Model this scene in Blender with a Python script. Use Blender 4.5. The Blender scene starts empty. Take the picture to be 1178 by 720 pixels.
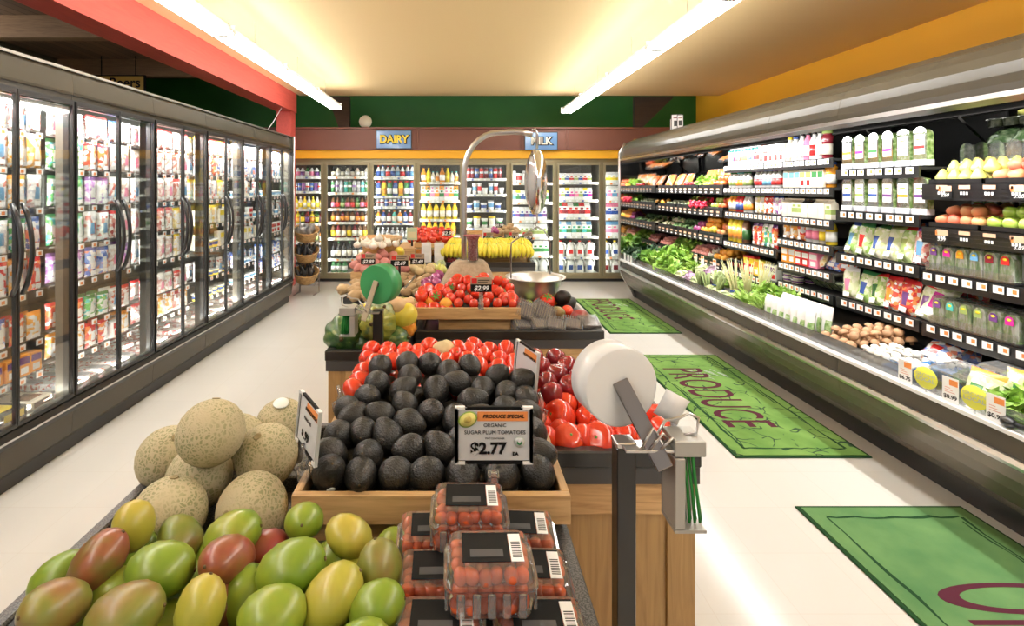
import bpy, bmesh, math, random
from math import pi, sin, cos, radians as R
from mathutils import Vector, Matrix, noise, Euler
random.seed(7)
SC = bpy.context.scene
COL = SC.collection
rnd = random.uniform
EYE = 1.52; FPX = 590.0; VX, VY = 527.0, 216.0
def at(px, py, Y):
    return Vector(((px-VX)/FPX*Y, Y, EYE-(py-VY)/FPX*Y))
def onplane(px, py, Y0, z0, s=0.0):
    k = (py-VY)/FPX
    Y = (EYE - z0 + s*Y0)/(k+s)
    return at(px, py, Y)
ORD = 'first second third fourth fifth sixth seventh eighth ninth tenth eleventh twelfth thirteenth fourteenth fifteenth sixteenth seventeenth eighteenth nineteenth twentieth'.split()
def ordn(i):
    if i < 20: return ORD[i]
    t = ['', '', 'twenty', 'thirty', 'forty', 'fifty', 'sixty', 'seventy', 'eighty', 'ninety'][(i+1)//10]
    o = (i+1) % 10
    return (t+'-'+ORD[o-1]) if o else t.replace('ty', 'tieth')
# ---------------------------------------------------------------- materials
def _nt(name):
    m = bpy.data.materials.new(name); m.use_nodes = True
    nt = m.node_tree; b = nt.nodes['Principled BSDF']
    return m, nt, b
def mat(name, col, rough=.5, metal=0, coat=0, bump=0, bscale=60, var=0, emit=0, spec=.5, sss=0):
    m, nt, b = _nt(name)
    b.inputs['Base Color'].default_value = (*col, 1); b.inputs['Roughness'].default_value = rough
    b.inputs['Metallic'].default_value = metal; b.inputs['Coat Weight'].default_value = coat
    b.inputs['Coat Roughness'].default_value = .08
    b.inputs['Specular IOR Level'].default_value = spec
    if emit:
        b.inputs['Emission Color'].default_value = (*col, 1); b.inputs['Emission Strength'].default_value = emit
    tc = nt.nodes.new('ShaderNodeTexCoord')
    n = nt.nodes.new('ShaderNodeTexNoise'); n.inputs['Scale'].default_value = bscale; n.inputs['Detail'].default_value = 3
    nt.links.new(tc.outputs['Object'], n.inputs['Vector'])
    if bump:
        bp = nt.nodes.new('ShaderNodeBump'); bp.inputs['Strength'].default_value = bump; bp.inputs['Distance'].default_value = .004
        nt.links.new(n.outputs['Fac'], bp.inputs['Height']); nt.links.new(bp.outputs['Normal'], b.inputs['Normal'])
    if var:
        oi = nt.nodes.new('ShaderNodeObjectInfo'); hs = nt.nodes.new('ShaderNodeHueSaturation')
        hs.inputs['Color'].default_value = (*col, 1)
        mr = nt.nodes.new('ShaderNodeMapRange'); mr.inputs[3].default_value = 1-var; mr.inputs[4].default_value = 1+var
        nt.links.new(oi.outputs['Random'], mr.inputs[0]); nt.links.new(mr.outputs[0], hs.inputs['Value'])
        nt.links.new(hs.outputs['Color'], b.inputs['Base Color'])
    return m
def ramp(nt, stops, const=False):
    r = nt.nodes.new('ShaderNodeValToRGB'); cr = r.color_ramp
    if const: cr.interpolation = 'CONSTANT'
    while len(cr.elements) > 1: cr.elements.remove(cr.elements[-1])
    cr.elements[0].position = stops[0][0]; cr.elements[0].color = (*stops[0][1], 1)
    for p, c in stops[1:]:
        e = cr.elements.new(p); e.color = (*c, 1)
    return r
def objvec(nt, scale=(1,1,1), rand=0.0):
    tc = nt.nodes.new('ShaderNodeTexCoord'); mp = nt.nodes.new('ShaderNodeMapping')
    mp.inputs['Scale'].default_value = scale
    nt.links.new(tc.outputs['Object'], mp.inputs['Vector'])
    if rand:
        oi = nt.nodes.new('ShaderNodeObjectInfo'); ml = nt.nodes.new('ShaderNodeMath'); ml.operation = 'MULTIPLY'; ml.inputs[1].default_value = rand
        nt.links.new(oi.outputs['Random'], ml.inputs[0]); nt.links.new(ml.outputs[0], mp.inputs['Location'])
    return mp.outputs['Vector']
def skin(name, stops, scale=8, rough=.4, rand=5, bump=0, coat=0, stretch=(1,1,1), detail=3, dist=0, bscale=None, sss=0, spec=.5):
    """noise-mixed fruit skin / fabric"""
    m, nt, b = _nt(name)
    v = objvec(nt, stretch, rand)
    n = nt.nodes.new('ShaderNodeTexNoise'); n.inputs['Scale'].default_value = scale; n.inputs['Detail'].default_value = detail
    n.inputs['Distortion'].default_value = dist
    nt.links.new(v, n.inputs['Vector'])
    r = ramp(nt, stops); nt.links.new(n.outputs['Fac'], r.inputs[0]); nt.links.new(r.outputs[0], b.inputs['Base Color'])
    b.inputs['Roughness'].default_value = rough; b.inputs['Coat Weight'].default_value = coat; b.inputs['Coat Roughness'].default_value = .12
    b.inputs['Specular IOR Level'].default_value = spec
    if bump:
        n2 = nt.nodes.new('ShaderNodeTexNoise'); n2.inputs['Scale'].default_value = bscale or scale*6; nt.links.new(v, n2.inputs['Vector'])
        bp = nt.nodes.new('ShaderNodeBump'); bp.inputs['Strength'].default_value = bump; bp.inputs['Distance'].default_value = .003
        nt.links.new(n2.outputs['Fac'], bp.inputs['Height']); nt.links.new(bp.outputs['Normal'], b.inputs['Normal'])
    return m
def prnt(name, cols, scale=22, rough=.25, stretch=(1,1,1), coat=.4, rand=9):
    """busy printed packaging: blocks of flat colour"""
    m, nt, b = _nt(name)
    v = objvec(nt, stretch, rand)
    vo = nt.nodes.new('ShaderNodeTexVoronoi'); vo.inputs['Scale'].default_value = scale
    nt.links.new(v, vo.inputs['Vector'])
    sp = nt.nodes.new('ShaderNodeSeparateColor'); nt.links.new(vo.outputs['Color'], sp.inputs[0])
    k = len(cols); r = ramp(nt, [(i/k, c) for i, c in enumerate(cols)], True)
    nt.links.new(sp.outputs[0], r.inputs[0]); nt.links.new(r.outputs[0], b.inputs['Base Color'])
    b.inputs['Roughness'].default_value = rough; b.inputs['Coat Weight'].default_value = coat; b.inputs['Coat Roughness'].default_value = .1
    return m
def clear(name, tint=(1,1,1), body=.04, gl=.12, rough=.03):
    """thin clear film or glass: see-through, with a surface reflection"""
    m = bpy.data.materials.new(name); m.use_nodes = True; nt = m.node_tree; nt.nodes.clear()
    o = nt.nodes.new('ShaderNodeOutputMaterial'); t = nt.nodes.new('ShaderNodeBsdfTransparent'); t.inputs[0].default_value = (*tint, 1)
    g = nt.nodes.new('ShaderNodeBsdfGlossy'); g.inputs['Roughness'].default_value = rough
    d = nt.nodes.new('ShaderNodeBsdfDiffuse'); d.inputs[0].default_value = (.9,.9,.9,1)
    lw = nt.nodes.new('ShaderNodeLayerWeight'); lw.inputs[0].default_value = .25
    mr = nt.nodes.new('ShaderNodeMapRange'); mr.inputs[3].default_value = gl*.35; mr.inputs[4].default_value = min(1, gl*3)
    nt.links.new(lw.outputs['Fresnel'], mr.inputs[0])
    a = nt.nodes.new('ShaderNodeMixShader'); a.inputs[0].default_value = body
    nt.links.new(t.outputs[0], a.inputs[1]); nt.links.new(d.outputs[0], a.inputs[2])
    c = nt.nodes.new('ShaderNodeMixShader'); nt.links.new(mr.outputs[0], c.inputs[0]); nt.links.new(a.outputs[0], c.inputs[1]); nt.links.new(g.outputs[0], c.inputs[2])
    nt.links.new(c.outputs[0], o.inputs[0])
    return m
def wood(name, c1, c2, axis=0, rough=.4, scale=6):
    m, nt, b = _nt(name)
    st = [9, 9, 9]; st[axis] = .7
    v = objvec(nt, tuple(st), 3)
    n = nt.nodes.new('ShaderNodeTexNoise'); n.inputs['Scale'].default_value = scale; n.inputs['Detail'].default_value = 6; n.inputs['Distortion'].default_value = 1.2
    nt.links.new(v, n.inputs['Vector'])
    r = ramp(nt, [(.3, c1), (.55, tuple((a+b_)/2 for a, b_ in zip(c1, c2))), (.72, c2)])
    nt.links.new(n.outputs['Fac'], r.inputs[0]); nt.links.new(r.outputs[0], b.inputs['Base Color'])
    b.inputs['Roughness'].default_value = rough
    return m
# ---------------------------------------------------------------- mesh builder
class MB:
    def __init__(s): s.v = []; s.f = []; s.m = []; s.sm = []
    def add(s, vs, fs, mi=0, smooth=False, M=None):
        o = len(s.v)
        s.v += [tuple(M @ Vector(v)) if M else tuple(v) for v in vs]
        for i, f in enumerate(fs):
            s.f.append(tuple(o+k for k in f)); s.m.append(mi[i] if isinstance(mi, list) else mi); s.sm.append(smooth)
        return s
    def box(s, x0, x1, y0, y1, z0, z1, mi=0, M=None):
        vs = [(x0,y0,z0),(x1,y0,z0),(x1,y1,z0),(x0,y1,z0),(x0,y0,z1),(x1,y0,z1),(x1,y1,z1),(x0,y1,z1)]
        return s.add(vs, [(0,3,2,1),(4,5,6,7),(0,1,5,4),(1,2,6,5),(2,3,7,6),(3,0,4,7)], mi, False, M)
    def cbox(s, x0, x1, y0, y1, z0, z1, c=.004, mi=0, M=None, seg=1, smooth=False):
        bm = bmesh.new(); bmesh.ops.create_cube(bm, size=1)
        for v in bm.verts:
            v.co = Vector((x0+(v.co.x+.5)*(x1-x0), y0+(v.co.y+.5)*(y1-y0), z0+(v.co.z+.5)*(z1-z0)))
        bmesh.ops.bevel(bm, geom=bm.edges[:], offset=c, segments=seg, affect='EDGES', profile=.5)
        bm.verts.index_update()
        s.add([v.co.copy() for v in bm.verts], [tuple(v.index for v in f.verts) for f in bm.faces], mi, smooth, M)
        bm.free(); return s
    def lathe(s, prof, seg=16, mi=0, M=None, smooth=True, sq=0, lobes=0, la=0):
        vs = []; rows = []
        for r, z in prof:
            if r < 1e-6: rows.append([len(vs)]); vs.append((0,0,z))
            else:
                row = []
                for k in range(seg):
                    a = 2*pi*(k+.5)/seg; q = r
                    if sq:
                        q = r*(1-sq+sq/max(abs(cos(a)), abs(sin(a))))
                    if lobes: q = r*(1+la*abs(cos(lobes*a/2))-la)
                    row.append(len(vs)); vs.append((q*cos(a), q*sin(a), z))
                rows.append(row)
        fs = []; ms = []
        for i in range(len(rows)-1):
            a, b = rows[i], rows[i+1]; mm = mi[i] if isinstance(mi, list) else mi
            for k in range(seg):
                k2 = (k+1) % seg
                if len(a) == 1 and len(b) == 1: continue
                if len(a) == 1: fs.append((a[0], b[k2], b[k]))
                elif len(b) == 1: fs.append((a[k], a[k2], b[0]))
                else: fs.append((a[k], a[k2], b[k2], b[k]))
                ms.append(mm)
        return s.add(vs, fs, ms, smooth, M)
    def ball(s, c, rx, ry=None, rz=None, seg=12, rings=8, mi=0, M=None, rough=0, seed=0, fr=6):
        ry = ry or rx; rz = rz or rx
        vs = [(0,0,-1)]; 
        for i in range(1, rings):
            t = pi*i/rings
            for k in range(seg): vs.append((sin(t)*cos(2*pi*k/seg), sin(t)*sin(2*pi*k/seg), -cos(t)))
        vs.append((0,0,1)); fs = []
        for k in range(seg): fs.append((0, 1+(k+1)%seg, 1+k))
        for i in range(rings-2):
            for k in range(seg):
                a = 1+i*seg+k; b = 1+i*seg+(k+1)%seg; fs.append((a, b, b+seg, a+seg))
        L = len(vs)-1; o = 1+(rings-2)*seg
        for k in range(seg): fs.append((o+k, o+(k+1)%seg, L))
        out = []
        for v in vs:
            q = 1.0
            if rough: q += rough*noise.noise(Vector(v)*fr+Vector((seed*3.1, seed*1.7, 0)))
            out.append((c[0]+v[0]*rx*q, c[1]+v[1]*ry*q, c[2]+v[2]*rz*q))
        return s.add(out, fs, mi, True, M)
    def tube(s, pts, r, seg=8, mi=0, M=None, smooth=True, caps=True):
        P = [Vector(p) for p in pts]; n = len(P); rr = r if isinstance(r, (list, tuple)) else [r]*n
        vs = []; up = Vector((0,0,1)); prev = None
        for i, p in enumerate(P):
            d = (P[min(i+1, n-1)]-P[max(i-1, 0)]).normalized()
            if prev is None:
                ref = up if abs(d.dot(up)) < .9 else Vector((0,1,0)); a = d.cross(ref).normalized()
            else:
                a = prev-d*prev.dot(d); a = a.normalized()
            b = d.cross(a); prev = a
            for k in range(seg):
                t = 2*pi*(k+.5)/seg; vs.append(p+a*cos(t)*rr[i]+b*sin(t)*rr[i])
        fs = [(i*seg+k, i*seg+(k+1)%seg, (i+1)*seg+(k+1)%seg, (i+1)*seg+k) for i in range(n-1) for k in range(seg)]
        if caps: fs += [tuple(range(seg-1, -1, -1)), tuple((n-1)*seg+k for k in range(seg))]
        return s.add(vs, fs, mi, smooth, M)
    def prism(s, prof, a0, a1, axis='y', mi=0, M=None, smooth=False, caps=True):
        """prof: list of 2-D points (other two axes in order), extruded along axis"""
        n = len(prof); vs = []
        for a in (a0, a1):
            for p, q in prof:
                vs.append({'x': (a,p,q), 'y': (p,a,q), 'z': (p,q,a)}[axis])
        fs = [(i, (i+1)%n, n+(i+1)%n, n+i) for i in range(n)]
        ms = [mi[i] if isinstance(mi, list) else mi for i in range(n)]
        if caps:
            fs += [tuple(range(n-1, -1, -1)), tuple(range(n, 2*n))]; ms += [0 if isinstance(mi, list) else mi]*2
        return s.add(vs, fs, ms, smooth, M)
    def strip(s, prof, a0, a1, axis='y', mi=0, th=.003):
        """open profile swept as a thin sheet with thickness"""
        n = len(prof); P = [Vector(p) for p in prof]; out = []
        for i, p in enumerate(P):
            d = (P[min(i+1, n-1)]-P[max(i-1, 0)]).normalized(); out.append(p+Vector((-d.y, d.x))*th)
        loop = [tuple(p) for p in P]+[tuple(p) for p in reversed(out)]
        m2 = mi
        if isinstance(mi, list): m2 = mi+[mi[-1]]+list(reversed(mi))+[mi[0]]
        return s.prism(loop, a0, a1, axis, m2)
    def pillow(s, w, h, t, mi=lambda u, v: 0, nx=6, nz=10, M=None, seal=.05, lean=0):
        """soft bag standing on z=0, facing -y"""
        vs = []; fs = []; ms = []
        for side in (-1, 1):
            for j in range(nz+1):
                v = j/nz; zz = h*v
                for i in range(nx+1):
                    u = i/nx
                    fu = max(0, 1-abs(2*u-1)**3.0); vv = max(0, 1-abs(2*v-1)**4.0)
                    th = t/2*fu**.6*vv**.55*(1+.12*sin(7*u+9*v))
                    vs.append(((u-.5)*w*(1-.06*vv), side*th, zz))
        N = (nx+1)*(nz+1)
        for sd in (0, 1):
            for j in range(nz):
                for i in range(nx):
                    a = sd*N+j*(nx+1)+i; q = (a, a+1, a+nx+2, a+nx+1)
                    fs.append(q if sd == 0 else q[::-1]); ms.append(mi((i+.5)/nx, (j+.5)/nz))
        return s.add(vs, fs, ms, True, M)
    def build(s, name, mats, parent=None, loc=None, rot=None):
        me = bpy.data.meshes.new(name); me.from_pydata(s.v, [], s.f)
        if not isinstance(mats, (list, tuple)): mats = [mats]
        for m in mats: me.materials.append(m)
        me.polygons.foreach_set('material_index', [min(i, len(mats)-1) for i in s.m]); me.polygons.foreach_set('use_smooth', s.sm)
        me.update()
        o = bpy.data.objects.new(name, me); COL.objects.link(o)
        if parent: o.parent = parent
        if loc: o.location = loc
        if rot: o.rotation_euler = rot
        return o
def tag(o, label=None, cat=None, group=None, kind=None):
    if label: o['label'] = label
    if cat: o['category'] = cat
    if group: o['group'] = group
    if kind: o['kind'] = kind
    return o
def empty(name, loc=(0,0,0), rz=0):
    o = bpy.data.objects.new(name, None); COL.objects.link(o); o.location = loc; o.rotation_euler.z = rz
    o.empty_display_size = .05
    return o
def struct(o): o['kind'] = 'structure'; return o
KIDS = {}
def copy_tree(o, parent=None):
    c = o.copy(); COL.objects.link(c)
    if parent: c.parent = parent
    for k in KIDS.setdefault(o.name, [x for x in o.children]): copy_tree(k, c)
    return c
class Proto:
    allp = []
    def __init__(s, root, cat): s.r = root; s.cat = cat; s.used = False; Proto.allp.append(s)
    def put(s, loc, rot=(0,0,0), label='', group=None, sc=None):
        if not s.used: o = s.r; s.used = True; KIDS.setdefault(o.name, [x for x in o.children])
        else:
            o = copy_tree(s.r)
            if 'group' in o and not group: del o['group']
        o.location = loc; o.rotation_euler = rot
        if sc: o.scale = (sc, sc, sc) if isinstance(sc, (int, float)) else sc
        else: o.scale = (1,1,1)
        tag(o, label, s.cat, group); return o
def text(txt, size, m, parent, loc, rot=(pi/2,0,0), ext=.0008, sx=1, offset=0, shear=0, name='lettering', align='CENTER', sy=1):
    cu = bpy.data.curves.new('t', 'FONT'); cu.body = txt; cu.size = size; cu.extrude = ext; cu.align_x = align; cu.align_y = 'CENTER'
    cu.offset = offset; cu.shear = shear; cu.resolution_u = 8 if size > .15 else 3
    o = bpy.data.objects.new('t', cu); COL.objects.link(o)
    dg = bpy.context.evaluated_depsgraph_get(); me = bpy.data.meshes.new_from_object(o.evaluated_get(dg))
    bpy.data.objects.remove(o); bpy.data.curves.remove(cu)
    me.materials.clear(); me.materials.append(m); me.name = name
    t = bpy.data.objects.new(name, me); COL.objects.link(t); t.location = loc; t.rotation_euler = rot; t.scale = (sx, sy, 1)
    if parent: t.parent = parent
    return t
def relax(pts, rad, it=60, lock=None, floor=None):
    P = [Vector(p) for p in pts]; n = len(P)
    for _ in range(it):
        mv = False
        for i in range(n):
            for j in range(i+1, n):
                d = P[j]-P[i]; r = (rad[i]+rad[j]); l = d.length
                if l < r*.985:
                    mv = True
                    if l < 1e-6: d = Vector((0,0,1)); l = 1
                    d = d/l*(r-l)*.25; P[i] -= d; P[j] += d
            if floor is not None and P[i].z < floor+rad[i]: P[i].z = floor+rad[i]
        if not mv: break
    return P
def ranks(pts, rowh):
    """reading order for labels: rows by depth-height in the view, then left to right -> (row, col) per point"""
    def scr(p): return (VX+p.x/p.y*FPX, VY-(p.z-EYE)/p.y*FPX)
    S = [scr(p) for p in pts]; order = sorted(range(len(pts)), key=lambda i: -S[i][1])
    rows = []; 
    for i in order:
        if rows and abs(S[rows[-1][0]][1]-S[i][1]) < rowh: rows[-1].append(i)
        else: rows.append([i])
    res = {}
    for a, r in enumerate(rows):
        for b, i in enumerate(sorted(r, key=lambda i: S[i][0])): res[i] = (a, b)
    return [res[i] for i in range(len(pts))]
def heap_labels(desc, where, pts, rowh):
    out = []
    for a, b in ranks(pts, rowh):
        rw = 'front row' if a == 0 else ordn(a)+' row back'
        out.append(f'{desc}, {ordn(b)} from left in the {rw} {where}')
    return out
# ---------------------------------------------------------------- shared materials
M = {}
M['white'] = mat('white_plastic', (.85,.85,.83), .35)
M['black'] = mat('black_enamel', (.012,.012,.013), .28, coat=.3)
M['blackmatte'] = mat('black_matte', (.02,.02,.021), .6)
M['dgrey'] = mat('dark_grey_skirt', (.055,.055,.058), .5)
M['steel'] = mat('brushed_steel', (.62,.61,.6), .28, 1)
M['chrome'] = mat('chrome', (.88,.88,.88), .16, 1)
M['bronze'] = mat('dark_steel', (.32,.29,.28), .3, 1)
M['casegrey'] = mat('taupe_grey_metal', (.058,.050,.036), .26, .0, bump=.02, bscale=200, spec=.3)
M['caseface'] = mat('grey_case_front', (.15,.13,.10), .25, .4)
M['dark'] = mat('dark_case_trim', (.018,.018,.018), .35, .1)
M['caseint'] = mat('case_interior', (.10,.09,.08), .5)
M['caseintw'] = mat('cooler_interior', (.10,.09,.07), .6)
M['glass'] = clear('door_glass', (.97,.99,.98), .012, .10)
M['film'] = clear('clear_film', (.97,.98,.98), .06, .3, .08)
M['film2'] = clear('clear_plastic_ridged', (.95,.96,.96), .16, .5, .1)
M['oak'] = wood('oak', (.70,.46,.22), (.42,.24,.095), 0)
M['oaky'] = wood('oak_lengthwise', (.70,.46,.22), (.42,.24,.095), 1)
M['oakz'] = wood('oak_upright', (.50,.32,.13), (.33,.19,.075), 2)
M['tagw'] = mat('tag_white', (.85,.85,.85), .5)
M['tago'] = mat('tag_orange', (.85,.25,.06), .5)
M['tagb'] = mat('tag_blue', (.12,.16,.4), .5)
M['ink'] = mat('ink_black', (.008,.008,.008), .6, spec=.15)
M['inkw'] = mat('ink_white', (.9,.9,.9), .6)
M['olive'] = mat('champagne_frame', (.37,.33,.21), .35, .5)
M['cream'] = mat('cream_shelf', (.66,.66,.58), .4)
M['green'] = mat('leaf_green', (.10,.28,.03), .5, var=.3)
M['dkgreen'] = mat('dark_leaf_green', (.03,.10,.02), .5, var=.3)
M['paper'] = mat('paper', (.86,.86,.85), .6)
M['orange'] = mat('sign_orange', (.80,.27,.07), .5)
M['stem'] = mat('stem_brown', (.10,.06,.02), .7)
M['sticker'] = mat('fruit_sticker', (.75,.8,.75), .3)
# ================================================================ the room
def plain(name, x0,x1,y0,y1,z0,z1, m):
    return struct(MB().box(x0,x1,y0,y1,z0,z1).build(name, m))
# floor: polished cream vinyl tile
def floor_mat():
    m, nt, b = _nt('polished_cream_floor')
    v = objvec(nt)
    br = nt.nodes.new('ShaderNodeTexBrick'); br.inputs['Scale'].default_value = 1; br.offset = 0
    br.inputs['Brick Width'].default_value = .305; br.inputs['Row Height'].default_value = .305; br.inputs['Mortar Size'].default_value = .0012
    br.inputs['Color1'].default_value = (.64,.62,.575,1); br.inputs['Color2'].default_value = (.625,.605,.56,1); br.inputs['Mortar'].default_value = (.59,.55,.49,1)
    nt.links.new(v, br.inputs['Vector']); nt.links.new(br.outputs['Color'], b.inputs['Base Color'])
    n = nt.nodes.new('ShaderNodeTexNoise'); n.inputs['Scale'].default_value = 5; nt.links.new(v, n.inputs['Vector'])
    mr = nt.nodes.new('ShaderNodeMapRange'); mr.inputs[3].default_value = .10; mr.inputs[4].default_value = .22
    nt.links.new(n.outputs['Fac'], mr.inputs[0]); nt.links.new(mr.outputs[0], b.inputs['Roughness'])
    bp = nt.nodes.new('ShaderNodeBump'); bp.inputs['Strength'].default_value = .05; bp.inputs['Distance'].default_value = .01
    nt.links.new(n.outputs['Fac'], bp.inputs['Height']); nt.links.new(bp.outputs['Normal'], b.inputs['Normal'])
    return m
plain('floor', -6, 4.4, -2.5, 10, -.1, 0, floor_mat())
ceilm = mat('cream_ceiling', (.94,.71,.38), .7, bump=.1, bscale=30)
plain('ceiling', -2.55, 4.2, -2.5, 8.25, 3.0, 3.08, ceilm)
yel = mat('yellow_ochre_paint', (.93,.47,.025), .55, bump=.05)
plain('wall_right', 4.2, 4.3, -2.5, 9.2, 0, 3.6, yel)
grn = skin('green_paint', [(.3,(.006,.095,.006)),(.7,(.010,.125,.008))], 1.5, .55, 0)
plain('wall_back', -6, 4.2, 9.05, 9.15, 0, 3.9, grn)
plain('wall_left', -6.1, -6, -2.5, 9.15, 0, 3.9, mat('dark_olive_wall', (.06,.055,.03), .7))
# ledge above the wall coolers: brown fascia, ochre band
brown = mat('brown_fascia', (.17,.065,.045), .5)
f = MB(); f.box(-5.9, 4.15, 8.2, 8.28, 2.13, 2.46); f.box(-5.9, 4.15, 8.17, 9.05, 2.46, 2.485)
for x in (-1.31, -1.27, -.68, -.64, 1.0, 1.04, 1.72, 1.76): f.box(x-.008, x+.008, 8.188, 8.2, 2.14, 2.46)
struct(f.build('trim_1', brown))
plain('trim_2', -5.9, 4.15, 8.24, 8.3, 1.99, 2.13, yel)
# shade as dark prisms: shadowed slanted ceiling at right, dark recess at left
shade_mat = wood('shade_brown', (.045,.03,.02), (.02,.014,.01), 0, .7)
struct(MB().prism([(2.86,2.49),(2.98,2.49),(3.5,3.0),(2.86,3.0)], 8.3, 8.4, 'y').build('ceiling_shade', shade_mat))
struct(MB().prism([(-1.93,2.49),(-1.76,2.49),(-1.76,3.0),(-2.12,3.0)], 8.3, 8.4, 'y').build('recess_shade', shade_mat))
# red painted beam and its post
redm = wood('red_painted_timber', (.72,.125,.10), (.60,.095,.08), 1, .45, 4)
struct(MB().box(-2.80, -2.55, -2.5, 8.1, 2.70, 3.0).build('beam_left', redm))
struct(MB().box(-2.79, -2.57, 7.88, 8.1, 0, 2.70).build('pillar_left', redm))
# dark plank ceiling beyond the beam
def plank_mat():
    m, nt, b = _nt('brown_planks')
    v = objvec(nt)
    br = nt.nodes.new('ShaderNodeTexBrick'); br.inputs['Scale'].default_value = 1; br.inputs['Brick Width'].default_value = .13; br.inputs['Row Height'].default_value = 4
    br.offset = .0; br.inputs['Mortar Size'].default_value = .006
    br.inputs['Color1'].default_value = (.20,.12,.065,1); br.inputs['Color2'].default_value = (.15,.09,.05,1); br.inputs['Mortar'].default_value = (.06,.036,.02,1)
    nt.links.new(v, br.inputs['Vector']); nt.links.new(br.outputs['Color'], b.inputs['Base Color']); b.inputs['Roughness'].default_value = .7
    return m
plain('ceiling_left', -6, -2.8, -2.5, 9.05, 3.45, 3.52, plank_mat())
tb = wood('brown_timber', (.34,.21,.11), (.22,.13,.07), 0, .6)
for i, y in enumerate((1.9, 3.8, 5.73, 7.68)):
    plain('beam_%d' % (i+2), -6, -2.8, y, y+.14, 3.2, 3.45, tb)
# world and camera
w = bpy.data.worlds.new('World'); SC.world = w; w.use_nodes = True
w.node_tree.nodes['Background'].inputs[0].default_value = (1,.95,.88,1); w.node_tree.nodes['Background'].inputs[1].default_value = .55
cam = bpy.data.cameras.new('camera'); co = bpy.data.objects.new('camera', cam); COL.objects.link(co); SC.camera = co
co.location = (0, 0, EYE); co.rotation_euler = (pi/2, 0, 0)
cam.sensor_width = 36; cam.lens = FPX/1178*36; cam.shift_x = (589-VX)/1178; cam.shift_y = -(360-VY)/1178; cam.clip_start = .02
SC.view_settings.view_transform = 'Standard'; SC.view_settings.look = 'None'; SC.view_settings.gamma = 1; SC.view_settings.exposure = 0.0
SC.cycles.max_bounces = 8; SC.cycles.transparent_max_bounces = 24; SC.cycles.diffuse_bounces = 4; SC.cycles.glossy_bounces = 4
SC.cycles.use_denoising = True; SC.cycles.caustics_reflective = False; SC.cycles.caustics_refractive = False; SC.cycles.sample_clamp_indirect = 6
# ---------------- strip lights
TUBE = mat('glowing_tube', (1,.985,.95), .4, emit=39)
def strip_light():
    r = empty('strip_light')
    hs = MB(); hs.prism([(-.060,.030),(-.050,.085),(.050,.085),(.060,.030)], 0, 1.2, 'y'); hs.box(-.085,.085,-.004,0,-.008,.086); hs.box(-.085,.085,1.2,1.204,-.008,.086)
    hs.build('housing', M['white'], r)
    for sx in (-.062, .062): MB().tube([(sx,.015,.012),(sx,1.185,.012)], .019, 10).build('tube', TUBE, r)
    for sy in (.012, 1.168): MB().box(-.08,.08,sy,sy+.02,-.003,.04).build('lampholder', M['white'], r)
    c = MB()
    for k in range(9):
        z = .085+k*.0252; c.tube([(-.003 if k%2 else 0,.6+(.003 if k%2 else 0),z),(0,.6,z+.024)], .0022, 5)
    c.build('chain', M['bronze'], r)
    return Proto(r, 'light')
SL = strip_light()
for side, X, yend in (('left', -1.81, 7.6), ('right', 1.69, 8.02)):
    for k in range(8):
        SL.put((X, yend-1.21*(k+1), 2.69), (0,0,0), f'white strip light with glowing tubes, {ordn(k)} from the back wall in the {side} hanging row', 'hanging strip lights', )
for k, (x, y) in enumerate(((-4.3, 1.25), (-4.3, 2.5), (-5.7, 3.3), (-5.7, 4.55))):  # added fixtures outside the view, brightening the plank ceiling and Beers sign
    SL.put((x, y, 3.13), (0,0,0), f'added unseen strip light under the dark plank ceiling, {["nearest","second","third","farthest"][k]} one beyond the beam', 'hanging strip lights')
# ================================================================ wall of glass-door coolers at the back
CY = 8.30
def led(name, parent, x,y,z, sx, sy, en, rot, col=(1,.98,.95)):
    l = bpy.data.lights.new(name, 'AREA'); l.shape = 'RECTANGLE'; l.size = sx; l.size_y = sy; l.energy = en; l.color = col
    o = bpy.data.objects.new(name, l); COL.objects.link(o); o.location = (x,y,z); o.rotation_euler = rot
    if parent: o.parent = parent
    return o
bounds = [-2.92+.75*i for i in range(9)]
bounds = [-2.915, -2.165, -1.415, -.67, .08, .83, 1.58, 2.33, 3.08]
BZ = {  # shelf heights per bay
 0: [1.80,1.33,1.06,.83,.60,.34,.12], 1: [1.70,1.44,1.176,.953,.69,.348,.12], 2: [1.69,1.385,1.21,.94,.66,.37,.12], 3: [1.61,1.31,1.0,.72,.42,.12],
 4: [1.67,1.41,1.15,.86,.56,.34,.12], 5: [1.60,1.28,.98,.70,.40,.12], 6: [1.61,1.32,1.03,.72,.38,.12], 7: [1.60,1.31,1.02,.72,.38,.12]}
BZ[0] = [1.70,1.46,1.17,.93,.62,.34,.12]
coolers = []
names8 = 'first second third fourth fifth sixth seventh eighth'.split()
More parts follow.
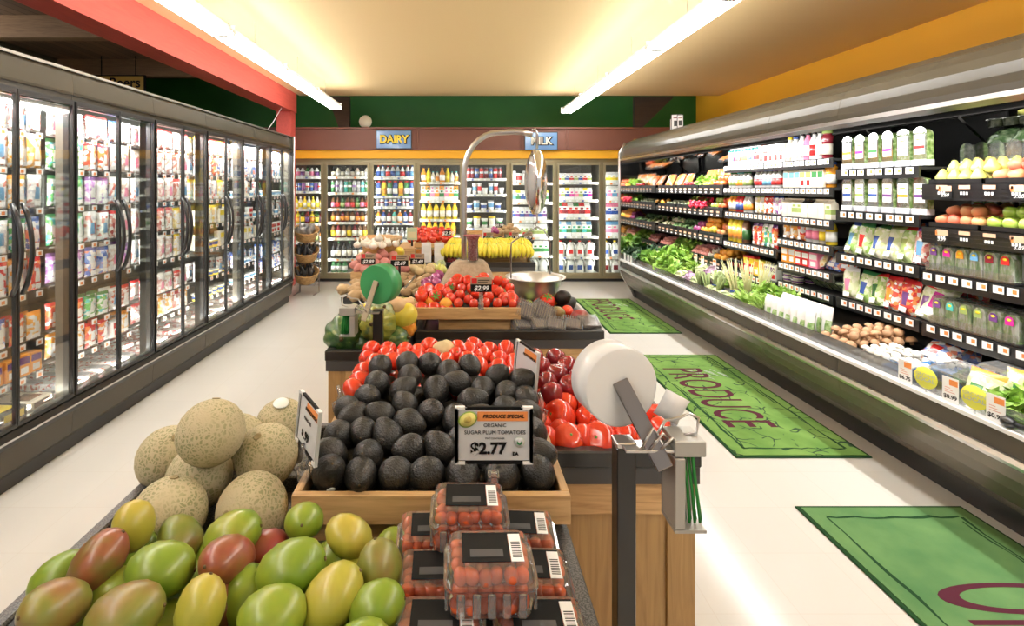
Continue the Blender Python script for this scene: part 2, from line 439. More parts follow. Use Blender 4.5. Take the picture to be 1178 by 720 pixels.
for i in range(8):
    x0, x1 = bounds[i], bounds[i+1]; r = empty('glass_door_cooler', ((x0+x1)/2, CY, 0)); hw = (x1-x0)/2
    tag(r, f'tall champagne-framed glass-door cooler, {names8[i]} from the left along the back wall', 'cooler', 'glass-door coolers along the back wall')
    b = MB(); b.box(-hw,hw,.62,.66,.0,2.0); b.box(-hw,-hw+.012,.06,.62,.1,2.0); b.box(hw-.012,hw,.06,.62,.1,2.0); b.box(-hw,hw,.05,.62,.04,.10); b.box(-hw,hw,.02,.62,1.95,1.99)
    b.build('cabinet', M['caseintw'], r)
    fr = MB(); fr.box(-hw,-hw+.028,0,.05,.05,1.99); fr.box(hw-.028,hw,0,.05,.05,1.99); fr.box(-hw+.028,hw-.028,0,.05,1.93,1.99); fr.box(-hw+.028,hw-.028,0,.05,.05,.10)
    fr.build('frame', M['olive'], r)
    MB().box(-hw,hw,.03,.1,0,.05).build('kick_plate', M['blackmatte'], r)
    d = MB(); a = hw-.018
    for q in ((-a,-a+.035,.105,1.925),(a-.035,a,.105,1.925)): d.cbox(q[0],q[1],-.03,0,q[2],q[3],.004)
    d.cbox(-a+.035,a-.035,-.03,0,.105,.15,.004); d.cbox(-a+.035,a-.035,-.03,0,1.885,1.925,.004)
    do = d.build('door', M['olive'], r)
    MB().box(-a+.035,a-.035,-.018,-.012,.15,1.885).build('glass', M['glass'], do)
    MB().tube([(-a+.018,-.03,.85),(-a+.018,-.055,.87),(-a+.018,-.055,1.13),(-a+.018,-.03,1.15)], .009, 6).build('handle', M['bronze'], do)
    for z in BZ[i]:
        s = MB(); s.box(-hw+.02,hw-.02,.16,.6,z-.02,z); s.box(-hw+.02,hw-.02,.145,.16,z-.035,z+.004,1)
        s.build('shelf', [M['cream'], M['cream']], r)
        sx = -hw+.05
        for k in range(6):
            pass
    for z in BZ[i][:-1]:
        t = MB(); x = -hw+.06; k = 0
        while x < hw-.08:
            t.box(x, x+.035, .142, .1455, z-.03, z-.002, 1 if k % 3 == 1 else 0); x += rnd(.07,.12); k += 1
        t.build('price_strip', [M['tagw'], M['tago'] if i % 2 else M['tagb']], r)
    for sx in (-hw+.02, hw-.02):
        MB().box(sx-.008,sx+.008,.051,.065,.2,1.9).build('lamp', mat('cooler_lamp', (1,1,.96), .4, emit=5) if 'cl' not in M else M['cl'], r)
        M.setdefault('cl', bpy.data.materials['cooler_lamp'])
    led('cooler_light', r, -hw+.02, .07, 1.05, .03, 1.7, 7, (pi/2, 0, -.6))
    led('cooler_light', r, hw-.02, .07, 1.05, .03, 1.7, 7, (pi/2, 0, .6))
    coolers.append(r)
# ---------------- packaging prototypes (front faces -y, stands on z=0)
def C3(*c): return c
cols = dict(white=(.85,.85,.83), red=(.62,.03,.03), orange=(.85,.32,.04), yellow=(.88,.66,.04), green=(.05,.22,.07), lime=(.33,.42,.13), blue=(.04,.09,.33), sky=(.15,.36,.6), purple=(.16,.06,.22),
 pink=(.85,.25,.40), brown=(.16,.07,.03), black=(.02,.02,.02), cream=(.8,.74,.6), teal=(.08,.45,.4), magenta=(.6,.03,.3), grey=(.4,.4,.42), dkgreen=(.03,.12,.03), amber=(.7,.28,.02), maroon=(.22,.02,.03), silver=(.6,.6,.62))
_cm = {}
def cm(c):
    if c not in _cm: _cm[c] = mat('pack_'+c, cols[c], .25, .7 if c == 'silver' else 0, coat=.3)
    return _cm[c]
_pc = {}
def bottle(body, cap, label, h=.22, r=.033, kind='bottle', neck=.35, sq=0, lab2=None):
    k = ('b', body, cap, label, h, r, kind, neck, sq)
    if k in _pc: return _pc[k]
    r = r*1.12; n = r*neck
    pr = [(0,0),(r*.92,0),(r,.006),(r,h*.14),(r*1.015,h*.14),(r*1.015,h*.52),(r,h*.52),(r*.98,h*.64),(n*1.45,h*.80),(n,h*.85),(n,h*.9),(n*1.25,h*.9),(n*1.25,h),(0,h)]
    mi = [0,0,0,0,1,0,0,0,0,0,0,2,2]
    o = MB().lathe(pr, 12, mi, sq=sq).build(kind, [cm(body), cm(label), cm(cap)])
    _pc[k] = Proto(o, 'bottle'); _pc[k].w = r*2*(1+sq*.3); return _pc[k]
def can(body, h=.125, r=.033, top='silver', kind='drink_can', band=None):
    k = ('c', body, h, r, band)
    if k in _pc: return _pc[k]
    pr = [(0,0),(r*.85,0),(r,.008),(r,h*.45),(r,h*.62),(r,h*.9),(r*.85,h*.97),(r*.83,h),(0,h*.985)]
    o = MB().lathe(pr, 12, [2,2,0,1,0,2,2,2]).build(kind, [cm(body), cm(band or body), cm(top)])
    _pc[k] = Proto(o, 'drink can'); _pc[k].w = 2*r; return _pc[k]
def tub(body, lid, h=.09, r=.05, kind='tub', band='white'):
    k = ('t', body, lid, h, r, kind)
    if k in _pc: return _pc[k]
    pr = [(0,0),(r*.8,0),(r*.86,h*.3),(r*.92,h*.7),(r*.95,h*.86),(r*1.03,h*.86),(r*1.03,h),(r*.95,h),(0,h*.98)]
    o = MB().lathe(pr, 14, [0,0,1,0,2,2,2,2]).build(kind, [cm(band), cm(body), cm(lid)])
    _pc[k] = Proto(o, 'tub'); _pc[k].w = 2.1*r; return _pc[k]
def carton(c, top='white', w=.075, h=.2, cap=None, kind='carton', p2='white'):
    k = ('k', c, top, w, h, cap, p2)
    if k in _pc: return _pc[k]
    a = w/2; b = MB(); b.box(-a,a,-a,a,0,h*.25,0); b.box(-a,a,-a,a,h*.25,h*.5,1); b.box(-a,a,-a,a,h*.5,h*.76,0)
    b.prism([(-a,h*.76),(a,h*.76),(.004,h*.92),(.004,h),(-.004,h),(-.004,h*.92)], -a, a, 'x', 2)
    b.box(-a*.55,a*.55,-a-.0015,-a,h*.55,h*.68,1)
    if cap: b.lathe([(.013,0),(.013,.016),(0,.016)], 8, 3, Matrix.Translation((0,-a*.55,h*.83)) @ Matrix.Rotation(.8,4,'X'))
    o = b.build(kind, [cm(p2), cm(c), cm(top), cm(cap or 'white')])
    _pc[k] = Proto(o, 'carton'); _pc[k].w = w; return _pc[k]
def jug(cap, label):
    k = ('j', cap, label)
    if k in _pc: return _pc[k]
    r = .072; b = MB()
    b.lathe([(0,0),(r*.9,0),(r,.012),(r,.15),(r*.9,.18),(r*.45,.215),(.02,.232),(.02,.24),(.024,.24),(.024,.262),(0,.262)], 12, [0]*7+[2,2,2], sq=.12)
    b.tube([(.028,-.03,.225),(.06,-.045,.215),(.078,-.055,.17),(.068,-.055,.11)], .011, 8)
    b.box(-.045,.03,-.0765,-.07,.05,.12,1)
    o = b.build('milk_jug', [mat('milky_plastic', (.82,.82,.78), .35), cm(label), cm(cap)])
    _pc[k] = Proto(o, 'milk jug'); _pc[k].w = .15; return _pc[k]
def box(c1, c2, w=.1, h=.14, d=.05, kind='box', cat='box'):
    k = ('x', c1, c2, w, h, d, kind)
    if k in _pc: return _pc[k]
    b = MB(); b.cbox(-w/2,w/2,-d/2,d/2,0,h,.002,0); b.box(-w*.42,w*.42,-d/2-.001,-d/2,h*.55,h*.88,1); b.box(-w*.3,w*.3,-d/2-.001,-d/2,h*.12,h*.42,2)
    o = b.build(kind, [cm(c1) if c1 in cols else M[c1], cm(c2), cm('white' if c1 != 'white' else 'red')])
    _pc[k] = Proto(o, cat); _pc[k].w = w; return _pc[k]
def shelf_row(cx, hw, y, z, protos, desc, where, rz=0, gap=.003, n=None, jit=.004, axis='x', group=None, flip=False, back=0):
    """row of products along x (axis x) or y; labels: nth desc from left, where"""
    x = -hw; i = 0
    while True:
        p, nm = protos[i % len(protos)]
        if x+p.w > hw or (n and i >= n): break
        c = x+p.w/2
        loc = (cx+c, y+rnd(-jit,jit), z) if axis == 'x' else (cx+rnd(-jit,jit), y+(-c if flip else c), z)
        p.put(loc, (0,0,rz+rnd(-.06,.06)), f'{nm}, {ordn(i)} {desc}, {where}', group or f'{desc.split(" from")[0]} {where}')
        x += p.w+gap+rnd(0,.004); i += 1
def bay(i, k, protos, gap=.003, n=None):
    gap *= .5
    z = BZ[i][k]; x0, x1 = bounds[i], bounds[i+1]; nz = len(BZ[i])
    wh = ('top' if k == 0 else 'bottom' if k == nz-1 else ordn(k))+f' shelf of {names8[i]} back cooler'
    shelf_row((x0+x1)/2, (x1-x0)/2-.05, CY+.24, z+.001, protos, 'from left', wh, gap=gap, n=n, group=f'drinks and dairy packs on the {wh}')
B = bottle
# contents of the back coolers
def wb(c, l, nm, h=.22, r=.034, cap='black', kind='bottle', neck=.35, sq=0): return (bottle(c, cap, l, h, r, kind, neck, sq), nm)
def cn(c, nm, band=None, h=.15, r=.031): return (can(c, h, r, band=band), nm)
bay(0,0,[wb('white','purple','purple label bottle',.17),wb('green','white','green bottle',.17),wb('white','pink','pink label bottle',.17)])
bay(0,1,[cn('blue','blue can','silver'),cn('purple','purple can'),cn('silver','silver can','red')])
bay(0,2,[wb('yellow','cream','yellow bottle',.2,.03,'yellow'),wb('cream','yellow','pale yellow bottle',.2,.03,'white')])
bay(0,3,[wb('dkgreen','yellow','dark green bottle'),wb('maroon','purple','maroon bottle'),wb('yellow','orange','yellow tea bottle',.2,.034,'yellow')],)
bay(0,4,[wb('cream','lime','pale juice bottle',.19),wb('orange','white','orange juice bottle',.19,.034,'white')])
bay(0,5,[cn('blue','blue can','silver',.19),cn('green','green can','white',.19)]); bay(0,6,[wb('black','white','black bottle',.16)])
bay(1,0,[wb('black','cream','dark bottle with cream label',.17,.034),wb('cream','white','pale bottle',.17,.034)])
bay(1,1,[cn('green','green can','white',.2),cn('silver','silver can','purple',.2),cn('grey','grey can','white',.2),cn('teal','teal can','white',.2)],.012)
bay(1,2,[wb('brown','pink','brown bottle with pink label',.2),wb('brown','red','brown drink bottle',.2),wb('dkgreen','lime','dark green drink bottle',.2)])
bay(1,3,[wb('brown','orange','brown bottle with orange label',.19),wb('brown','cream','dark drink bottle',.19),wb('maroon','orange','maroon drink bottle',.18)])
bay(1,4,[wb('brown','yellow','dark bottle with yellow label',.24,.036),wb('maroon','cream','maroon bottle with cream label',.24,.036),wb('brown','cream','dark bottle with cream label',.24,.036)],.012)
bay(1,5,[wb('black','white','black bottle with white label',.26,.036),wb('black','cream','black bottle with cream label',.28,.036,'green')],.014)
bay(1,6,[wb('green','white','green water bottle',.2,.04,'green','bottle',.4)],.004,3)
bay(2,0,[wb('white','blue','red-capped blue label creamer',.2,.034,'red'),wb('white','sky','blue-capped creamer',.2,.034,'blue'),wb('white','red','red label creamer',.19,.036,'red')])
bay(2,1,[wb('blue','white','red-capped blue creamer bottle',.25,.038,'red',neck=.6),wb('yellow','amber','red-capped yellow creamer bottle',.25,.038,'red',neck=.6),wb('green','white','red-capped green creamer bottle',.25,.038,'red',neck=.6)],.012)
bay(2,2,[cn('silver','silver can','red',.13),cn('white','white can','maroon',.13),cn('blue','small blue can','white',.13)],.012)
bay(2,3,[wb('orange','white','orange drink bottle',.2,.036,'white'),wb('blue','white','blue drink bottle',.2,.036,'orange'),wb('maroon','white','maroon drink bottle',.2,.036,'white'),wb('teal','cream','teal drink bottle',.2,.036,'orange')],.012)
bay(2,4,[wb('silver','white','clear water bottle',.2,.034,'white'),wb('grey','silver','clear grey bottle',.2,.034,'white')]); bay(2,5,[wb('silver','sky','clear blue water bottle',.22,.036,'sky')])
bay(3,0,[wb('orange','white','orange juice bottle',.24,.04,'orange'),wb('yellow','yellow','yellow juice bottle',.24,.034,'yellow'),wb('cream','white','pale juice bottle',.18,.03,'teal'),wb('cream','orange','cream juice bottle',.18,.03,'teal')])
bay(3,1,[(carton('orange','white',.075,.24,'orange'),'white and orange juice carton'),(carton('green','orange',.075,.24,'green'),'white and green juice carton'),(carton('pink','white',.075,.24,'magenta'),'white and pink juice carton')])
bay(3,2,[wb('yellow','white','yellow juice bottle with green cap',.27,.042,'dkgreen','bottle',.45),wb('yellow','cream','yellow juice bottle with orange cap',.27,.042,'orange','bottle',.45)],.014)
bay(3,3,[wb('yellow','orange','yellow orange-label juice bottle',.24,.04,'orange','bottle',.5)],.014); bay(3,4,[wb('orange','white','orange juice bottle',.24,.04,'white')])
bay(4,0,[cn('red','red can','white',.19,.034),cn('maroon','maroon can','silver',.19,.034),cn('blue','blue can','silver',.19,.034)],.012)
bay(4,1,[(tub('white','white',.11,.047,'tub','white'),'white tub'),(tub('sky','white',.19,.04,'tub'),'tall white and blue tub'),(tub('red','white',.19,.036,'tub'),'tall white and red tub')])
bay(4,2,[(tub('blue','white',.12,.055,'tub'),'white tub with blue band'),(tub('sky','silver',.16,.055,'tub'),'tall white tub with blue band')])
bay(4,3,[(tub('green','white',.15,.055,'tub'),'white tub with green band'),(tub('cream','yellow',.18,.06,'tub'),'cream tub')])
bay(5,0,[(carton('white','white',.08,.2),'plain white carton'),(tub('red','white',.16,.05,'tub'),'white tub with red band')])
bay(5,1,[(carton('sky','white',.075,.2),'white and blue carton'),(carton('green','yellow',.075,.2),'white and green carton'),(carton('blue','white',.075,.2),'white and dark blue carton')])
bay(5,2,[(carton('blue','white',.07,.22),'white and blue milk carton'),(carton('purple','white',.07,.22),'white and purple milk carton')])
bay(5,3,[(carton('lime','white',.072,.22),'white and lime milk carton')]); bay(5,4,[(carton('green','white',.085,.24),'white and green milk carton')]); bay(5,5,[(jug('white','cream'),'white-capped milk jug'),(jug('white','white'),'plain milk jug')])
bay(6,0,[(carton('red','white',.07,.15),'small white and red carton'),(carton('lime','white',.07,.15),'small white and lime carton'),(carton('blue','white',.07,.15),'small white and blue carton')])
bay(6,1,[(carton('pink','white',.07,.2),'white and pink carton'),(carton('lime','white',.07,.2),'white and lime carton'),(carton('blue','yellow',.07,.2),'white and blue carton'),(carton('magenta','white',.07,.2),'white and magenta carton')])
bay(6,2,[(carton('red','green',.09,.24),'white and red milk carton with green top'),(carton('maroon','red',.09,.24),'white and maroon milk carton'),(carton('red','white',.09,.24),'white and red milk carton')])
bay(6,3,[(carton('green','sky',.08,.24),'white and green milk carton'),(carton('teal','white',.08,.24),'white and teal milk carton')])
bay(6,4,[(jug('red','red'),'red-capped milk jug')],.012); bay(6,5,[(jug('blue','blue'),'blue-capped milk jug')],.012)
bay(7,0,[(carton('yellow','white',.08,.18),'white and yellow carton')]); bay(7,1,[(carton('sky','white',.085,.24),'white and blue milk carton'),(carton('pink','white',.085,.24),'white and pink milk carton')])
bay(7,2,[(carton('blue','pink',.085,.24),'white and deep blue milk carton')]); bay(7,3,[(carton('pink','sky',.085,.24),'white and pink milk carton')])
bay(7,4,[(jug('yellow','blue'),'yellow-capped milk jug')]); bay(7,5,[(jug('red','maroon'),'red-capped milk jug with dark label')])
# signs on the fascia
def fascia_sign(txt, x0, x1, z0, z1, fill, label):
    r = empty('hanging_sign', ((x0+x1)/2, 8.18, (z0+z1)/2)); tag(r, label, 'sign'); a = (x1-x0)/2; b = (z1-z0)/2
    f = MB(); f.box(-a,a,0,.02,-b,b); f.build('frame', M['dark'], r)
    MB().box(-a+.012,a-.012,-.004,0,-b+.012,b-.012).build('panel', mat('sign_blue', (.12,.27,.55), .25, coat=.5), r)
    text(txt, b*1.15, M['ink'], r, (.008,-.006,-.005), offset=.016, sx=.92)
    text(txt, b*1.15, fill, r, (0,-.010,0), offset=.005, sx=.92)
fascia_sign('DAIRY', -1.31, -.74, 2.14, 2.44, mat('sign_yellow', (.85,.68,.05), .4), 'blue sign with yellow DAIRY lettering on the brown fascia')
fascia_sign('MILK', 1.06, 1.59, 2.12, 2.41, mat('sign_cream', (.8,.78,.68), .4), 'blue sign with pale MILK lettering behind the hanging scale')
o = MB().lathe([(0,-.02),(.1,-.02),(.105,0),(.1,.02),(0,.02)], 24, 0, Matrix.Rotation(pi/2,4,'X')).build('round_plaque', mat('ivory_plastic', (.75,.74,.62), .5), None, (-1.50, 8.3, 2.59)); tag(o, 'round ivory disc standing on the brown ledge left of the DAIRY sign', 'plaque')
# far sign over the left case
r = empty('framed_sign', (-4.93, 7.5, 3.05)); tag(r, 'dark-framed yellow sign with Beers lettering beyond the left case', 'sign')
MB().box(-.45,.35,0,.03,-.14,.12).build('frame', M['ink'], r); MB().box(-.43,.33,-.005,0,-.12,.10).build('panel', mat('mustard_board', (.62,.38,.06), .5), r)
text('Beers', .2, M['ink'], r, (.06,-.008,0), offset=.004)
MB().box(-.3,-.29,.01,.02,.12,.40).build('hanger', M['ink'], r); MB().box(.2,.21,.01,.02,.12,.40).build('hanger', M['ink'], r)
tag(MB().tube([(-2.72,7.2,2.2),(-2.74,7.25,2.28),(-2.68,7.4,2.45),(-2.62,7.6,2.70)], .006, 6).build('power_cable', M['white']), 'thin white cable running from the left case top up to the red beam', 'cable')

# ================================================================ long case of glass doors on the left
LX = -2.24; YS = [2.195, 2.973, 3.758, 4.54, 5.30, 6.09, 6.87]
LROW = [1.83, 1.63, 1.41, 1.175, .95, .68, .50]
LN = ['nearest', 'second', 'third', 'fourth', 'fifth', 'farthest']
lampm = mat('case_lamp', (1,.99,.97), .4, emit=4)
for u in range(6):
    y0, y1 = YS[u], YS[u+1]; L = y1-y0; r = empty('glass_door_case', (LX, y0, 0))
    tag(r, f'grey refrigerated case with a pair of glass doors, {LN[u]} in the row on the left', 'refrigerated case', 'glass-door cases down the left side')
    # body: back, deck, top, kick
    b = MB(); b.box(-.90,-.86,0,L,.1,2.2); b.box(-.86,-.03,0,L,.2,.26); b.box(-.90,0,0,L,2.18,2.205)
    b.build('cabinet', M['caseint'], r)
    h = MB(); h.strip([(-.05,2.205),(-.012,2.208),(0,2.20),(.012,2.07),(.01,2.055)], 0.001, L-.001, 'y', 0, -.01); h.box(-.03,.0,0.001,L-.001,2.03,2.055)
    h.build('header', M['casegrey'], r)
    MB().box(.003,.014,0,L,2.192,2.207).build('trim_strip', M['steel'], r)
    MB().prism([(-.06,.03),(.0,.10),(.008,.23),(-.06,.23)], .001, L-.001, 'y').build('lower_panel', M['casegrey'], r)
    bp = MB(); bp.prism([(-.05,.23),(.022,.235),(.03,.27),(.02,.305),(-.05,.31)], 0, L, 'y'); bp.build('bumper', M['dark'], r)
    MB().box(.028,.032,0,L,.262,.272).build('bumper_insert', M['steel'], r)
    MB().box(-.1,-.025,0,L,0,.10).build('kick_plate', M['dark'], r)
    fr = MB(); fr.box(-.03,.0,-.002,.026,.305,2.03); fr.box(-.03,.0,L-.026,L+.002,.305,2.03); fr.box(-.03,.0,.026,L-.026,1.99,2.03); fr.box(-.03,.0,.026,L-.026,.305,.33)
    fr.build('door_frame', M['dark'], r)
    for k in (0, 1):
        a0 = .010+k*(L/2-.008); a1 = a0+L/2-.012
        d = MB(); 
        for q in ((a0,a0+.010),(a1-.010,a1)): d.box(.002,.022,q[0],q[1],.315,2.02)
        d.box(.002,.022,a0+.010,a1-.010,.315,.335); d.box(.002,.022,a0+.010,a1-.010,1.995,2.02)
        do = d.build('door', M['dark'], r)
        MB().box(.010,.014,a0+.010,a1-.010,.335,1.995).build('glass', M['glass'], do)
        hy = a1-.03 if k == 0 else a0+.03; pts = []
        for j in range(11):
            t = j/10; pts.append((.018+.05*sin(pi*t)**.7, hy+(.03 if k else -.03)*0, .98+.46*t))
        MB().tube(pts, .012, 8).build('handle', M['black'], do)
    mu = MB(); mu.box(-.085,-.031,-.014,.014,.3,2.0); mu.box(-.085,-.031,L-.014,L+.014,.3,2.0); mu.build('mullion', mat('mullion_brown', (.14,.125,.10), .4) if 'mul' not in M else M['mul'], r); M.setdefault('mul', bpy.data.materials['mullion_brown'])
    MB().box(-.075,-.055,.0145,.022,.4,1.98).build('lamp', lampm, r)
    led('case_light', r, -.065, .028, 1.2, .03, 1.5, 5, (pi/2, 0, pi*.5-.7))
    led('case_light', r, -.06, L/2, 1.985, .04, L*.9, 17, (0, .45, 0)); led('case_light', r, -.05, L/2, .34, .03, L*.9, 10, (0, pi-.55, 0))
    for z in LROW:
        s = MB(); s.box(-.86,-.15,0.02,L-.02,z-.012,z-.004)
        s.build('shelf', M['caseint'], r)
    t = MB()
    for z in LROW:
        y = .07
        while y < L-.08:
            t.box(-.097,-.094,y,y+.045,z-.035,z-.003,0); t.box(-.094,-.0935,y+.012,y+.032,z-.03,z-.012,1); y += .115
    t.build('price_tag', [M['tagw'], M['tago']], r)['kind'] = 'stuff'
MB_end = MB().prism([(-3.15,.02),(-2.30,.02),(-2.24,.1),(-2.215,.3),(-2.20,2.21),(-3.15,2.21)], 6.872, 6.90, 'y').build('case_end_panel', M['casegrey'])
tag(MB_end, 'grey end panel closing the far end of the left case', 'panel')
MB().tube([(-2.215,6.885,.3),(-2.205,6.885,2.2)], .014, 8).build('edge_trim', M['steel'], MB_end)
# pouches hanging inside
def pouch(kind, pr, top, lab, w=.1, h=.17, t=.04, cat='pouch'):
    k = ('p', kind, pr.name, top, lab, w, h)
    if k in _pc: return _pc[k]
    b = MB().pillow(w, h, t, lambda u, v: 1 if v > .84 else (2 if (.25 < u < .75 and .28 < v < .66) else 0), 6, 8)
    b.box(-w*.2,w*.2,-t*.5-.002,-t*.5,h*.06,h*.2,3)
    o = b.build(kind, [pr, cm(top), cm(lab) if lab in cols else M[lab], M['tagw']])
    _pc[k] = Proto(o, cat); _pc[k].w = w; return _pc[k]
W = (.80,.79,.77)
PR = dict(
 meat=prnt('pink_meat_print', [W,(.62,.26,.22),(.70,.42,.36),W,(.42,.08,.08)], 52), cheese=prnt('orange_cheese_print', [(.88,.45,.12),W,(.85,.60,.3),(.9,.38,.06),W], 48),
 white=prnt('white_print', [W,(.62,.6,.56),(.55,.56,.6),W,(.55,.15,.12)], 56), blue=prnt('blue_print', [(.1,.16,.5),W,(.25,.35,.7),W,(.8,.3,.2)], 48),
 green=prnt('green_print', [(.12,.42,.12),W,(.3,.55,.2),(.1,.5,.5),W], 48), yellow=prnt('yellow_print', [(.85,.7,.3),W,(.9,.8,.5),W,(.8,.5,.2)], 48),
 red=prnt('red_print', [(.75,.1,.06),W,(.85,.3,.1),(.7,.05,.05)], 48), purple=prnt('purple_print', [(.4,.15,.5),W,(.6,.3,.6),W], 48), pale=prnt('pale_print', [W,(.66,.5,.45),(.72,.62,.55),(.6,.33,.3),W], 52),
 salad=prnt('salad_bag_print', [(.45,.6,.25),(.6,.7,.4),(.75,.78,.6),(.3,.5,.12)], 45), saladw=prnt('pale_salad_print', [(.7,.75,.5),(.8,.8,.65),(.6,.68,.35)], 45))
def pp(pr, top, lab, nm, w=.10, h=.17, kind='hanging_pouch'): return (pouch(kind, PR[pr], top, lab, w, h), nm)
white_o = pp('cheese','white','white','white and orange cheese pouch'); orange_p = pp('cheese','orange','white','orange cheese pouch'); meat_p = pp('meat','red','white','pink meat pouch'); pale_p = pp('pale','white','pink','pale pink pouch')
white_p = pp('white','white','sky','white pouch'); blue_p = pp('blue','blue','white','blue snack pouch'); green_p = pp('green','green','white','green pouch'); yellow_p = pp('yellow','yellow','white','yellow pouch')
red_p = pp('red','red','white','red pouch'); purple_p = pp('purple','purple','white','purple pouch'); pbox = (box('orange','purple',.07,.13,.045,'snack_box'),'orange and purple snack box'); wbox = (box('white','red',.09,.12,.05,'small_box'),'white and red box')
ylbox = (box('cream','yellow',.1,.13,.06,'small_box'),'cream box'); ybtub = (tub('blue','white',.07,.045,'cup','yellow'),'yellow and blue cup'); wtub = (tub('sky','white',.07,.045,'cup'),'white cup')
UR = [
 [[white_p,white_o,meat_p],[white_o,white_p,white_o],[orange_p,white_p],[blue_p,white_p,green_p],[orange_p,red_p],[orange_p,blue_p,red_p],[pbox]],
 [[pale_p,meat_p,blue_p,white_p,pale_p],[green_p,red_p,pale_p,pale_p],[green_p,purple_p,white_p,pale_p],[green_p,white_p,meat_p,pale_p],[purple_p,blue_p,pale_p],[red_p,green_p,white_p,meat_p],[orange_p,red_p,wbox]],
 [[pale_p,meat_p],[pale_p,meat_p,meat_p],[white_p,pale_p,meat_p],[pale_p,meat_p,yellow_p],[white_p,pale_p,yellow_p],[meat_p,pale_p],[meat_p,orange_p]],
 [[yellow_p,meat_p],[white_p,red_p,blue_p],[yellow_p,white_p],[ylbox,yellow_p],[ylbox,ybtub],[white_p,ybtub],[ybtub]],
 [[white_p,pale_p],[white_p,blue_p],[wtub,white_p],[wbox,wtub],[white_p,ylbox],[blue_p,wtub],[wtub]],
 [[white_p,blue_p],[white_p],[wtub],[wtub,white_p],[wbox],[blue_p],[blue_p]]]
for u in range(6):
    y0, y1 = YS[u], YS[u+1]
    for k, z in enumerate(LROW):
        hh = .9 if k in (0, 5, 6) else 1.1
        for dpt in (0, 1):
            y = y0+.055; i = 0
            while y < y1-.11:
                p, nm = UR[u][k][int(i*.6) % len(UR[u][k])]
                if dpt and nm.endswith(('box','cup')): i += 1; y += p.w+.012; continue
                lbl = f'{nm}, {ordn(i)} from the near end, {"front" if dpt==0 else "rear"} of row {["one","two","three","four","five","six","seven"][k]} down, {LN[u]} left case'
                p.put((-2.37-.066*dpt+rnd(-.005,.005), y+p.w/2, z+.001), (0, rnd(-.03,.03), pi/2+rnd(-.12,.12)), lbl, f'packs hanging in the {LN[u]} left case', (1,1,hh*rnd(.94,1.03)))
                y += p.w+.012; i += 1
# bottom deck
flat = {}
def slab_pack(kind, pr, c2, w, l, h, nm, cat='pack'):
    b = MB(); b.cbox(-w/2,w/2,-l/2,l/2,0,h,.008,0); b.box(-w*.3,w*.3,-l*.35,l*.1,h,h+.001,1)
    b.box(-w*.35,w*.35,-l/2-.001,-l/2,h*.2,h*.8,1)
    p = Proto(b.build(kind, [pr, cm(c2)]), cat); return (p, nm)
dk = [[slab_pack('deli_box',cm('cream'),'brown',.16,.22,.05,'cream boxed slab'), slab_pack('deli_box',cm('red'),'white',.16,.22,.05,'red boxed slab'), slab_pack('deli_box',cm('black'),'yellow',.16,.22,.06,'black boxed slab')],
 [slab_pack('wrapped_roll',PR['white'],'grey',.09,.2,.045,'white wrapped roll')], [slab_pack('meat_tray',PR['meat'],'white',.12,.18,.035,'wrapped pink meat tray')],
 [slab_pack('meat_tray',PR['pale'],'white',.12,.18,.04,'wrapped pale meat tray')]]
for u in range(6):
    y0, y1 = YS[u], YS[u+1]; S = dk[min(u, 3)]
    for c, xx in enumerate((-2.38, -2.57, -2.76)):
        y = y0+.1; i = 0
        while y < y1-.06:
            p, nm = S[i % len(S)] if u == 0 else S[0]
            for lv in range(2 if u < 2 else 1+(i+c) % 2):
                p.put((xx+rnd(-.01,.01), y, .262+lv*(.052 if u else .061)), (0,0,pi/2+rnd(-.15,.15)), f'{nm}, {ordn(i)} from the near end, {["front","middle","rear"][c]} file, {"lower" if lv==0 else "upper"} layer, {LN[u]} left case deck', f'packs on the deck of the {LN[u]} left case')
            y += .17 if u == 0 else .13; i += 1
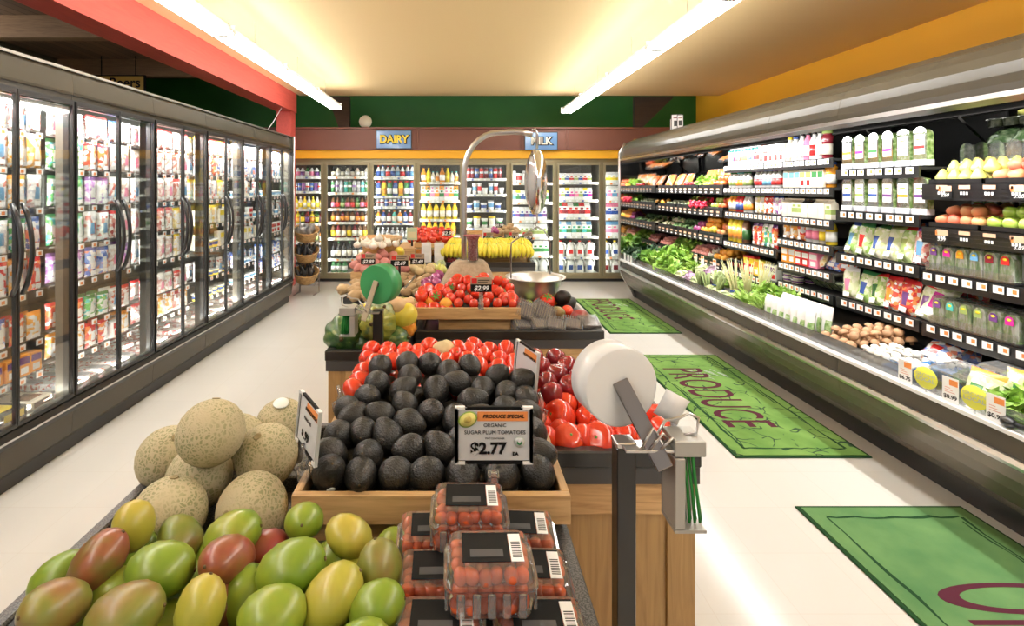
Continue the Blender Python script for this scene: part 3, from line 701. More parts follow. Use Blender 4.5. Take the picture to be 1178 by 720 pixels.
# ================================================================ open produce and drinks case on the right
RX = 2.25
M['ledge'] = mat('white_ledge', (.80,.80,.80), .3)
M['mirror'] = mat('mirror', (.62,.62,.60), .05, 1)
lamp2 = mat('canopy_lamp', (1,.99,.97), .4, emit=9)
RU = [(0.9,3.04),(3.04,3.73),(3.73,5.30),(5.30,7.12)]; RN = ['nearest','second','third','farthest']
units = []
for u, (y0, y1) in enumerate(RU):
    L = y1-y0; r = empty('open_display_case', (RX, y0, 0)); units.append(r)
    tag(r, f'open refrigerated produce case with a grey canopy, {RN[u]} section of the row on the right', 'refrigerated case', 'open refrigerated case sections on the right')
    b = MB(); b.prism([(1.08,0),(1.12,0),(1.12,2.2),(1.08,2.2)], 0, L, 'y'); b.prism([(.062,.45),(1.08,.57),(1.08,.52),(.062,.40)], 0, L, 'y')
    b.build('cabinet', M['caseint'], r)
    c = MB(); c.strip([(.0,1.915),(.0,1.95),(.006,1.99),(.02,2.04),(.05,2.09),(.10,2.14),(.2,2.19),(.35,2.21),(1.12,2.22)], .001, L-.001, 'y', 0, -.012)
    c.build('canopy', M['casegrey'], r)
    un = MB(); un.strip([(.0,1.90),(.10,1.885),(.13,1.955),(.34,1.955),(.38,1.96),(.42,1.97),(1.08,2.0)], .001, L-.001, 'y', 0, .012); un.build('canopy_underside', M['dark'], r)
    MB().box(-.008,.004,0,L,1.895,1.917).build('canopy_lip', M['steel'], r)
    MB().box(.14,.30,.05,L-.05,1.932,1.945).build('lamp', lamp2, r)
    led('case_light', r, .2, L/2, 1.925, .1, L*.95, (30,12,12,32)[u]*L if u else 18*L, (0,-.5,0))
    MB().prism([(-.006,.512),(.06,.512),(.06,.525),(-.006,.53)], 0, L, 'y').build('ledge', M['ledge'], r)
    MB().prism([(-.004,.43),(.06,.43),(.06,.512),(-.002,.512)], .001, L-.001, 'y').build('front_panel', M['casegrey'], r)
    MB().prism([(-.022,.395),(.02,.388),(.02,.43),(-.018,.43),(-.03,.412)], 0, L, 'y').build('bumper', M['steel'], r)
    MB().prism([(.02,.36),(.06,.36),(.06,.395),(-.01,.395)], 0, L, 'y').build('bumper_shadow_gap', M['dark'], r)
    MB().strip([(.0,.385),(.012,.33),(.04,.27),(.09,.19),(.15,.13),(.21,.10)], .001, L-.001, 'y', 0, .012).build('lower_panel', M['caseface'], r)
    MB().box(.21,.24,0,L,0,.115).build('kick_plate', M['dark'], r)
    MB().box(.045,.048,.0,L,.529,.60).build('guard', M['film'], r)
    MB().prism([(.72,1.935),(1.06,1.62),(1.07,1.63),(.73,1.945)], .01, L-.01, 'y').build('mirror', M['mirror'], r)
e = MB().prism([(2.45,0),(3.37,0),(3.37,2.22),(2.45,2.2),(2.33,2.13),(2.25,2.0),(2.25,.47),(2.28,.3),(2.38,.14)], 7.122, 7.15, 'y').build('case_end_panel', M['mirror'])
tag(e, 'mirrored end panel closing the far end of the right case', 'panel')
MB().tube([(2.46,7.13,.0),(2.40,7.13,.12),(2.28,7.13,.3),(2.245,7.13,.5),(2.24,7.13,2.0),(2.32,7.13,2.14)], .016, 8).build('edge_trim', M['steel'], e)
RS = []
def shelf(u, ya, yb, z, style, rail=.07):
    """style b: black fruit rail with white figures, t: white tags"""
    y0 = RU[u][0]; r = units[u]; s = MB(); s.box(.50,1.08,ya-y0,yb-y0,z-.02,z-.004); s.box(.49,.502,ya-y0,yb-y0,z-rail,z+.002,1)
    if style == 'b': 
        for q in range(1,4): s.box(.486,.49,ya-y0,yb-y0,z-rail*q/4-.002,z-rail*q/4+.002,1)
    s.build('shelf', [M['blackmatte'], M['black']], r)
    for yy in (ya+.1, yb-.1):
        MB().prism([(.6,z-.02),(1.08,z-.02),(1.08,z-.14)], yy-y0-.004, yy-y0+.004, 'y').build('bracket', M['dark'], r)
    if style == 't':
        y = ya+.03; i = 0
        while y < yb-.05:
            t = MB(); t.box(.482,.4845,y-y0,y-y0+.052,z-.045,z-.006,0); t.box(.4815,.482,y-y0+.006,y-y0+.026,z-.034,z-.014,1)
            t.build('price_tag', [M['tagw'], M['tago']], r); y += rnd(.066,.085) if ya < 3.7 else rnd(.062,.075); i += 1
    else:
        t = MB(); y = ya+.06
        while y < yb-.06:
            for q in (0, .016, .032): t.box(.4815,.484,y-y0+q,y-y0+q+.009,z-.058,z-.042,0)
            t.box(.482,.484,y-y0-.012,y-y0+.05,z-.026,z-.006,1); y += .13
        t.build('price_strip', [M['tagw'], mat('tag_peach', (.7,.45,.3), .5) if 'tp' not in M else M['tp']], r); M.setdefault('tp', bpy.data.materials['tag_peach'])
    RS.append((u, ya, yb, z))
for z in (1.52, 1.28, 1.0, .73): shelf(3, 5.32, 7.1, z, 'b')
for z in (1.74, 1.52, 1.28): shelf(2, 3.75, 5.28, z, 't')
for z in (.98, .70): shelf(2, 4.42, 5.28, z, 't')
for z in (1.09, .89, .73): shelf(2, 3.75, 4.40, z, 't')
for z in (1.65, 1.355, 1.05): shelf(1, 3.05, 3.72, z, 't')
shelf(1, 3.05, 3.72, .73, 't')
for z in (1.54, 1.29): shelf(0, 1.0, 3.03, z, 'b', .09)
shelf(0, 1.0, 3.03, 1.03, 't', .08); shelf(0, 1.0, 3.03, .73, 't', .08)
RZ = -pi/2
def rrow(y1, y0, x, z, protos, nm, gap=.004, n=99, seq=None, deep=1, jit=.004, sc=None):
    """row facing the aisle from far y1 to near y0"""
    y = y1; i = 0
    while i < n:
        p, d = protos[(seq[i] if seq and i < len(seq) else i//2) % len(protos)]
        if y-p.w < y0: break
        for k in range(deep):
            p.put((x+k*(p.w+.004)+rnd(-jit,jit), y-p.w/2, z), (0, 0, RZ+rnd(-.05,.05)), f'{d}, {ordn(i)} from the far end{", rear file" if k else ""}, {nm}', f'packs on the {nm}', sc)
        y -= p.w+gap; i += 1
# --- drinks section
def v(a, b_, c, nm, h=.17, r=.03, neck=.5): return (bottle(a, b_, c, h, r, 'bottle', neck), nm)
rrow(5.27,4.74,2.80,1.742,[(carton('blue','white',.055,.17,'teal'),'white and blue carton with teal cap'),(carton('red','white',.055,.17,'teal'),'white and red carton'),(carton('orange','white',.055,.17,'teal'),'white and orange carton')],'top shelf of drinks section')
rrow(4.73,4.36,2.80,1.742,[(box('white','red',.07,.16,.06,'yogurt_pack'),'white and red yogurt pack'),(box('white','purple',.07,.16,.06,'yogurt_pack'),'white and purple yogurt pack'),(box('white','yellow',.07,.16,.06,'yogurt_pack'),'white and yellow yogurt pack')],'top shelf of drinks section, middle')
rrow(4.35,3.78,2.80,1.742,[v('cream','yellow','white','cream bottle with yellow cap',.2),v('white','blue','white','white bottle with blue cap',.2),v('white','black','white','white bottle with black cap',.22,.03,.4),v('pink','black','white','pink bottle with black cap',.22,.03,.4),v('white','black','red','white and red bottle with black cap',.22,.03,.4),v('maroon','lime','cream','dark bottle with lime cap',.21,.032,.8)],'near end of top drinks shelf',n=9,seq=[0,1,2,3,4,2,5,5,5])
rrow(5.27,4.83,2.80,1.522,[v('white','green','lime','white and lime bottle',.15,.027),v('white','teal','orange','white and orange bottle',.15,.027)],'second drinks shelf, far part')
rrow(4.82,4.38,2.80,1.522,[v('white','purple','red','purple-capped white bottle',.16,.027),v('white','blue','sky','blue-capped white bottle',.16,.027)],'second drinks shelf, middle')
rrow(4.37,3.78,2.80,1.522,[(box('cream','sky',.065,.14,.06,'drink_box'),'cream box with sky blue print'),(box('white','lime',.065,.14,.06,'drink_box'),'white box with lime print'),(box('cream','green',.065,.14,.06,'drink_box'),'cream box with green print'),v('amber','blue','white','amber bottle with blue cap',.19,.032,.8)],'second drinks shelf, near part',seq=[0,0,0,1,1,2,2,3,3])
rrow(5.27,4.83,2.80,1.282,[v('orange','green','white','orange bottle with green cap',.17,.028),v('red','green','blue','red bottle with blue label',.17,.028),v('white','teal','orange','white bottle with orange label',.17,.028)],'third drinks shelf, far part')
rrow(4.82,4.40,2.80,1.282,[(pouch('drink_pouch',PR['yellow'],'lime','white',.065,.17,.04),'yellow fruit drink pouch'),(pouch('drink_pouch',PR['red'],'red','white',.065,.17,.04),'red fruit drink pouch'),(pouch('drink_pouch',PR['purple'],'blue','white',.065,.17,.04),'purple fruit drink pouch')],'third drinks shelf, middle')
rrow(4.39,3.78,2.80,1.282,[(carton('cream','cream',.06,.15,None,'carton','cream'),'cream carton'),(carton('lime','cream',.06,.15,None,'carton','cream'),'cream and lime carton'),(carton('white','black',.06,.15,None,'carton','cream'),'pale carton with black top')],'third drinks shelf, near part')
rrow(5.27,4.86,2.80,.982,[v('yellow','teal','orange','tall yellow juice bottle with teal cap',.26,.036,.5),v('brown','teal','dkgreen','tall brown juice bottle with teal cap',.26,.036,.5)],'fourth drinks shelf, far part',seq=[0,0,0,1,1,0])
rrow(4.85,4.44,2.80,.982,[(pouch('drink_pouch',PR['red'],'purple','white',.07,.21,.05),'tall red fruit pouch'),(pouch('drink_pouch',PR['green'],'white','orange',.07,.21,.05),'tall green fruit pouch')],'fourth drinks shelf, near part')
rrow(4.39,4.12,2.80,1.092,[(pouch('snack_pouch',PR['cheese'],'orange','white',.085,.15,.06),'orange snack pouch'),(pouch('snack_pouch',PR['red'],'orange','white',.085,.15,.06),'red snack pouch')],'lower right drinks shelf, far part')
rrow(4.11,3.78,2.80,1.092,[v('white','purple','pink','white bottle with purple cap',.18,.032,.6),v('white','sky','pink','white bottle with sky cap',.18,.032,.6),v('cream','green','yellow','cream bottle with green cap',.18,.032,.6),v('yellow','green','white','yellow bottle with green cap',.19,.034,.5)],'lower right drinks shelf, near part',seq=[0,1,2,3,3])
rrow(4.39,3.90,2.80,.892,[(box('orange','white',.08,.13,.06,'tea_box'),'orange and white box'),(box('red','white',.08,.12,.06,'tea_box'),'red and white box'),(box('pink','white',.09,.12,.06,'tea_box'),'pink and white box')],'low drinks shelf by the salads')
rrow(5.27,4.44,2.80,.702,[(tub('maroon','black',.1,.045,'tub','black'),'dark berry tub'),(box('red','yellow',.08,.17,.06,'snack_box'),'red box with yellow panel'),(box('yellow','orange',.08,.15,.06,'snack_box'),'yellow box with orange panel'),(box('white','purple',.08,.13,.06,'snack_box'),'white box with purple panel')],'lowest drinks shelf, far part',seq=[0,0,0,1,1,2,2,3,3,3])
rrow(4.39,4.10,2.80,.732,[(tub('purple','grey',.035,.05,'tub','cream'),'small stacked dip tub'),],'lowest drinks shelf under the orange boxes',deep=2)
rrow(4.39,4.10,2.80,.768,[(tub('purple','grey',.035,.05,'tub','cream'),'small stacked dip tub'),],'second layer of dip tubs under the orange boxes')
# --- arch packs of salad greens
herbleaf = skin('packed_leaves', [(.3,(.04,.12,.02)),(.5,(.25,.38,.1)),(.7,(.62,.68,.45))], 40, .4, 6)
herbdark = skin('packed_dark_leaves', [(.3,(.02,.03,.015)),(.55,(.09,.10,.05)),(.8,(.3,.3,.2))], 45, .4, 6)
def arch(c, leaf=None, h=.235, w=.095, red=False, t=.05):
    leaf = leaf or herbleaf; k = ('a', c, leaf.name, h, w)
    if k in _pc: return _pc[k]
    def out(a, top): 
        P = [(-a,.03),(a,.03)]
        for j in range(9): t_ = pi*j/8; P.append((a*cos(t_), top-a+a*sin(t_)))
        return P
    r = empty('salad_pack')
    MB().prism(out(w*.43,h-.012), -t/2+.004, t/2-.002, 'y').build('leaves', leaf, r)
    MB().prism(out(w*.47,h), -t/2, -t/2+.002, 'y').build('clear_cover', M['film'], r)
    l = MB()
    if red: l.box(-w*.4,w*.4,-t/2-.003,-t/2-.001,h*.35,h*.52,0); l.box(0,w*.4,-t/2-.004,-t/2-.003,h*.35,h*.52,1)
    else: l.box(-w*.36,w*.36,-t/2-.003,-t/2-.001,h*.30,h*.80,0); l.box(-w*.36,w*.36,-t/2-.004,-t/2-.003,h*.44,h*.52,1); l.box(-w*.2,w*.2,-t/2-.004,-t/2-.003,h*.66,h*.70,2)
    l.build('label', [M['paper'], cm(c), cm('lime')], r)
    MB().cbox(-w/2,w/2,-t/2-.008,t/2,0,h*.16,.003).build('tray', mat('pale_tray', (.62,.64,.68), .3) if 'ptray' not in M else M['ptray'], r); M.setdefault('ptray', bpy.data.materials['pale_tray'])
    _pc[k] = Proto(r, 'salad pack'); _pc[k].w = w+.012; return _pc[k]
acol = ['orange','magenta','green','magenta','pink','red']
acol2 = ['blue','lime','blue','purple','orange','purple']
for row, (zz, cs) in enumerate(((1.652, acol), (1.357, acol2))):
    for i, c in enumerate(cs):
        arch(c).put((2.80, 3.66-i*.115, zz), (0, 0, RZ+rnd(-.06,.06)), f'clear arched salad pack with {c} label stripe, {ordn(i)} from the far end, {"upper" if row==0 else "lower"} shelf', 'arched salad packs')
for i in range(5):
    arch('red', herbdark, .225, .09, True).put((3.02, 3.02-i*.085, 1.56), (0,0,RZ+rnd(-.1,.1)), f'clear pack of dark leaves with red label, {ordn(i)} from the far end behind the pears', 'dark leaf packs behind the pears')
for i in range(4):
    arch('purple', herbdark, .2, .08).put((3.06, 3.0-i*.085, 1.30), (0,0,RZ+rnd(-.1,.1)), f'clear pack with purple label, {ordn(i)} from the far end behind the peaches', 'purple label packs behind the peaches')
# --- salad bags
def sbag(pr, top, lab, w=.14, h=.22): return pouch('salad_bag', PR[pr], top, lab, w, h, .07, 'salad bag')
for i, (a, b_, c, nm) in enumerate([('salad','blue','sky','blue-topped salad bag'),('salad','green','red','green-topped salad bag'),('saladw','dkgreen','blue','dark green topped salad bag'),('saladw','lime','blue','lime-topped salad bag'),('salad','red','lime','red-topped salad bag'),('meat','purple','sky','purple-topped salad bag')]):
    sbag(a, b_, c, .115).put((2.80, 3.66-i*.112, 1.052), (-.22+rnd(-.1,.1), rnd(-.12,.12), RZ+rnd(-.1,.1)), f'{nm} on the third salad shelf', 'salad bags on the third shelf', (1,1,1.05))
for i in range(4): sbag('blue','blue','blue',.14).put((2.98, 3.6-i*.13, 1.10), (-.3,0,RZ), f'blue bag at the back of the third salad shelf, {ordn(i)} from the far end', 'blue bags behind the salads')
for i, (a, b_, c, nm) in enumerate([('saladw','white','pink','white salad bag with pink label'),('salad','green','blue','green salad bag with blue label'),('salad','red','dkgreen','red-topped bag of greens'),('red','red','orange','all red snack bag'),('red','red','purple','red bag with purple label'),('saladw','red','purple','pale bag with red top and purple label')]):
    sbag(a, b_, c, .13).put((2.80, 3.66-i*.115, .732), (-.2+rnd(-.1,.1), rnd(-.15,.15), RZ+rnd(-.15,.15)), f'{nm} on the fourth salad shelf', 'salad bags on the fourth shelf', (1,1,1.0))
for i in range(4): sbag('red','red','red',.13).put((2.95, 3.3-i*.12, .75), (-.25,0,RZ), f'red bag at the back of the fourth salad shelf, {ordn(i)} from the far end', 'red bags behind the salads')
for i, (a, b_, c, nm) in enumerate([('yellow','lime','white','yellow bag with lime top'),('blue','blue','white','blue and white bag'),('red','white','white','white-topped red bag')]):
    sbag(a, b_, c, .13).put((2.80+.03*i, 3.98-.1*i, .90), (-.6, rnd(-.4,.4), RZ+rnd(-.2,.2)), f'{nm} lying on the low shelf end by the drinks', 'bags on the low drinks shelf', (1,1,.9))
# flat clamshells with coloured labels
def clam(c, w=.1, l=.12, h=.035, inner=None, kind='clamshell'):
    k = ('cl', c, w, inner)
    if k in _pc: return _pc[k]
    r = empty(kind); MB().cbox(-w*.44,w*.44,-l*.44,l*.44,.003,h*.8,.006).build('contents', cm(inner) if inner in cols else (inner or herbleaf), r)
    MB().cbox(-w/2,w/2,-l/2,l/2,0,h,.008).build('clear_box', M['film'], r); MB().box(-w*.3,w*.3,-l*.36,l*.2,h,h+.001).build('label', cm(c), r)
    _pc[k] = Proto(r, 'clamshell'); _pc[k].w = w+.01; return _pc[k]
for i, c in enumerate(['teal','green','lime','sky']):
    clam(c).put((2.82, 4.05-i*.1+.0, .775), (-.75,0,RZ+rnd(-.08,.08)), f'small clear herb clamshell with {c} label on the lowest shelf', 'herb clamshells')
# herb packs in rows with dome tops
labc = ['purple','magenta','amber','sky','maroon','red']; labc2 = ['purple','teal','lime','lime','purple','magenta']
def herbpack(c):
    k = ('h', c)
    if k in _pc: return _pc[k]
    r = empty('herb_pack'); a = .034
    MB().prism([(-a,.0),(a,.0),(a,.11),(a*.5,.135),(-a*.5,.135),(-a,.11)], -.02, .02, 'y').build('herbs', skin('herb_sprigs_'+c, [(.35,(.16,.34,.07)),(.5,(.45,.58,.28)),(.62,(.82,.85,.75))], 55, .4, 5, stretch=(1,1,.3)), r)
    MB().cbox(-a-.003,a+.003,-.026,.024,0,.15,.01).build('clear_box', M['film'], r)
    l = MB(); l.prism([(-.02,.085),(.02,.085),(.02,.115),(.01,.128),(-.01,.128),(-.02,.115)], -.029, -.027, 'y', 0); l.ball((0,-.0295,.112), .012, .001, .007, 8, 5, 1); l.build('label', [cm(c), cm('yellow')], r)
    _pc[k] = Proto(r, 'herb pack'); _pc[k].w = .075; return _pc[k]
for row, (zz, cs, ys) in enumerate(((1.035, labc, 2.98), (.735, labc2, 2.96))):
    for dp in range(3):
        for i, c in enumerate(cs):
            herbpack(c).put((2.79+.055*dp, ys-i*.078, zz+.01), (0,0,RZ), f'clear herb pack with {c} label, {ordn(i)} from the far end, {["front","middle","rear"][dp]} file, {["upper","lower"][row]} herb shelf', 'herb packs')
    rack = MB(); rack.box(0,.004,-.48,0,0,.05); rack.box(0,.18,-.48,0,0,.008)
    o = rack.build('clear_tray', M['film'], None, (2.755, ys+.045, zz)); tag(o, f'clear acrylic tray holding the herb packs on the {["upper","lower"][row]} herb shelf', 'tray', 'acrylic herb trays')
bagp = sbag('saladw','white','magenta',.16,.26); bagp.put((2.78, 3.03, .745), (-.5,.15,RZ+.1), 'tall pale celery bag with magenta lettering leaning beside the herb packs', None)
for lv in range(5):
    for i in range(5):
        clam('grey', .1, .11, .034, 'black').put((2.83, 2.44-i*.112, .733+lv*.035), (0,0,RZ+rnd(-.03,.03)), f'clear clamshell of dark berries, {ordn(i)} stack from the far end, {ordn(lv)} layer up', 'berry clamshells')
# ================================================================ fruit and vegetable prototypes
def two(name, stops, scale=4, **k): return skin(name, stops, scale, **k)
F = {}
F['avo'] = skin('avocado_skin', [(.35,(.008,.008,.007)),(.6,(.018,.016,.013)),(.75,(.035,.028,.020))], 30, .42, 6, bump=.8, bscale=220)
F['mangog'] = skin('mango_green', [(.3,(.13,.23,.015)),(.55,(.22,.30,.025)),(.75,(.34,.34,.04))], 9, .36, 6, coat=.15)
F['mangoy'] = skin('mango_yellow', [(.3,(.30,.32,.03)),(.55,(.42,.38,.05)),(.75,(.48,.37,.06))], 9, .36, 6, coat=.15)
F['mangor'] = skin('mango_red', [(.30,(.12,.16,.02)),(.42,(.25,.09,.035)),(.6,(.27,.035,.035)),(.8,(.34,.07,.05))], 9, .32, 6, coat=.2)
F['mangob'] = skin('mango_blush', [(.3,(.13,.19,.02)),(.5,(.22,.20,.04)),(.7,(.25,.11,.04))], 12, .38, 6, coat=.15)
F['tom'] = skin('tomato_skin', [(.3,(.60,.028,.012)),(.7,(.72,.06,.02))], 5, .16, 6, coat=.4)
F['plum'] = skin('nectarine_skin', [(.3,(.10,.008,.012)),(.55,(.25,.015,.02)),(.8,(.45,.05,.03))], 7, .2, 6, coat=.4)
F['onion'] = skin('red_onion_skin', [(.3,(.22,.02,.10)),(.7,(.42,.07,.26))], 8, .3, 6, coat=.3, stretch=(1,1,.3))
F['potr'] = skin('red_potato_skin', [(.3,(.48,.17,.15)),(.7,(.60,.26,.22))], 14, .6, 6, bump=.2)
F['potb'] = skin('brown_potato_skin', [(.3,(.36,.24,.12)),(.7,(.52,.37,.20))], 14, .7, 6, bump=.3)
F['poty'] = skin('yellow_potato_skin', [(.3,(.62,.48,.24)),(.7,(.74,.6,.34))], 14, .6, 6)
F['appler'] = skin('red_apple_skin', [(.35,(.62,.05,.03)),(.6,(.75,.22,.06)),(.8,(.85,.6,.2))], 6, .2, 6, coat=.4)
F['appleg'] = skin('green_apple_skin', [(.3,(.38,.58,.06)),(.7,(.55,.70,.15))], 6, .2, 6, coat=.4)
F['pear'] = skin('pear_skin', [(.3,(.55,.60,.12)),(.7,(.70,.68,.2))], 10, .35, 6, coat=.2)
F['peach'] = skin('peach_skin', [(.35,(.85,.55,.22)),(.5,(.85,.33,.15)),(.7,(.72,.12,.08))], 6, .45, 6)
F['orange'] = skin('orange_skin', [(.3,(.85,.34,.03)),(.7,(.90,.42,.06))], 8, .35, 6, bump=.2, bscale=120)
F['lemon'] = skin('yellow_skin', [(.3,(.85,.65,.05)),(.7,(.9,.74,.12))], 8, .35, 6)
F['ban'] = skin('banana_skin', [(.3,(.72,.62,.04)),(.6,(.85,.70,.06)),(.8,(.45,.55,.06))], 6, .4, 6)
F['garlic'] = mat('garlic_skin', (.80,.76,.66), .5, var=.06)
F['mushb'] = mat('brown_mushroom', (.52,.30,.16), .55, var=.15); F['mushw'] = mat('white_mushroom', (.80,.77,.70), .55, var=.05)
F['caul'] = mat('cauliflower', (.78,.70,.50), .7, bump=.5, bscale=80); F['broc'] = skin('broccoli', [(.3,(.05,.13,.04)),(.7,(.18,.30,.12))], 50, .7, 5, bump=.6, bscale=160)
F['cucum'] = skin('pale_squash', [(.3,(.42,.5,.32)),(.6,(.62,.68,.5)),(.8,(.2,.3,.14))], 10, .35, 6)
F['carrot'] = mat('carrot', (.85,.28,.05), .45, var=.1)
F['grape'] = mat('grape_tomato', (.68,.10,.02), .15, coat=.5, var=.25)
def netting():
    m, nt, b = _nt('melon_netting')
    v = objvec(nt, (1,1,1), 6)
    vo = nt.nodes.new('ShaderNodeTexVoronoi'); vo.feature = 'DISTANCE_TO_EDGE'; vo.inputs['Scale'].default_value = 110
    n = nt.nodes.new('ShaderNodeTexNoise'); n.inputs['Scale'].default_value = 9; nt.links.new(v, n.inputs['Vector'])
    n2 = nt.nodes.new('ShaderNodeTexNoise'); n2.inputs['Scale'].default_value = 60; nt.links.new(v, n2.inputs['Vector'])
    mx = nt.nodes.new('ShaderNodeMix'); mx.data_type = 'VECTOR'; mx.inputs[0].default_value = .02
    nt.links.new(v, mx.inputs[4]); nt.links.new(n2.outputs['Color'], mx.inputs[5]); nt.links.new(mx.outputs[1], vo.inputs['Vector'])
    r = ramp(nt, [(.0,(.50,.43,.27)),(.12,(.50,.43,.27)),(.22,(.27,.27,.13))]); nt.links.new(vo.outputs['Distance'], r.inputs[0])
    r2 = ramp(nt, [(.32,(0,0,0)),(.5,(1,1,1))]); nt.links.new(n.outputs['Fac'], r2.inputs[0])
    m2 = nt.nodes.new('ShaderNodeMix'); m2.data_type = 'RGBA'; m2.inputs[6].default_value = (.49,.42,.26,1)
    nt.links.new(r2.outputs[0], m2.inputs[0]); nt.links.new(r.outputs[0], m2.inputs[7]); nt.links.new(m2.outputs[2], b.inputs['Base Color'])
    b.inputs['Roughness'].default_value = .7
    bp = nt.nodes.new('ShaderNodeBump'); bp.inputs['Strength'].default_value = .5; bp.inputs['Distance'].default_value = .003; bp.invert = True
    nt.links.new(vo.outputs['Distance'], bp.inputs['Height']); nt.links.new(bp.outputs['Normal'], b.inputs['Normal'])
    return m
F['melon'] = netting()
def fruit(name, cat, prof, m, r, seg=16, kid=None, lobes=0, la=0, defo=None):
    b = MB().lathe([(a*r, z*r) for a, z in prof], seg, 0, lobes=lobes, la=la)
    if defo: b.v = [defo(v) for v in b.v]
    o = b.build(name, m)
    if kid: kid(o, r)
    p = Proto(o, cat); p.w = 2*r; return p
def sphprof(n=9, sx=1, sz=1, f=lambda t: 1): return [(sx*sin(pi*i/n)*f(i/n) if 0 < i < n else 0, -sz*cos(pi*i/n)) for i in range(n+1)]
applep = [(0,-.72),(.25,-.84),(.55,-.78),(.85,-.4),(1,.05),(.95,.45),(.7,.78),(.4,.86),(.15,.76),(0,.62)]
pearp = [(0,-.85),(.3,-.95),(.7,-.8),(.98,-.3),(.95,.1),(.72,.5),(.48,.85),(.36,1.15),(.2,1.3),(0,1.32)]
tomp = [(0,-.78),(.4,-.8),(.8,-.5),(1,0),(.95,.4),(.7,.72),(.35,.78),(0,.66)]
avop = [(0,-1.0),(.35,-.95),(.7,-.72),(.93,-.3),(1,.1),(.9,.5),(.68,.9),(.45,1.2),(.2,1.38),(0,1.42)]
mangp = [(0,-1.2),(.35,-1.12),(.7,-.85),(.95,-.36),(1,.1),(.93,.52),(.74,.88),(.42,1.12),(.2,1.2),(0,1.22)]
romap = [(0,-1.2),(.4,-1.12),(.8,-.75),(1,-.15),(.97,.4),(.72,.9),(.35,1.12),(0,1.1)]
def stemkid(z, rr=.1, l=.15, m='stem', nm='stem'):
    def f(o, r): MB().tube([(0,0,z*r-.002),(0,0,(z+l)*r)], [rr*r, rr*r*.8], 6).build(nm, M[m], o)
    return f
def calyx(o, r):
    b = MB()
    for k in range(6):
        a = 2*pi*k/6+.2; d = Vector((cos(a), sin(a), 0)); s_ = Vector((-sin(a), cos(a), 0))
        p = [d*.05*r+s_*.10*r, d*.45*r+s_*.09*r, d*.75*r, d*.45*r-s_*.09*r, d*.05*r-s_*.10*r]
        zz = [.74,.80,.72,.80,.74]
        b.add([(q.x, q.y, z*r+.001) for q, z in zip(p, zz)]+[(q.x, q.y, z*r+.003) for q, z in zip(p, zz)], [(0,1,2,3,4),(9,8,7,6,5)]+[(i, 5+i, 5+(i+1)%5, (i+1)%5) for i in range(5)])
    b.tube([(0,0,.66*r),(0,0,.95*r)], .06*r, 5)
    b.build('calyx', M['green'], o)
def stick(px=.0, py=-1.0, pz=.15):
    def f(o, r):
        d = Vector((px,py,pz)).normalized(); mm = Matrix.Translation(d*r*1.005) @ d.to_track_quat('Z','Y').to_matrix().to_4x4()
        MB().lathe([(0,.0),(r*.24,-.0008),(r*.25,-.0018),(0,-.001)], 12, 0, mm).build('sticker', M['sticker'], o)
    return f
P = {}
P['avo'] = fruit('avocado','avocado', avop, F['avo'], .037, 20, stemkid(1.36,.09,.06))
P['avos'] = fruit('avocado','avocado', avop, F['avo'], .037, 20, lambda o, r: (stemkid(1.36,.09,.06)(o,r), stick(.3,-1,.2)(o,r)))
def mdef(v): return (v[0]*1.0+.10*v[2]*v[2]/.05*.3, v[1]*.88, v[2])
for k in 'gyrb': P['m'+k] = fruit('mango','mango', mangp, F['mango'+k], .043, 20, lambda o, r: MB().tube([(.10*.3*(1.2*r)**2/.05,0,1.18*r),(.10*.3*(1.22*r)**2/.05,0,1.26*r)], [.09*r,.06*r], 6).build('stem', M['stem'], o), defo=mdef)
P['melon'] = fruit('cantaloupe','melon', sphprof(14,1,.97), F['melon'], .077, 28, lambda o, r: MB().lathe([(0,.962*r),(.11*r,.965*r),(.13*r,.985*r),(.10*r,.99*r),(.05*r,.975*r),(0,.972*r)], 10).build('stem_scar', mat('scar', (.3,.24,.12), .8), o))
P['tom'] = fruit('tomato','tomato', tomp, F['tom'], .037, 16, stemkid(.64,.1,.06,'green','stem_scar'))
P['tomc'] = fruit('tomato','tomato', tomp, F['tom'], .037, 16, calyx)
P['roma'] = fruit('roma_tomato','tomato', romap, F['tom'], .029, 14, stemkid(1.08,.1,.06,'green','stem_scar'))
P['heir'] = fruit('heirloom_tomato','tomato', tomp, F['tom'], .055, 24, calyx, 7, .14)
P['plum'] = fruit('nectarine','nectarine', applep, F['plum'], .038, 16)
P['onion'] = fruit('red_onion','onion', [(0,-.85),(.2,-.82),(.7,-.6),(1,0),(.8,.55),(.35,.85),(.12,1.1),(0,1.15)], F['onion'], .04, 16)
for k, f_ in (('potr','potr'),('potb','potb'),('poty','poty')):
    P[k] = Proto(MB().ball((0,0,0), .045 if k=='potb' else .037, .033, .031, 12, 8, rough=.35, seed=len(k)+ord(k[-1]), fr=1.5).build('potato', F[f_]), 'potato')
P['appler'] = fruit('red_apple','apple', applep, F['appler'], .038, 14, stemkid(.62,.04,.4)); P['appleg'] = fruit('green_apple','apple', applep, F['appleg'], .038, 14, stemkid(.62,.04,.4))
P['pear'] = fruit('pear','pear', pearp, F['pear'], .036, 14, stemkid(1.3,.05,.3)); P['peach'] = fruit('peach','peach', applep, F['peach'], .036, 14)
P['orange'] = fruit('orange','orange', sphprof(8), F['orange'], .038, 12, stemkid(.97,.08,.04,'green','stem_scar'))
P['lemon'] = fruit('lemon','lemon', [(0,-1.35),(.15,-1.2),(.6,-.85),(.95,-.3),(1,.2),(.7,.8),(.25,1.15),(0,1.35)], F['lemon'], .03, 12)
P['garlic'] = fruit('garlic_bulb','garlic', [(0,-.6),(.5,-.6),(.95,-.25),(1,.1),(.65,.6),(.2,.9),(.12,1.4),(0,1.4)], F['garlic'], .03, 14, None, 8, .12)
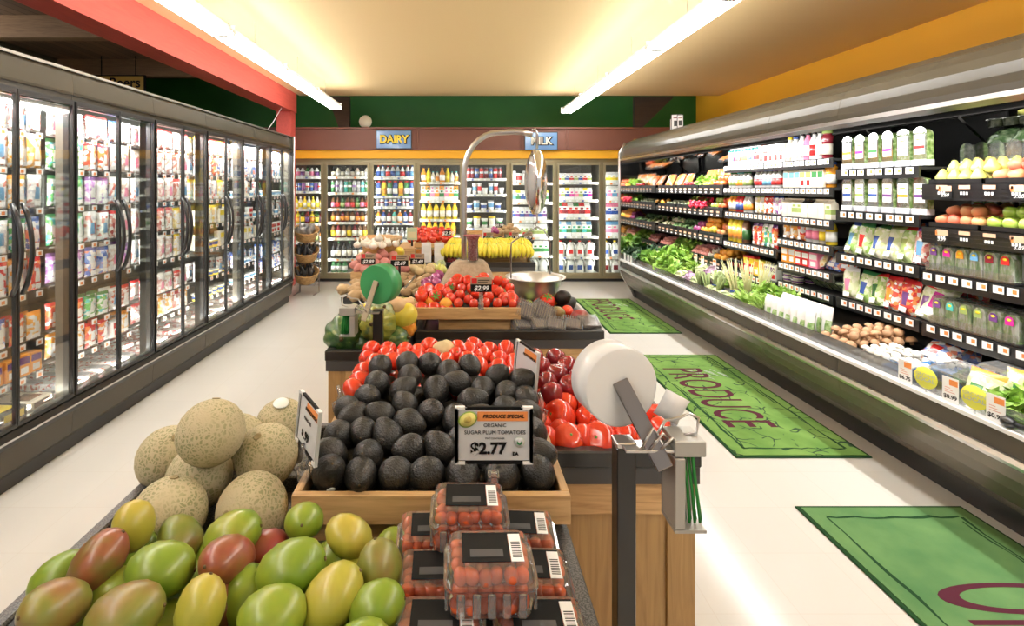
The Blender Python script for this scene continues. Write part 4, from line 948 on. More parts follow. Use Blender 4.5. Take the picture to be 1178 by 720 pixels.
P['mushb'] = fruit('brown_mushroom','mushroom', [(0,-.9),(.35,-.9),(.35,-.2),(1,-.25),(1,.05),(.8,.5),(.4,.78),(0,.85)], F['mushb'], .03, 12); P['mushw'] = fruit('white_mushroom','mushroom', [(0,-.9),(.35,-.9),(.35,-.2),(1,-.25),(1,.05),(.8,.5),(.4,.78),(0,.85)], F['mushw'], .024, 12)
P['cucum'] = fruit('pale_zucchini','squash', [(0,-4),(.7,-3.8),(1,-2.5),(1,2),(.75,3.5),(.35,4.2),(0,4.3)], F['cucum'], .022, 10)
P['carrot'] = fruit('carrot','carrot', [(0,-4.5),(.3,-3.8),(.7,0),(1,3.4),(.7,3.9),(0,4)], F['carrot'], .016, 8)
def squash(nm, stops, r, sz=1.2, lob=9, cat='squash', la=.11):
    m = skin(nm+'_'+str(int(stops[0][1][0]*1000)), stops, 38, .35, 6, coat=.2, stretch=(1,1,.1)); pr = sphprof(12,1,sz)
    return fruit(nm, cat, pr, m, r, 54, stemkid(sz*.95,.12,.25), lob, la)
P['sqg'] = squash('acorn_squash', [(.35,(.02,.07,.02)),(.55,(.06,.14,.03)),(.75,(.35,.38,.12))], .085)
P['sqy'] = squash('striped_squash', [(.3,(.10,.16,.02)),(.5,(.38,.36,.05)),(.7,(.08,.13,.03))], .08)
P['sqo'] = squash('orange_squash', [(.35,(.70,.22,.02)),(.7,(.80,.36,.04))], .065, 1.0)
P['sql'] = squash('pale_striped_squash', [(.35,(.05,.12,.04)),(.55,(.42,.48,.25)),(.75,(.55,.58,.35))], .07)
P['ymel'] = fruit('yellow_melon','melon', sphprof(12,1,1.25), skin('canary_skin', [(.3,(.82,.66,.06)),(.7,(.88,.74,.14))], 8, .4, 5), .075, 20)
P['butn'] = fruit('butternut_squash','squash', [(0,-1),(.5,-.95),(.95,-.5),(1,0),(.8,.5),(.5,1),(.48,1.7),(.52,2.1),(.3,2.3),(0,2.32)], skin('butternut_skin', [(.3,(.75,.47,.25)),(.7,(.82,.56,.32))], 6, .5, 5), .055, 18, stemkid(2.3,.15,.25))
def banana_bunch():
    r = empty('banana_bunch')
    for k in range(6):
        a = (k-2.5)*.30; pts = []; rr = []
        for j in range(9):
            t = j/8; rho = .012+.085*sin(pi*t*.72+.1); pts.append((sin(a)*rho*1.25+a*.018, -cos(a)*rho, .135-.125*t**1.1)); rr.append([.006,.009,.0155,.0195,.0205,.020,.017,.012,.004][j])
        MB().tube(pts, rr, 8).build('banana', F['ban'], r)
    MB().tube([(-.022,-.015,.136),(.022,-.015,.136)], .010, 6).build('crown', M['green'], r)
    return Proto(r, 'bananas')
P['ban'] = banana_bunch()
def leafy(name, cat, n, r, h, stops, ruf=.2, core=None, inner=.2, wd=.6, seed=1, kid=None, curl=.5):
    rs = random.Random(seed); b = MB()
    for k in range(n):
        a = k*2.399+rs.uniform(-.2,.2); t = k/n; rad = r*(inner+(1-inner)*t); hh = h*(1-.55*t)*rs.uniform(.85,1.15); w_ = r*wd*rs.uniform(.8,1.2)
        vs = []; d = Vector((cos(a), sin(a), 0)); s_ = Vector((-sin(a), cos(a), 0)); NX, NZ = 4, 5
        for j in range(NZ+1):
            v_ = j/NZ; out = rad*(.25+v_**1.2*.9); z = hh*(sin(v_*pi*.5*(1+curl*t))); ww = w_*sin(pi*(.12+.8*v_))**.7
            for i in range(NX+1):
                u = i/NX*2-1; wv = ruf*r*sin(u*7+v_*8+k)*v_*abs(u)**.5
                vs.append(d*(out+abs(u)*-.12*r+wv)+s_*u*ww+Vector((0,0,z+wv*.6)))
        b.add(vs, [(j*(NX+1)+i, j*(NX+1)+i+1, (j+1)*(NX+1)+i+1, (j+1)*(NX+1)+i) for j in range(NZ) for i in range(NX)], 0, True)
    if core: b.ball((0,0,h*.35), core, core, core, 12, 8, 0, rough=.1)
    m = skin(name+'_leaf'+str(seed), stops, 16, .45, 5)
    o = b.build(name, m)
    if kid: kid(o)
    p = Proto(o, cat); p.w = 2*r; return p
P['lett'] = leafy('lettuce','lettuce', 22, .12, .15, [(.3,(.16,.36,.04)),(.6,(.36,.56,.10)),(.8,(.6,.7,.25))], .28)
P['rom'] = leafy('romaine','lettuce', 16, .09, .2, [(.3,(.08,.24,.03)),(.6,(.24,.42,.08)),(.8,(.6,.68,.35))], .18, seed=4)
P['kale'] = leafy('kale','kale', 20, .12, .14, [(.3,(.05,.12,.06)),(.6,(.12,.22,.12)),(.8,(.22,.32,.2))], .35, seed=2)
P['chard'] = leafy('dark_greens','leafy greens', 20, .12, .14, [(.3,(.02,.10,.01)),(.6,(.07,.2,.03)),(.8,(.14,.3,.06))], .3, seed=3)
P['redl'] = leafy('red_lettuce','lettuce', 20, .11, .12, [(.3,(.10,.16,.03)),(.5,(.22,.12,.05)),(.8,(.35,.25,.08))], .4, seed=5)
P['endive'] = leafy('frisee','lettuce', 30, .11, .1, [(.3,(.26,.46,.06)),(.6,(.45,.65,.15)),(.8,(.7,.8,.4))], .6, wd=.25, seed=6)
P['cab'] = leafy('green_cabbage','cabbage', 9, .08, .1, [(.3,(.5,.6,.3)),(.7,(.7,.76,.5))], .05, core=.07, inner=.6, wd=.8, seed=7)
P['pcab'] = leafy('purple_cabbage','cabbage', 9, .08, .1, [(.3,(.35,.18,.35)),(.6,(.55,.4,.5)),(.8,(.7,.65,.6))], .05, core=.07, inner=.6, wd=.8, seed=8)
def head(name, m, r, leaves=True):
    b = MB(); rs = random.Random(3)
    for k in range(16):
        a = k*2.4; q = r*.75*math.sqrt(k/16); b.ball((q*cos(a), q*sin(a), r*.55-q*.35), r*.36, r*.36, r*.3, 8, 6, 0, rough=.25, seed=k, fr=4)
    o = b.build(name, m)
    if leaves:
        l = MB()
        for k in range(7):
            a = k*.9; d = Vector((cos(a), sin(a), 0)); s_ = Vector((-sin(a), cos(a), 0))
            l.add([d*r*.2-s_*r*.2, d*r*.2+s_*r*.2, d*r*1.0+s_*r*.42+Vector((0,0,r*.35)), d*r*1.0-s_*r*.42+Vector((0,0,r*.35)), d*r*1.15+Vector((0,0,r*.75))], [(0,1,2,3),(3,2,4)], 0, True)
        l.build('leaves', mat('outer_leaf', (.3,.45,.15), .5), o)
    p = Proto(o, name.replace('_head','')); p.w = 2*r; return p
P['caul'] = head('cauliflower', F['caul'], .085); P['broc'] = head('broccoli', F['broc'], .08, False)
def bunch(name, cat, n, l, r, mats, spread=.5, thick=.003, tip=None):
    b = MB(); rs = random.Random(n)
    for k in range(n):
        a = rs.uniform(0, 6.28); q = r*rs.random()**.5; s_ = rs.uniform(.3,1)*spread
        b.tube([(q*cos(a)*.5,q*sin(a)*.5,0),(q*cos(a)*.6,q*sin(a)*.6,l*.5),(q*cos(a)*(1+s_),q*sin(a)*(1+s_),l*rs.uniform(.85,1.05))], [thick,thick,thick*(1.6 if tip else .6)], 5, 0)
    o = b.build(name, mats)
    MB().lathe([(r*.62,l*.28),(r*.66,l*.28),(r*.66,l*.33),(r*.62,l*.33)], 10).build('rubber_band', cm('blue'), o)
    p = Proto(o, cat); p.w = 2*r; return p
P['lemongrass'] = bunch('lemongrass_bunch','lemongrass', 26, .34, .05, mat('lemongrass', (.62,.62,.32), .5, var=.1)); P['aspar'] = bunch('asparagus_bunch','asparagus', 24, .2, .045, mat('asparagus', (.28,.36,.14), .5, var=.1), .1, .005, True)
def radish():
    r = empty('radish_bunch'); b = MB(); rs = random.Random(5)
    for k in range(12): b.ball((rs.uniform(-.045,.045), -.05+rs.uniform(-.02,.02), rs.uniform(.0,.06)), .017, .017, .017, 8, 6)
    b.build('radishes', mat('radish_red', (.62,.02,.06), .3), r)
    l = MB()
    for k in range(14):
        x = rs.uniform(-.05,.05); z = rs.uniform(.0,.07); l.add([(x*.4,-.03,z),(x-.02,.04,z+.03),(x,.10,z+.02),(x+.02,.04,z+.035)], [(0,1,2,3)], 0, True)
    l.build('tops', M['green'], r); return Proto(r, 'radishes')
P['rad'] = radish()
def bagof(name, cat, pr, m, w=.14, h=.2):
    o = MB().pillow(w, h, .07, lambda u, v: 1 if v > .9 else 0, 8, 10).build(name, [m, M['film2']]); p = Proto(o, cat); p.w = w; return p
P['carb'] = bagof('carrot_bag','bag of carrots', None, prnt('carrot_bag_print', [(.8,.25,.05),(.85,.35,.1),(.7,.5,.4),(.75,.22,.08)], 40, stretch=(1,1,.3)))
# ================================================================ produce in the far section of the right case
DS = [1.52,1.28,1.0,.73]
def tray(x0, x1, y0, y1, z, label, tilt=True, nm='black_tray', h=.035):
    b = MB(); b.box(x0,x1,y0,y1,z,z+.006); b.box(x0,x0+.006,y0,y1,z,z+h); b.box(x1-.006,x1,y0,y1,z,z+h+.02); b.box(x0,x1,y0,y0+.006,z,z+h); b.box(x0,x1,y1-.006,y1,z,z+h)
    o = b.build(nm, M['black']); tag(o, label, 'tray'); return o
def grp(kind, desc, x, y1, y0, z, r, where, nx=3, layers=2, sc=None, rot=True, sp=1.0, yaw=False):
    """a small heap: rows front-to-back (x), along y, stepped up"""
    i = 0; y = y1-r; col = 0
    while y > y0+r*.5:
        for lv in range(layers):
            for c in range(nx-lv):
                off = r if lv % 2 else 0
                if y-off < y0: continue
                p = (x+r+(c+.5*lv)*2*r*sp*.93+rnd(-.1,.1)*r, y-off+rnd(-.1,.1)*r, z+r*.95+(lv*1.45+c*.22)*r)
                ro = (rnd(-.5,.5), rnd(-.5,.5), rnd(0,6)) if rot == True else (rot[0]+rnd(-.15,.15), rot[1]+rnd(-.15,.15), rot[2]+rnd(-.3,.3))
                P[kind].put(p, ro, f'{desc}, {ordn(col)} from the far end, {ordn(c)} back, layer {["one","two","three","four"][lv]}, {where}', f'{desc} heap, {where}', sc)
        y -= 2*r*sp*.97; col += 1
for k, z in enumerate(DS):
    for j, (a, b_) in enumerate(((7.08,6.5),(6.48,5.9),(5.88,5.34))):
        tray(2.76, 3.2, b_, a, z, f'black shallow tray, {ordn(j)} from the far end on the {ordn(k)} shelf of the far produce section')
T = .008
w0 = 'top produce shelf'
for i in range(4): P['carb'].put((2.86+.04*(i%2), 6.98-i*.15, 1.53), (-.5,0,RZ+rnd(-.3,.3)), f'clear bag of carrots, {ordn(i)} from the far end, {w0}', 'carrot bags on the top produce shelf')
for i in range(5): P['carb'].put((3.02, 6.2-i*.14, 1.56), (-.35,0,RZ+rnd(-.2,.2)), f'clear bag of carrots leaning on the mirror, {ordn(i)} from the far end', 'carrot bags leaning on the mirror')
for i in range(3): P['plum'].put((2.84, 6.36-i*.09, 1.56), (0,0,0), f'dark purple plum, {ordn(i)} from the far end, {w0}', None, 1.1)
for i in range(3): P['lett'].put((2.9, 6.06-i*.17, 1.53), (0,-.3,i), f'green leaf lettuce, {ordn(i)} from the far end, {w0}', None, .8)
grp('appler','red apple',2.78,5.62,5.36,1.52+T,.038,w0,4,2); grp('lemon','yellow lemon',2.78,5.86,5.66,1.52+T,.032,w0,3,1)
w0 = 'second produce shelf'
grp('orange','yellow orange',2.78,7.08,6.95,1.28+T,.038,w0,2,1)
for i in range(12): P['cucum'].put((2.90+.06*(i%2), 6.9-i*.055, 1.31+.02*(i%2)), (0,pi/2+.15,rnd(-.2,.2)), f'long pale zucchini, {ordn(i)} from the far end, {w0}', 'pale zucchini on the second produce shelf')
for i in range(2): P['lett'].put((2.88, 6.2-i*.0-i*.13, 1.29), (0,-.3,i), f'light green lettuce, {ordn(i)} from the far end, {w0}', None, .75)
for i in range(6): P['rad'].put((2.80+.10*(i%2), 6.02-(i//2)*.12, 1.30+.035*(i%2)), (0,0,RZ+rnd(-.3,.3)), f'bunch of red radishes, {ordn(i//2)} from the far end, {["front","back"][i%2]} row, {w0}', None, 1.05)
grp('appleg','green apple',2.78,5.68,5.52,1.28+T,.038,w0,4,2); grp('appler','red apple',2.78,5.52,5.36,1.28+T,.038,w0,4,2)
for i in range(2): P['kale'].put((3.02, 5.9-i*.2, 1.31), (0,-.2,i), f'dark kale bunch behind the radishes, {ordn(i)} from the far end', None, .8)
w0 = 'third produce shelf'
for i in range(4): P['caul'].put((2.86+.14*(i%2), 7.0-(i//2)*.17, 1.01+.04*(i%2)), (0,-.3,i), f'creamy cauliflower head, {ordn(i//2)} from the far end, {["front","back"][i%2]} row, {w0}', None, .85)
for i in range(8): P['broc'].put((2.86+.15*(i%2), 6.66-(i//2)*.15, 1.01+.05*(i%2)), (0,-.3,i), f'green broccoli head, {ordn(i//2)} from the far end, {["front","back"][i%2]} row, {w0}', None, .9)
grp('onion','red onion',2.78,6.08,5.92,1.0+T,.036,w0,3,2); grp('orange','orange',2.78,5.9,5.55,1.0+T,.038,w0,4,3); grp('lemon','yellow lemon',2.76,5.64,5.50,1.03+T,.03,w0+' edge',1,1); grp('peach','peach',2.78,5.54,5.35,1.0+T,.038,w0,4,2)
w0 = 'fourth produce shelf'
grp('potr','pink potato',2.78,7.08,6.75,.73+T,.032,w0,4,2)
for i in range(3): P['lett'].put((2.9, 6.65-i*.2, .745), (0,-.3,i), f'pale lettuce, {ordn(i)} from the far end, {w0}', None, .8)
grp('potr','pink potato',2.78,6.12,5.75,.73+T,.032,w0+' middle',4,2); grp('garlic','garlic bulb',2.80,5.78,5.64,.73+T,.03,w0,3,2); grp('orange','orange',2.78,5.60,5.35,.73+T,.038,w0,4,2)
grp('peach','brown pear',2.95,5.5,5.35,.80+T,.03,w0+' back',2,1)
# --- deck of the case (slopes up to the back)
def deckz(x): return .45+(x-2.31)*.118
def dk_put(kind, desc, x, y, sc=1, dz=0, where='deck of the right case', rx=0, group=None):
    P[kind].put((x, y, deckz(x)+dz+.005), (rx, -.25, rnd(0,6)), f'{desc}', group, sc)
LEN = []
spec = [('kale','dark curly kale',7.0,1.1),('chard','dark leafy greens',6.8,1.1),('rom','romaine head',6.58,1.2),('lett','big green leaf lettuce',6.32,1.5),('lett','large green lettuce',6.08,1.4),('endive','pale frisee head',5.86,1.2),
 ('cab','pale green cabbage',5.66,1.2),('pcab','purple cabbage',5.47,1.2),('cab','green cabbage',5.28,1.1)]
for c, x in enumerate((2.47, 2.70, 2.92)):
    for i, (k, d, y, s) in enumerate(spec):
        dk_put(k, f'{d}, {ordn(i)} head from the far end, {["front","middle","back"][c]} row of the right case deck', x, y+rnd(-.03,.03), s, .02+.03*c)
for i in range(5): dk_put('aspar', f'asparagus bunch standing on the deck, {ordn(i)} from the far end', 2.43+.09*(i%2), 5.12-i*.07, 1.0, .02)
for i in range(4): dk_put('cab', f'small pale cabbage in front of the lemongrass, {ordn(i)} from the far end', 2.44, 4.98-i*.13, .75, .03)
for i in range(3): P['lemongrass'].put((2.50+.07*i, 4.60-.05*i, .475), (.15*(i-1), -.1, i), f'tall bunch of lemongrass stalks, {["front","middle","back"][i]} of three, standing on the deck', None, 1.15)
for i in range(5): dk_put('endive', f'frizzy green head beside the lemongrass, {ordn(i)} from the far end', 2.66+.12*(i%2), 4.95-i*.13, .9, .05)
grp('appleg','green lime',2.62,4.72,4.42,.50,.03,'deck behind the lemongrass',4,2)
for i in range(6): dk_put('lett' if i % 2 else 'endive', f'bright green leafy head, {ordn(i//2)} from the far end, {["front","back"][i%2]} row, by the white herb sleeves', 2.46+.2*(i%2), 4.38-(i//2)*.14, 1.05, .04)
sleeve = MB(); sleeve.pillow(.085,.21,.05, lambda u, v: 1 if v > .55 else (2 if .38 < u < .62 else 0), 6, 9); sl = Proto(sleeve.build('herb_sleeve', [skin('sleeved_herbs', [(.3,(.12,.28,.05)),(.55,(.4,.55,.25)),(.75,(.75,.8,.7))], 40), M['white'], M['paper']]), 'herb sleeve')
for c in range(2):
    for i in range(7): sl.put((2.42+.12*c, 4.02-i*.078, .475+.014*c), (-.15,0,RZ+rnd(-.15,.15)), f'white and clear sleeve of herbs, {ordn(i)} from the far end, {["front","back"][c]} row', 'white herb sleeves on the deck')
# mushrooms
tray(2.36, 2.85, 3.05, 3.44, .51, 'black tray of loose mushrooms on the right case deck', h=.03)
def scatter(kind, desc, x0, x1, y0, y1, z0, r, n, seed, sc=1, sl=.118, where='', lay=2):
    rs = random.Random(seed); pts = []; rad = []
    nx = max(1, int((x1-x0)/(2*r))); ny = max(1, int((y1-y0)/(2*r)))
    for l in range(lay):
        for i in range(nx-l):
            for j in range(ny-l):
                pts.append(Vector((x0+r+(i+.5*l)*(x1-x0)/nx+rs.uniform(-.2,.2)*r, y0+r+(j+.5*l)*(y1-y0)/ny+rs.uniform(-.2,.2)*r, z0+r*.9+(x0+(i+.5*l)*2*r-x0)*sl+l*1.4*r)))
    pts = pts[:n] if n else pts
    lb = heap_labels(desc, where, pts, 9)
    for p, l in zip(pts, lb): P[kind].put(p, (rs.uniform(-.7,.7), rs.uniform(-.7,.7), rs.uniform(0,6)), l, f'{desc}s {where}', sc)
scatter('mushb','brown mushroom',2.40,2.83,3.13,3.43,.52,.031,0,1,1,.1,'in the mushroom tray',2)
scatter('mushw','white mushroom',2.38,2.66,2.86,3.12,.50,.025,0,2,1,.1,'next to the brown mushrooms',2)
for i in range(14):
    a = P['mushb'].put((2.36+.04*(i%4)+rnd(-.01,.01), 3.5+.035*(i//4), .485), (rnd(-1,1),rnd(-1,1),i), f'small brown mushroom spread in the tray end, {ordn(i)} of the loose ones', 'small loose mushrooms', .6)
for i, (x, y) in enumerate(((2.45,2.78),(2.62,2.74))):
    b = MB(); b.prism([(-.06,0),(.06,0),(.075,.05),(-.075,.05)], -.09, .09, 'y'); bt = b.build('blue_tray', mat('blue_plastic%d' % i, (.05,.25,.62), .35), None, (x, y, deckz(x)+.03), (0,-.12,.1)); tag(bt, f'small blue tray of mushrooms, {["nearer the aisle","farther back"][i]}', 'tray')
    for q in range(9):
        P['mushw'].put((x-.04+.04*(q%3), y-.05+.05*(q//3), deckz(x)+.10), (rnd(-.5,.5),rnd(-.5,.5),q), f'white mushroom in the blue tray {["nearer the aisle","farther back"][i]}', f'white mushrooms in the blue tray {["nearer the aisle","farther back"][i]}', .9)
for i in range(3):
    sbag('blue','blue','red',.2,.16).put((2.72+.06*i, 2.96-.02*i, .52+.01*i), (-.9,0,RZ+.3*i), f'blue bag lying under the salad shelf, {["front","middle","back"][i]} of three', None)
big = MB(); big.cbox(-.10,.10,-.13,.13,0,.11,.02); c_ = Proto(big.build('salad_clamshell', M['film2']), 'clamshell')
for i, (x, y) in enumerate(((2.55,2.55),(2.75,2.50))):
    c_.put((x,y,deckz(x)+.03), (0,-.1,.05), f'large clear salad clamshell on the deck, {["front","back"][i]} one', None)
    for k in range(1): P['chard'].put((x,y,deckz(x)+.04),(0,0,i), f'dark leaves inside the {["front","back"][i]} large salad clamshell', None, .62)
for i, (x, y) in enumerate(((2.42,2.40),(2.55,2.33),(2.68,2.28))):
    sbag('saladw','orange','green',.17,.2).put((x, y, deckz(x)+.01), (-.35,0,RZ+.2*i), f'orange-topped bag of cut lettuce, {["front","middle","back"][i]} of three on the deck', None)
for c, x in enumerate((2.40, 2.54, 2.70, 2.86)):
    for i, (k, d, y, s) in enumerate([('lett','loose green lettuce',2.24,.9),('endive','bright frisee',2.12,.9),('lett','curly green lettuce',2.00,.85),('kale','grey-green kale',1.86,1.0),('kale','crinkled kale',1.72,1.0),('redl','brown-red lettuce',1.58,1.0),('redl','dark red lettuce',1.44,1.0)]):
        if c < 3 or i > 2: dk_put(k, f'{d}, {ordn(i)} from the far end, {["first","second","third","fourth"][c]} row in from the ledge of the near deck', x, y+rnd(-.02,.02), s, .02+.02*c)
for i, y in enumerate((2.30, 2.08, 1.86)):
    b = MB().lathe([(0,0),(.07,.0),(.11,.03),(.105,.03),(.066,.006),(0,.006)], 20).build('white_bowl', M['white'], None, (2.42, y, deckz(2.42)+.01)); tag(b, f'white bowl under the greens, {ordn(i)} from the far end of the near deck', 'bowl')
# signs along the ledge
def ledge_sign(y, price, i):
    r = empty('price_sign', (2.275, y, .528), -pi/2+.12); tag(r, f'white price card with an orange block, {ordn(i)} from the far end of the case ledge', 'price card', 'white price cards on the case ledge')
    MB().box(-.035,.035,-.001,.001,0,.115).build('card', M['paper'], r)
    MB().box(-.004,.032,-.002,-.001,.08,.106).build('orange_block', M['orange'], r)
    text(price, .026, M['ink'], r, (0,-.002,.025), ext=.0003, offset=.0006)
    b = MB(); 
    for q in range(3): b.box(-.024,.02-.01*q,-.0016,-.001,.045+q*.010,.048+q*.010)
    b.build('print_lines', mat('faint_red', (.7,.35,.3), .6) if 'frd' not in M else M['frd'], r); M.setdefault('frd', bpy.data.materials['faint_red'])
for i, (y, t) in enumerate(((2.61,'$6.75'),(2.37,'$0.99'),(2.17,'$0.99'),(1.83,'$1.99'))): ledge_sign(y, t, i)
ylab = mat('yellow_disc', (.72,.70,.06), .5); grl = mat('grey_lettering', (.45,.50,.42), .6)
for i, y in enumerate((2.49, 2.255, 1.93)):
    r = empty('round_sign', (2.27, y, .528), -pi/2+.2); tag(r, f'round yellow sign with GROWN LOCAL lettering, {ordn(i)} from the far end of the ledge', 'sign', 'round yellow signs on the ledge')
    MB().lathe([(0,-.001),(.052,-.001),(.052,.001),(0,.001)], 28, 0, Matrix.Translation((0,0,.07)) @ Matrix.Rotation(pi/2,4,'X')).build('disc', ylab, r)
    MB().box(-.004,.004,.001,.003,0,.06).build('stem', M['film2'], r)
    text('GROWN', .022, grl, r, (0,-.002,.082), ext=.0003); text('LOCAL', .026, grl, r, (0,-.002,.060), ext=.0003, offset=.0005)
r = empty('serving_scoop', (2.275, 2.02, .552)); tag(r, 'black scoop with a long handle lying along the ledge by the kale', 'scoop')
MB().ball((0,.10,.0), .024, .03, .022, 12, 8).build('bowl', M['black'], r); MB().tube([(0,.07,0),(0,-.02,.006),(.005,-.22,.0)], [.010,.011,.008], 8).build('handle', M['black'], r)
for i, y in enumerate((7.0, 6.86, 6.75)):
    o = MB().box(-.001,.001,-.03,.03,0,.10).build('price_card', M['paper'], None, (2.275, y, .528)); tag(o, f'small blank white card in the ledge rail, {ordn(i)} from the far end', 'price card')
for i, (y, z) in enumerate(((5.88,.66),(5.72,.66),(5.45,.66))):
    r = empty('price_sign', (2.725, y, z), -pi/2); tag(r, f'white card with orange top clipped to the produce rail, {ordn(i)} from the far end', 'price card', 'cards on the produce rail'); MB().box(-.035,.035,-.001,.001,0,.10).build('card', M['paper'], r); MB().box(-.03,.03,-.002,-.001,.07,.095).build('orange_block', M['orange'], r)
# --- near section fruit
for k, (z, ys) in enumerate(((1.54, (3.02,2.70,2.35,2.0)),(1.29,(3.02,2.72,2.3,1.9)))):
    for j in range(3): tray(2.77, 3.25, ys[j+1]+.01, ys[j], z, f'black speckled tray, {ordn(j)} from the far end on the {["upper","lower"][k]} fruit shelf', h=.03)
def fr_(kind, desc, y1, y0, z, where, rr=.037, nx=4, layers=3, rot=True): grp(kind, desc, 2.78, y1, y0, z+.008, rr, where, nx, layers, None, rot)
fr_('pear','green pear',3.01,2.70,1.54,'upper fruit shelf',.035,4,2,(.1,-.1,0)); fr_('peach','orange peach',2.69,2.36,1.54,'upper fruit shelf',.037,4,2); fr_('appler','blushed apple',2.34,2.0,1.54,'upper fruit shelf',.037,4,2)
fr_('peach','pink peach',3.01,2.74,1.29,'lower fruit shelf',.036,4,2); fr_('appleg','green apple',2.72,2.32,1.29,'lower fruit shelf',.038,4,2); fr_('peach','pale peach',2.28,2.0,1.29,'lower fruit shelf',.036,3,1)
grp('mushw','large white mushroom',2.78,2.50,2.1,1.035,.03,'upper herb shelf end',3,2,1.3)
def railprice(y, z, t, dy=0):
    r = empty('price_holder', (2.735, y, z), -pi/2); tag(r, f'peach and white price strip on the black rail {dy}', 'price tag')
    MB().box(-.036,.036,-.002,.002,.0,.03).build('peach_label', M['tp'], r); MB().box(-.036,-.024,-.003,-.002,.002,.028).build('red_mark', M['tago'], r); text(t, .028, M['inkw'], r, (.0,-.003,-.022), ext=.0003, shear=.2)
    MB().box(-.04,.04,-.001,.0,-.04,.0).build('holder', M['black'], r)
for y, z, t, q in ((2.88,1.50,'2.69','under the pears'),(2.50,1.50,'3.00','under the upper peaches'),(2.28,1.50,'3.29','under the blushed apples'),(2.90,1.25,'3.99','under the pink peaches'),(2.50,1.25,'3.69','under the green apples'),(2.33,.69,'4.99','under the berry boxes, left one'),(2.2,.69,'6.59','under the berry boxes, middle one'),(2.08,.69,'6.50','under the berry boxes, right one')): railprice(y, z, t, q)
DG = Proto(MB().pillow(.17,.22,.09,lambda u,v: 1 if v > .9 else 0,8,10).build('greens_bag', [skin('dark_bagged_greens', [(.3,(.02,.05,.015)),(.5,(.06,.12,.04)),(.75,(.22,.28,.16))], 25, .2, 6, coat=.5), M['film2']]), 'bag of greens')
# bagged greens hanging at the top, seen under the canopy
for i in range(10):
    DG.put((3.07, 3.1-i*.15, 1.74-.02*(i%2)), (-.55, 0, RZ+rnd(-.1,.1)), f'clear bag of greens lying on the top back ledge, {ordn(i)} from the far end', 'clear bags of greens under the canopy', .8) if i > 0 else None
# small signs standing on the canopy
for i, (dy, wv, hv) in enumerate(((0,.07,.15),(-.10,.12,.19),(-.2,.07,.17))):
    r = empty('framed_notice', (2.62, 6.25+dy, 2.212), -.3); tag(r, f'small white framed notice standing on the canopy, {["left","middle","right"][i]} of three', 'notice', 'notices on the right canopy')
    MB().box(-wv/2,wv/2,0,.012,0,hv).build('frame', M['dark'], r); MB().box(-wv/2+.006,wv/2-.006,-.002,0,.006,hv-.006).build('paper', M['paper'], r); b = MB(); b.box(-wv*.25,wv*.25,-.003,-.002,hv*.25,hv*.6,0); b.box(-wv*.3,wv*.3,-.003,-.002,hv*.75,hv*.8,1); b.build('print', [M['dgrey'], cm('maroon')], r)
# ================================================================ floor mats
def mat_fabric(name, a, b_, lines=True):
    m, nt, b = _nt(name); v = objvec(nt)
    n = nt.nodes.new('ShaderNodeTexNoise'); n.inputs['Scale'].default_value = 4; n.inputs['Detail'].default_value = 6; nt.links.new(v, n.inputs['Vector'])
    r = ramp(nt, [(.35, a), (.65, b_)]); nt.links.new(n.outputs['Fac'], r.inputs[0]); last = r.outputs[0]
    if lines:
        n3 = nt.nodes.new('ShaderNodeTexNoise'); n3.inputs['Scale'].default_value = 7; n3.inputs['Detail'].default_value = 1; nt.links.new(v, n3.inputs['Vector'])
        mx = nt.nodes.new('ShaderNodeMix'); mx.data_type = 'VECTOR'; mx.inputs[0].default_value = .12; nt.links.new(v, mx.inputs[4]); nt.links.new(n3.outputs['Color'], mx.inputs[5])
        vo = nt.nodes.new('ShaderNodeTexVoronoi'); vo.feature = 'DISTANCE_TO_EDGE'; vo.inputs['Scale'].default_value = 7; nt.links.new(mx.outputs[1], vo.inputs['Vector'])
        r2 = ramp(nt, [(.018,(1,1,1)),(.03,(0,0,0))]); nt.links.new(vo.outputs['Distance'], r2.inputs[0])
        n4 = nt.nodes.new('ShaderNodeTexNoise'); n4.inputs['Scale'].default_value = 9; nt.links.new(v, n4.inputs['Vector'])
        r4 = ramp(nt, [(.45,(0,0,0)),(.5,(1,1,1))]); nt.links.new(n4.outputs['Fac'], r4.inputs[0])
        ml = nt.nodes.new('ShaderNodeMath'); ml.operation = 'MULTIPLY'; nt.links.new(r2.outputs[0], ml.inputs[0]); nt.links.new(r4.outputs[0], ml.inputs[1])
        mc = nt.nodes.new('ShaderNodeMix'); mc.data_type = 'RGBA'; mc.inputs[7].default_value = (.03,.06,.03,1); nt.links.new(ml.outputs[0], mc.inputs[0]); nt.links.new(last, mc.inputs[6]); last = mc.outputs[2]
    nt.links.new(last, b.inputs['Base Color']); b.inputs['Roughness'].default_value = .95; b.inputs['Specular IOR Level'].default_value = .1
    n5 = nt.nodes.new('ShaderNodeTexNoise'); n5.inputs['Scale'].default_value = 400; nt.links.new(v, n5.inputs['Vector']); bp = nt.nodes.new('ShaderNodeBump'); bp.inputs['Strength'].default_value = .3; bp.inputs['Distance'].default_value = .003
    nt.links.new(n5.outputs['Fac'], bp.inputs['Height']); nt.links.new(bp.outputs['Normal'], b.inputs['Normal'])
    return m
mfa = mat_fabric('green_mat_pile', (.10,.20,.045), (.17,.29,.075)); mfb = mat_fabric('deep_green_mat_pile', (.075,.17,.065), (.12,.23,.085), False)
matdk = mat('mat_dark_green', (.015,.05,.018), .95, spec=.1); matpu = mat('mat_purple', (.075,.018,.03), .95, spec=.1); matgy = mat('mat_grey', (.30,.33,.30), .95, spec=.1)
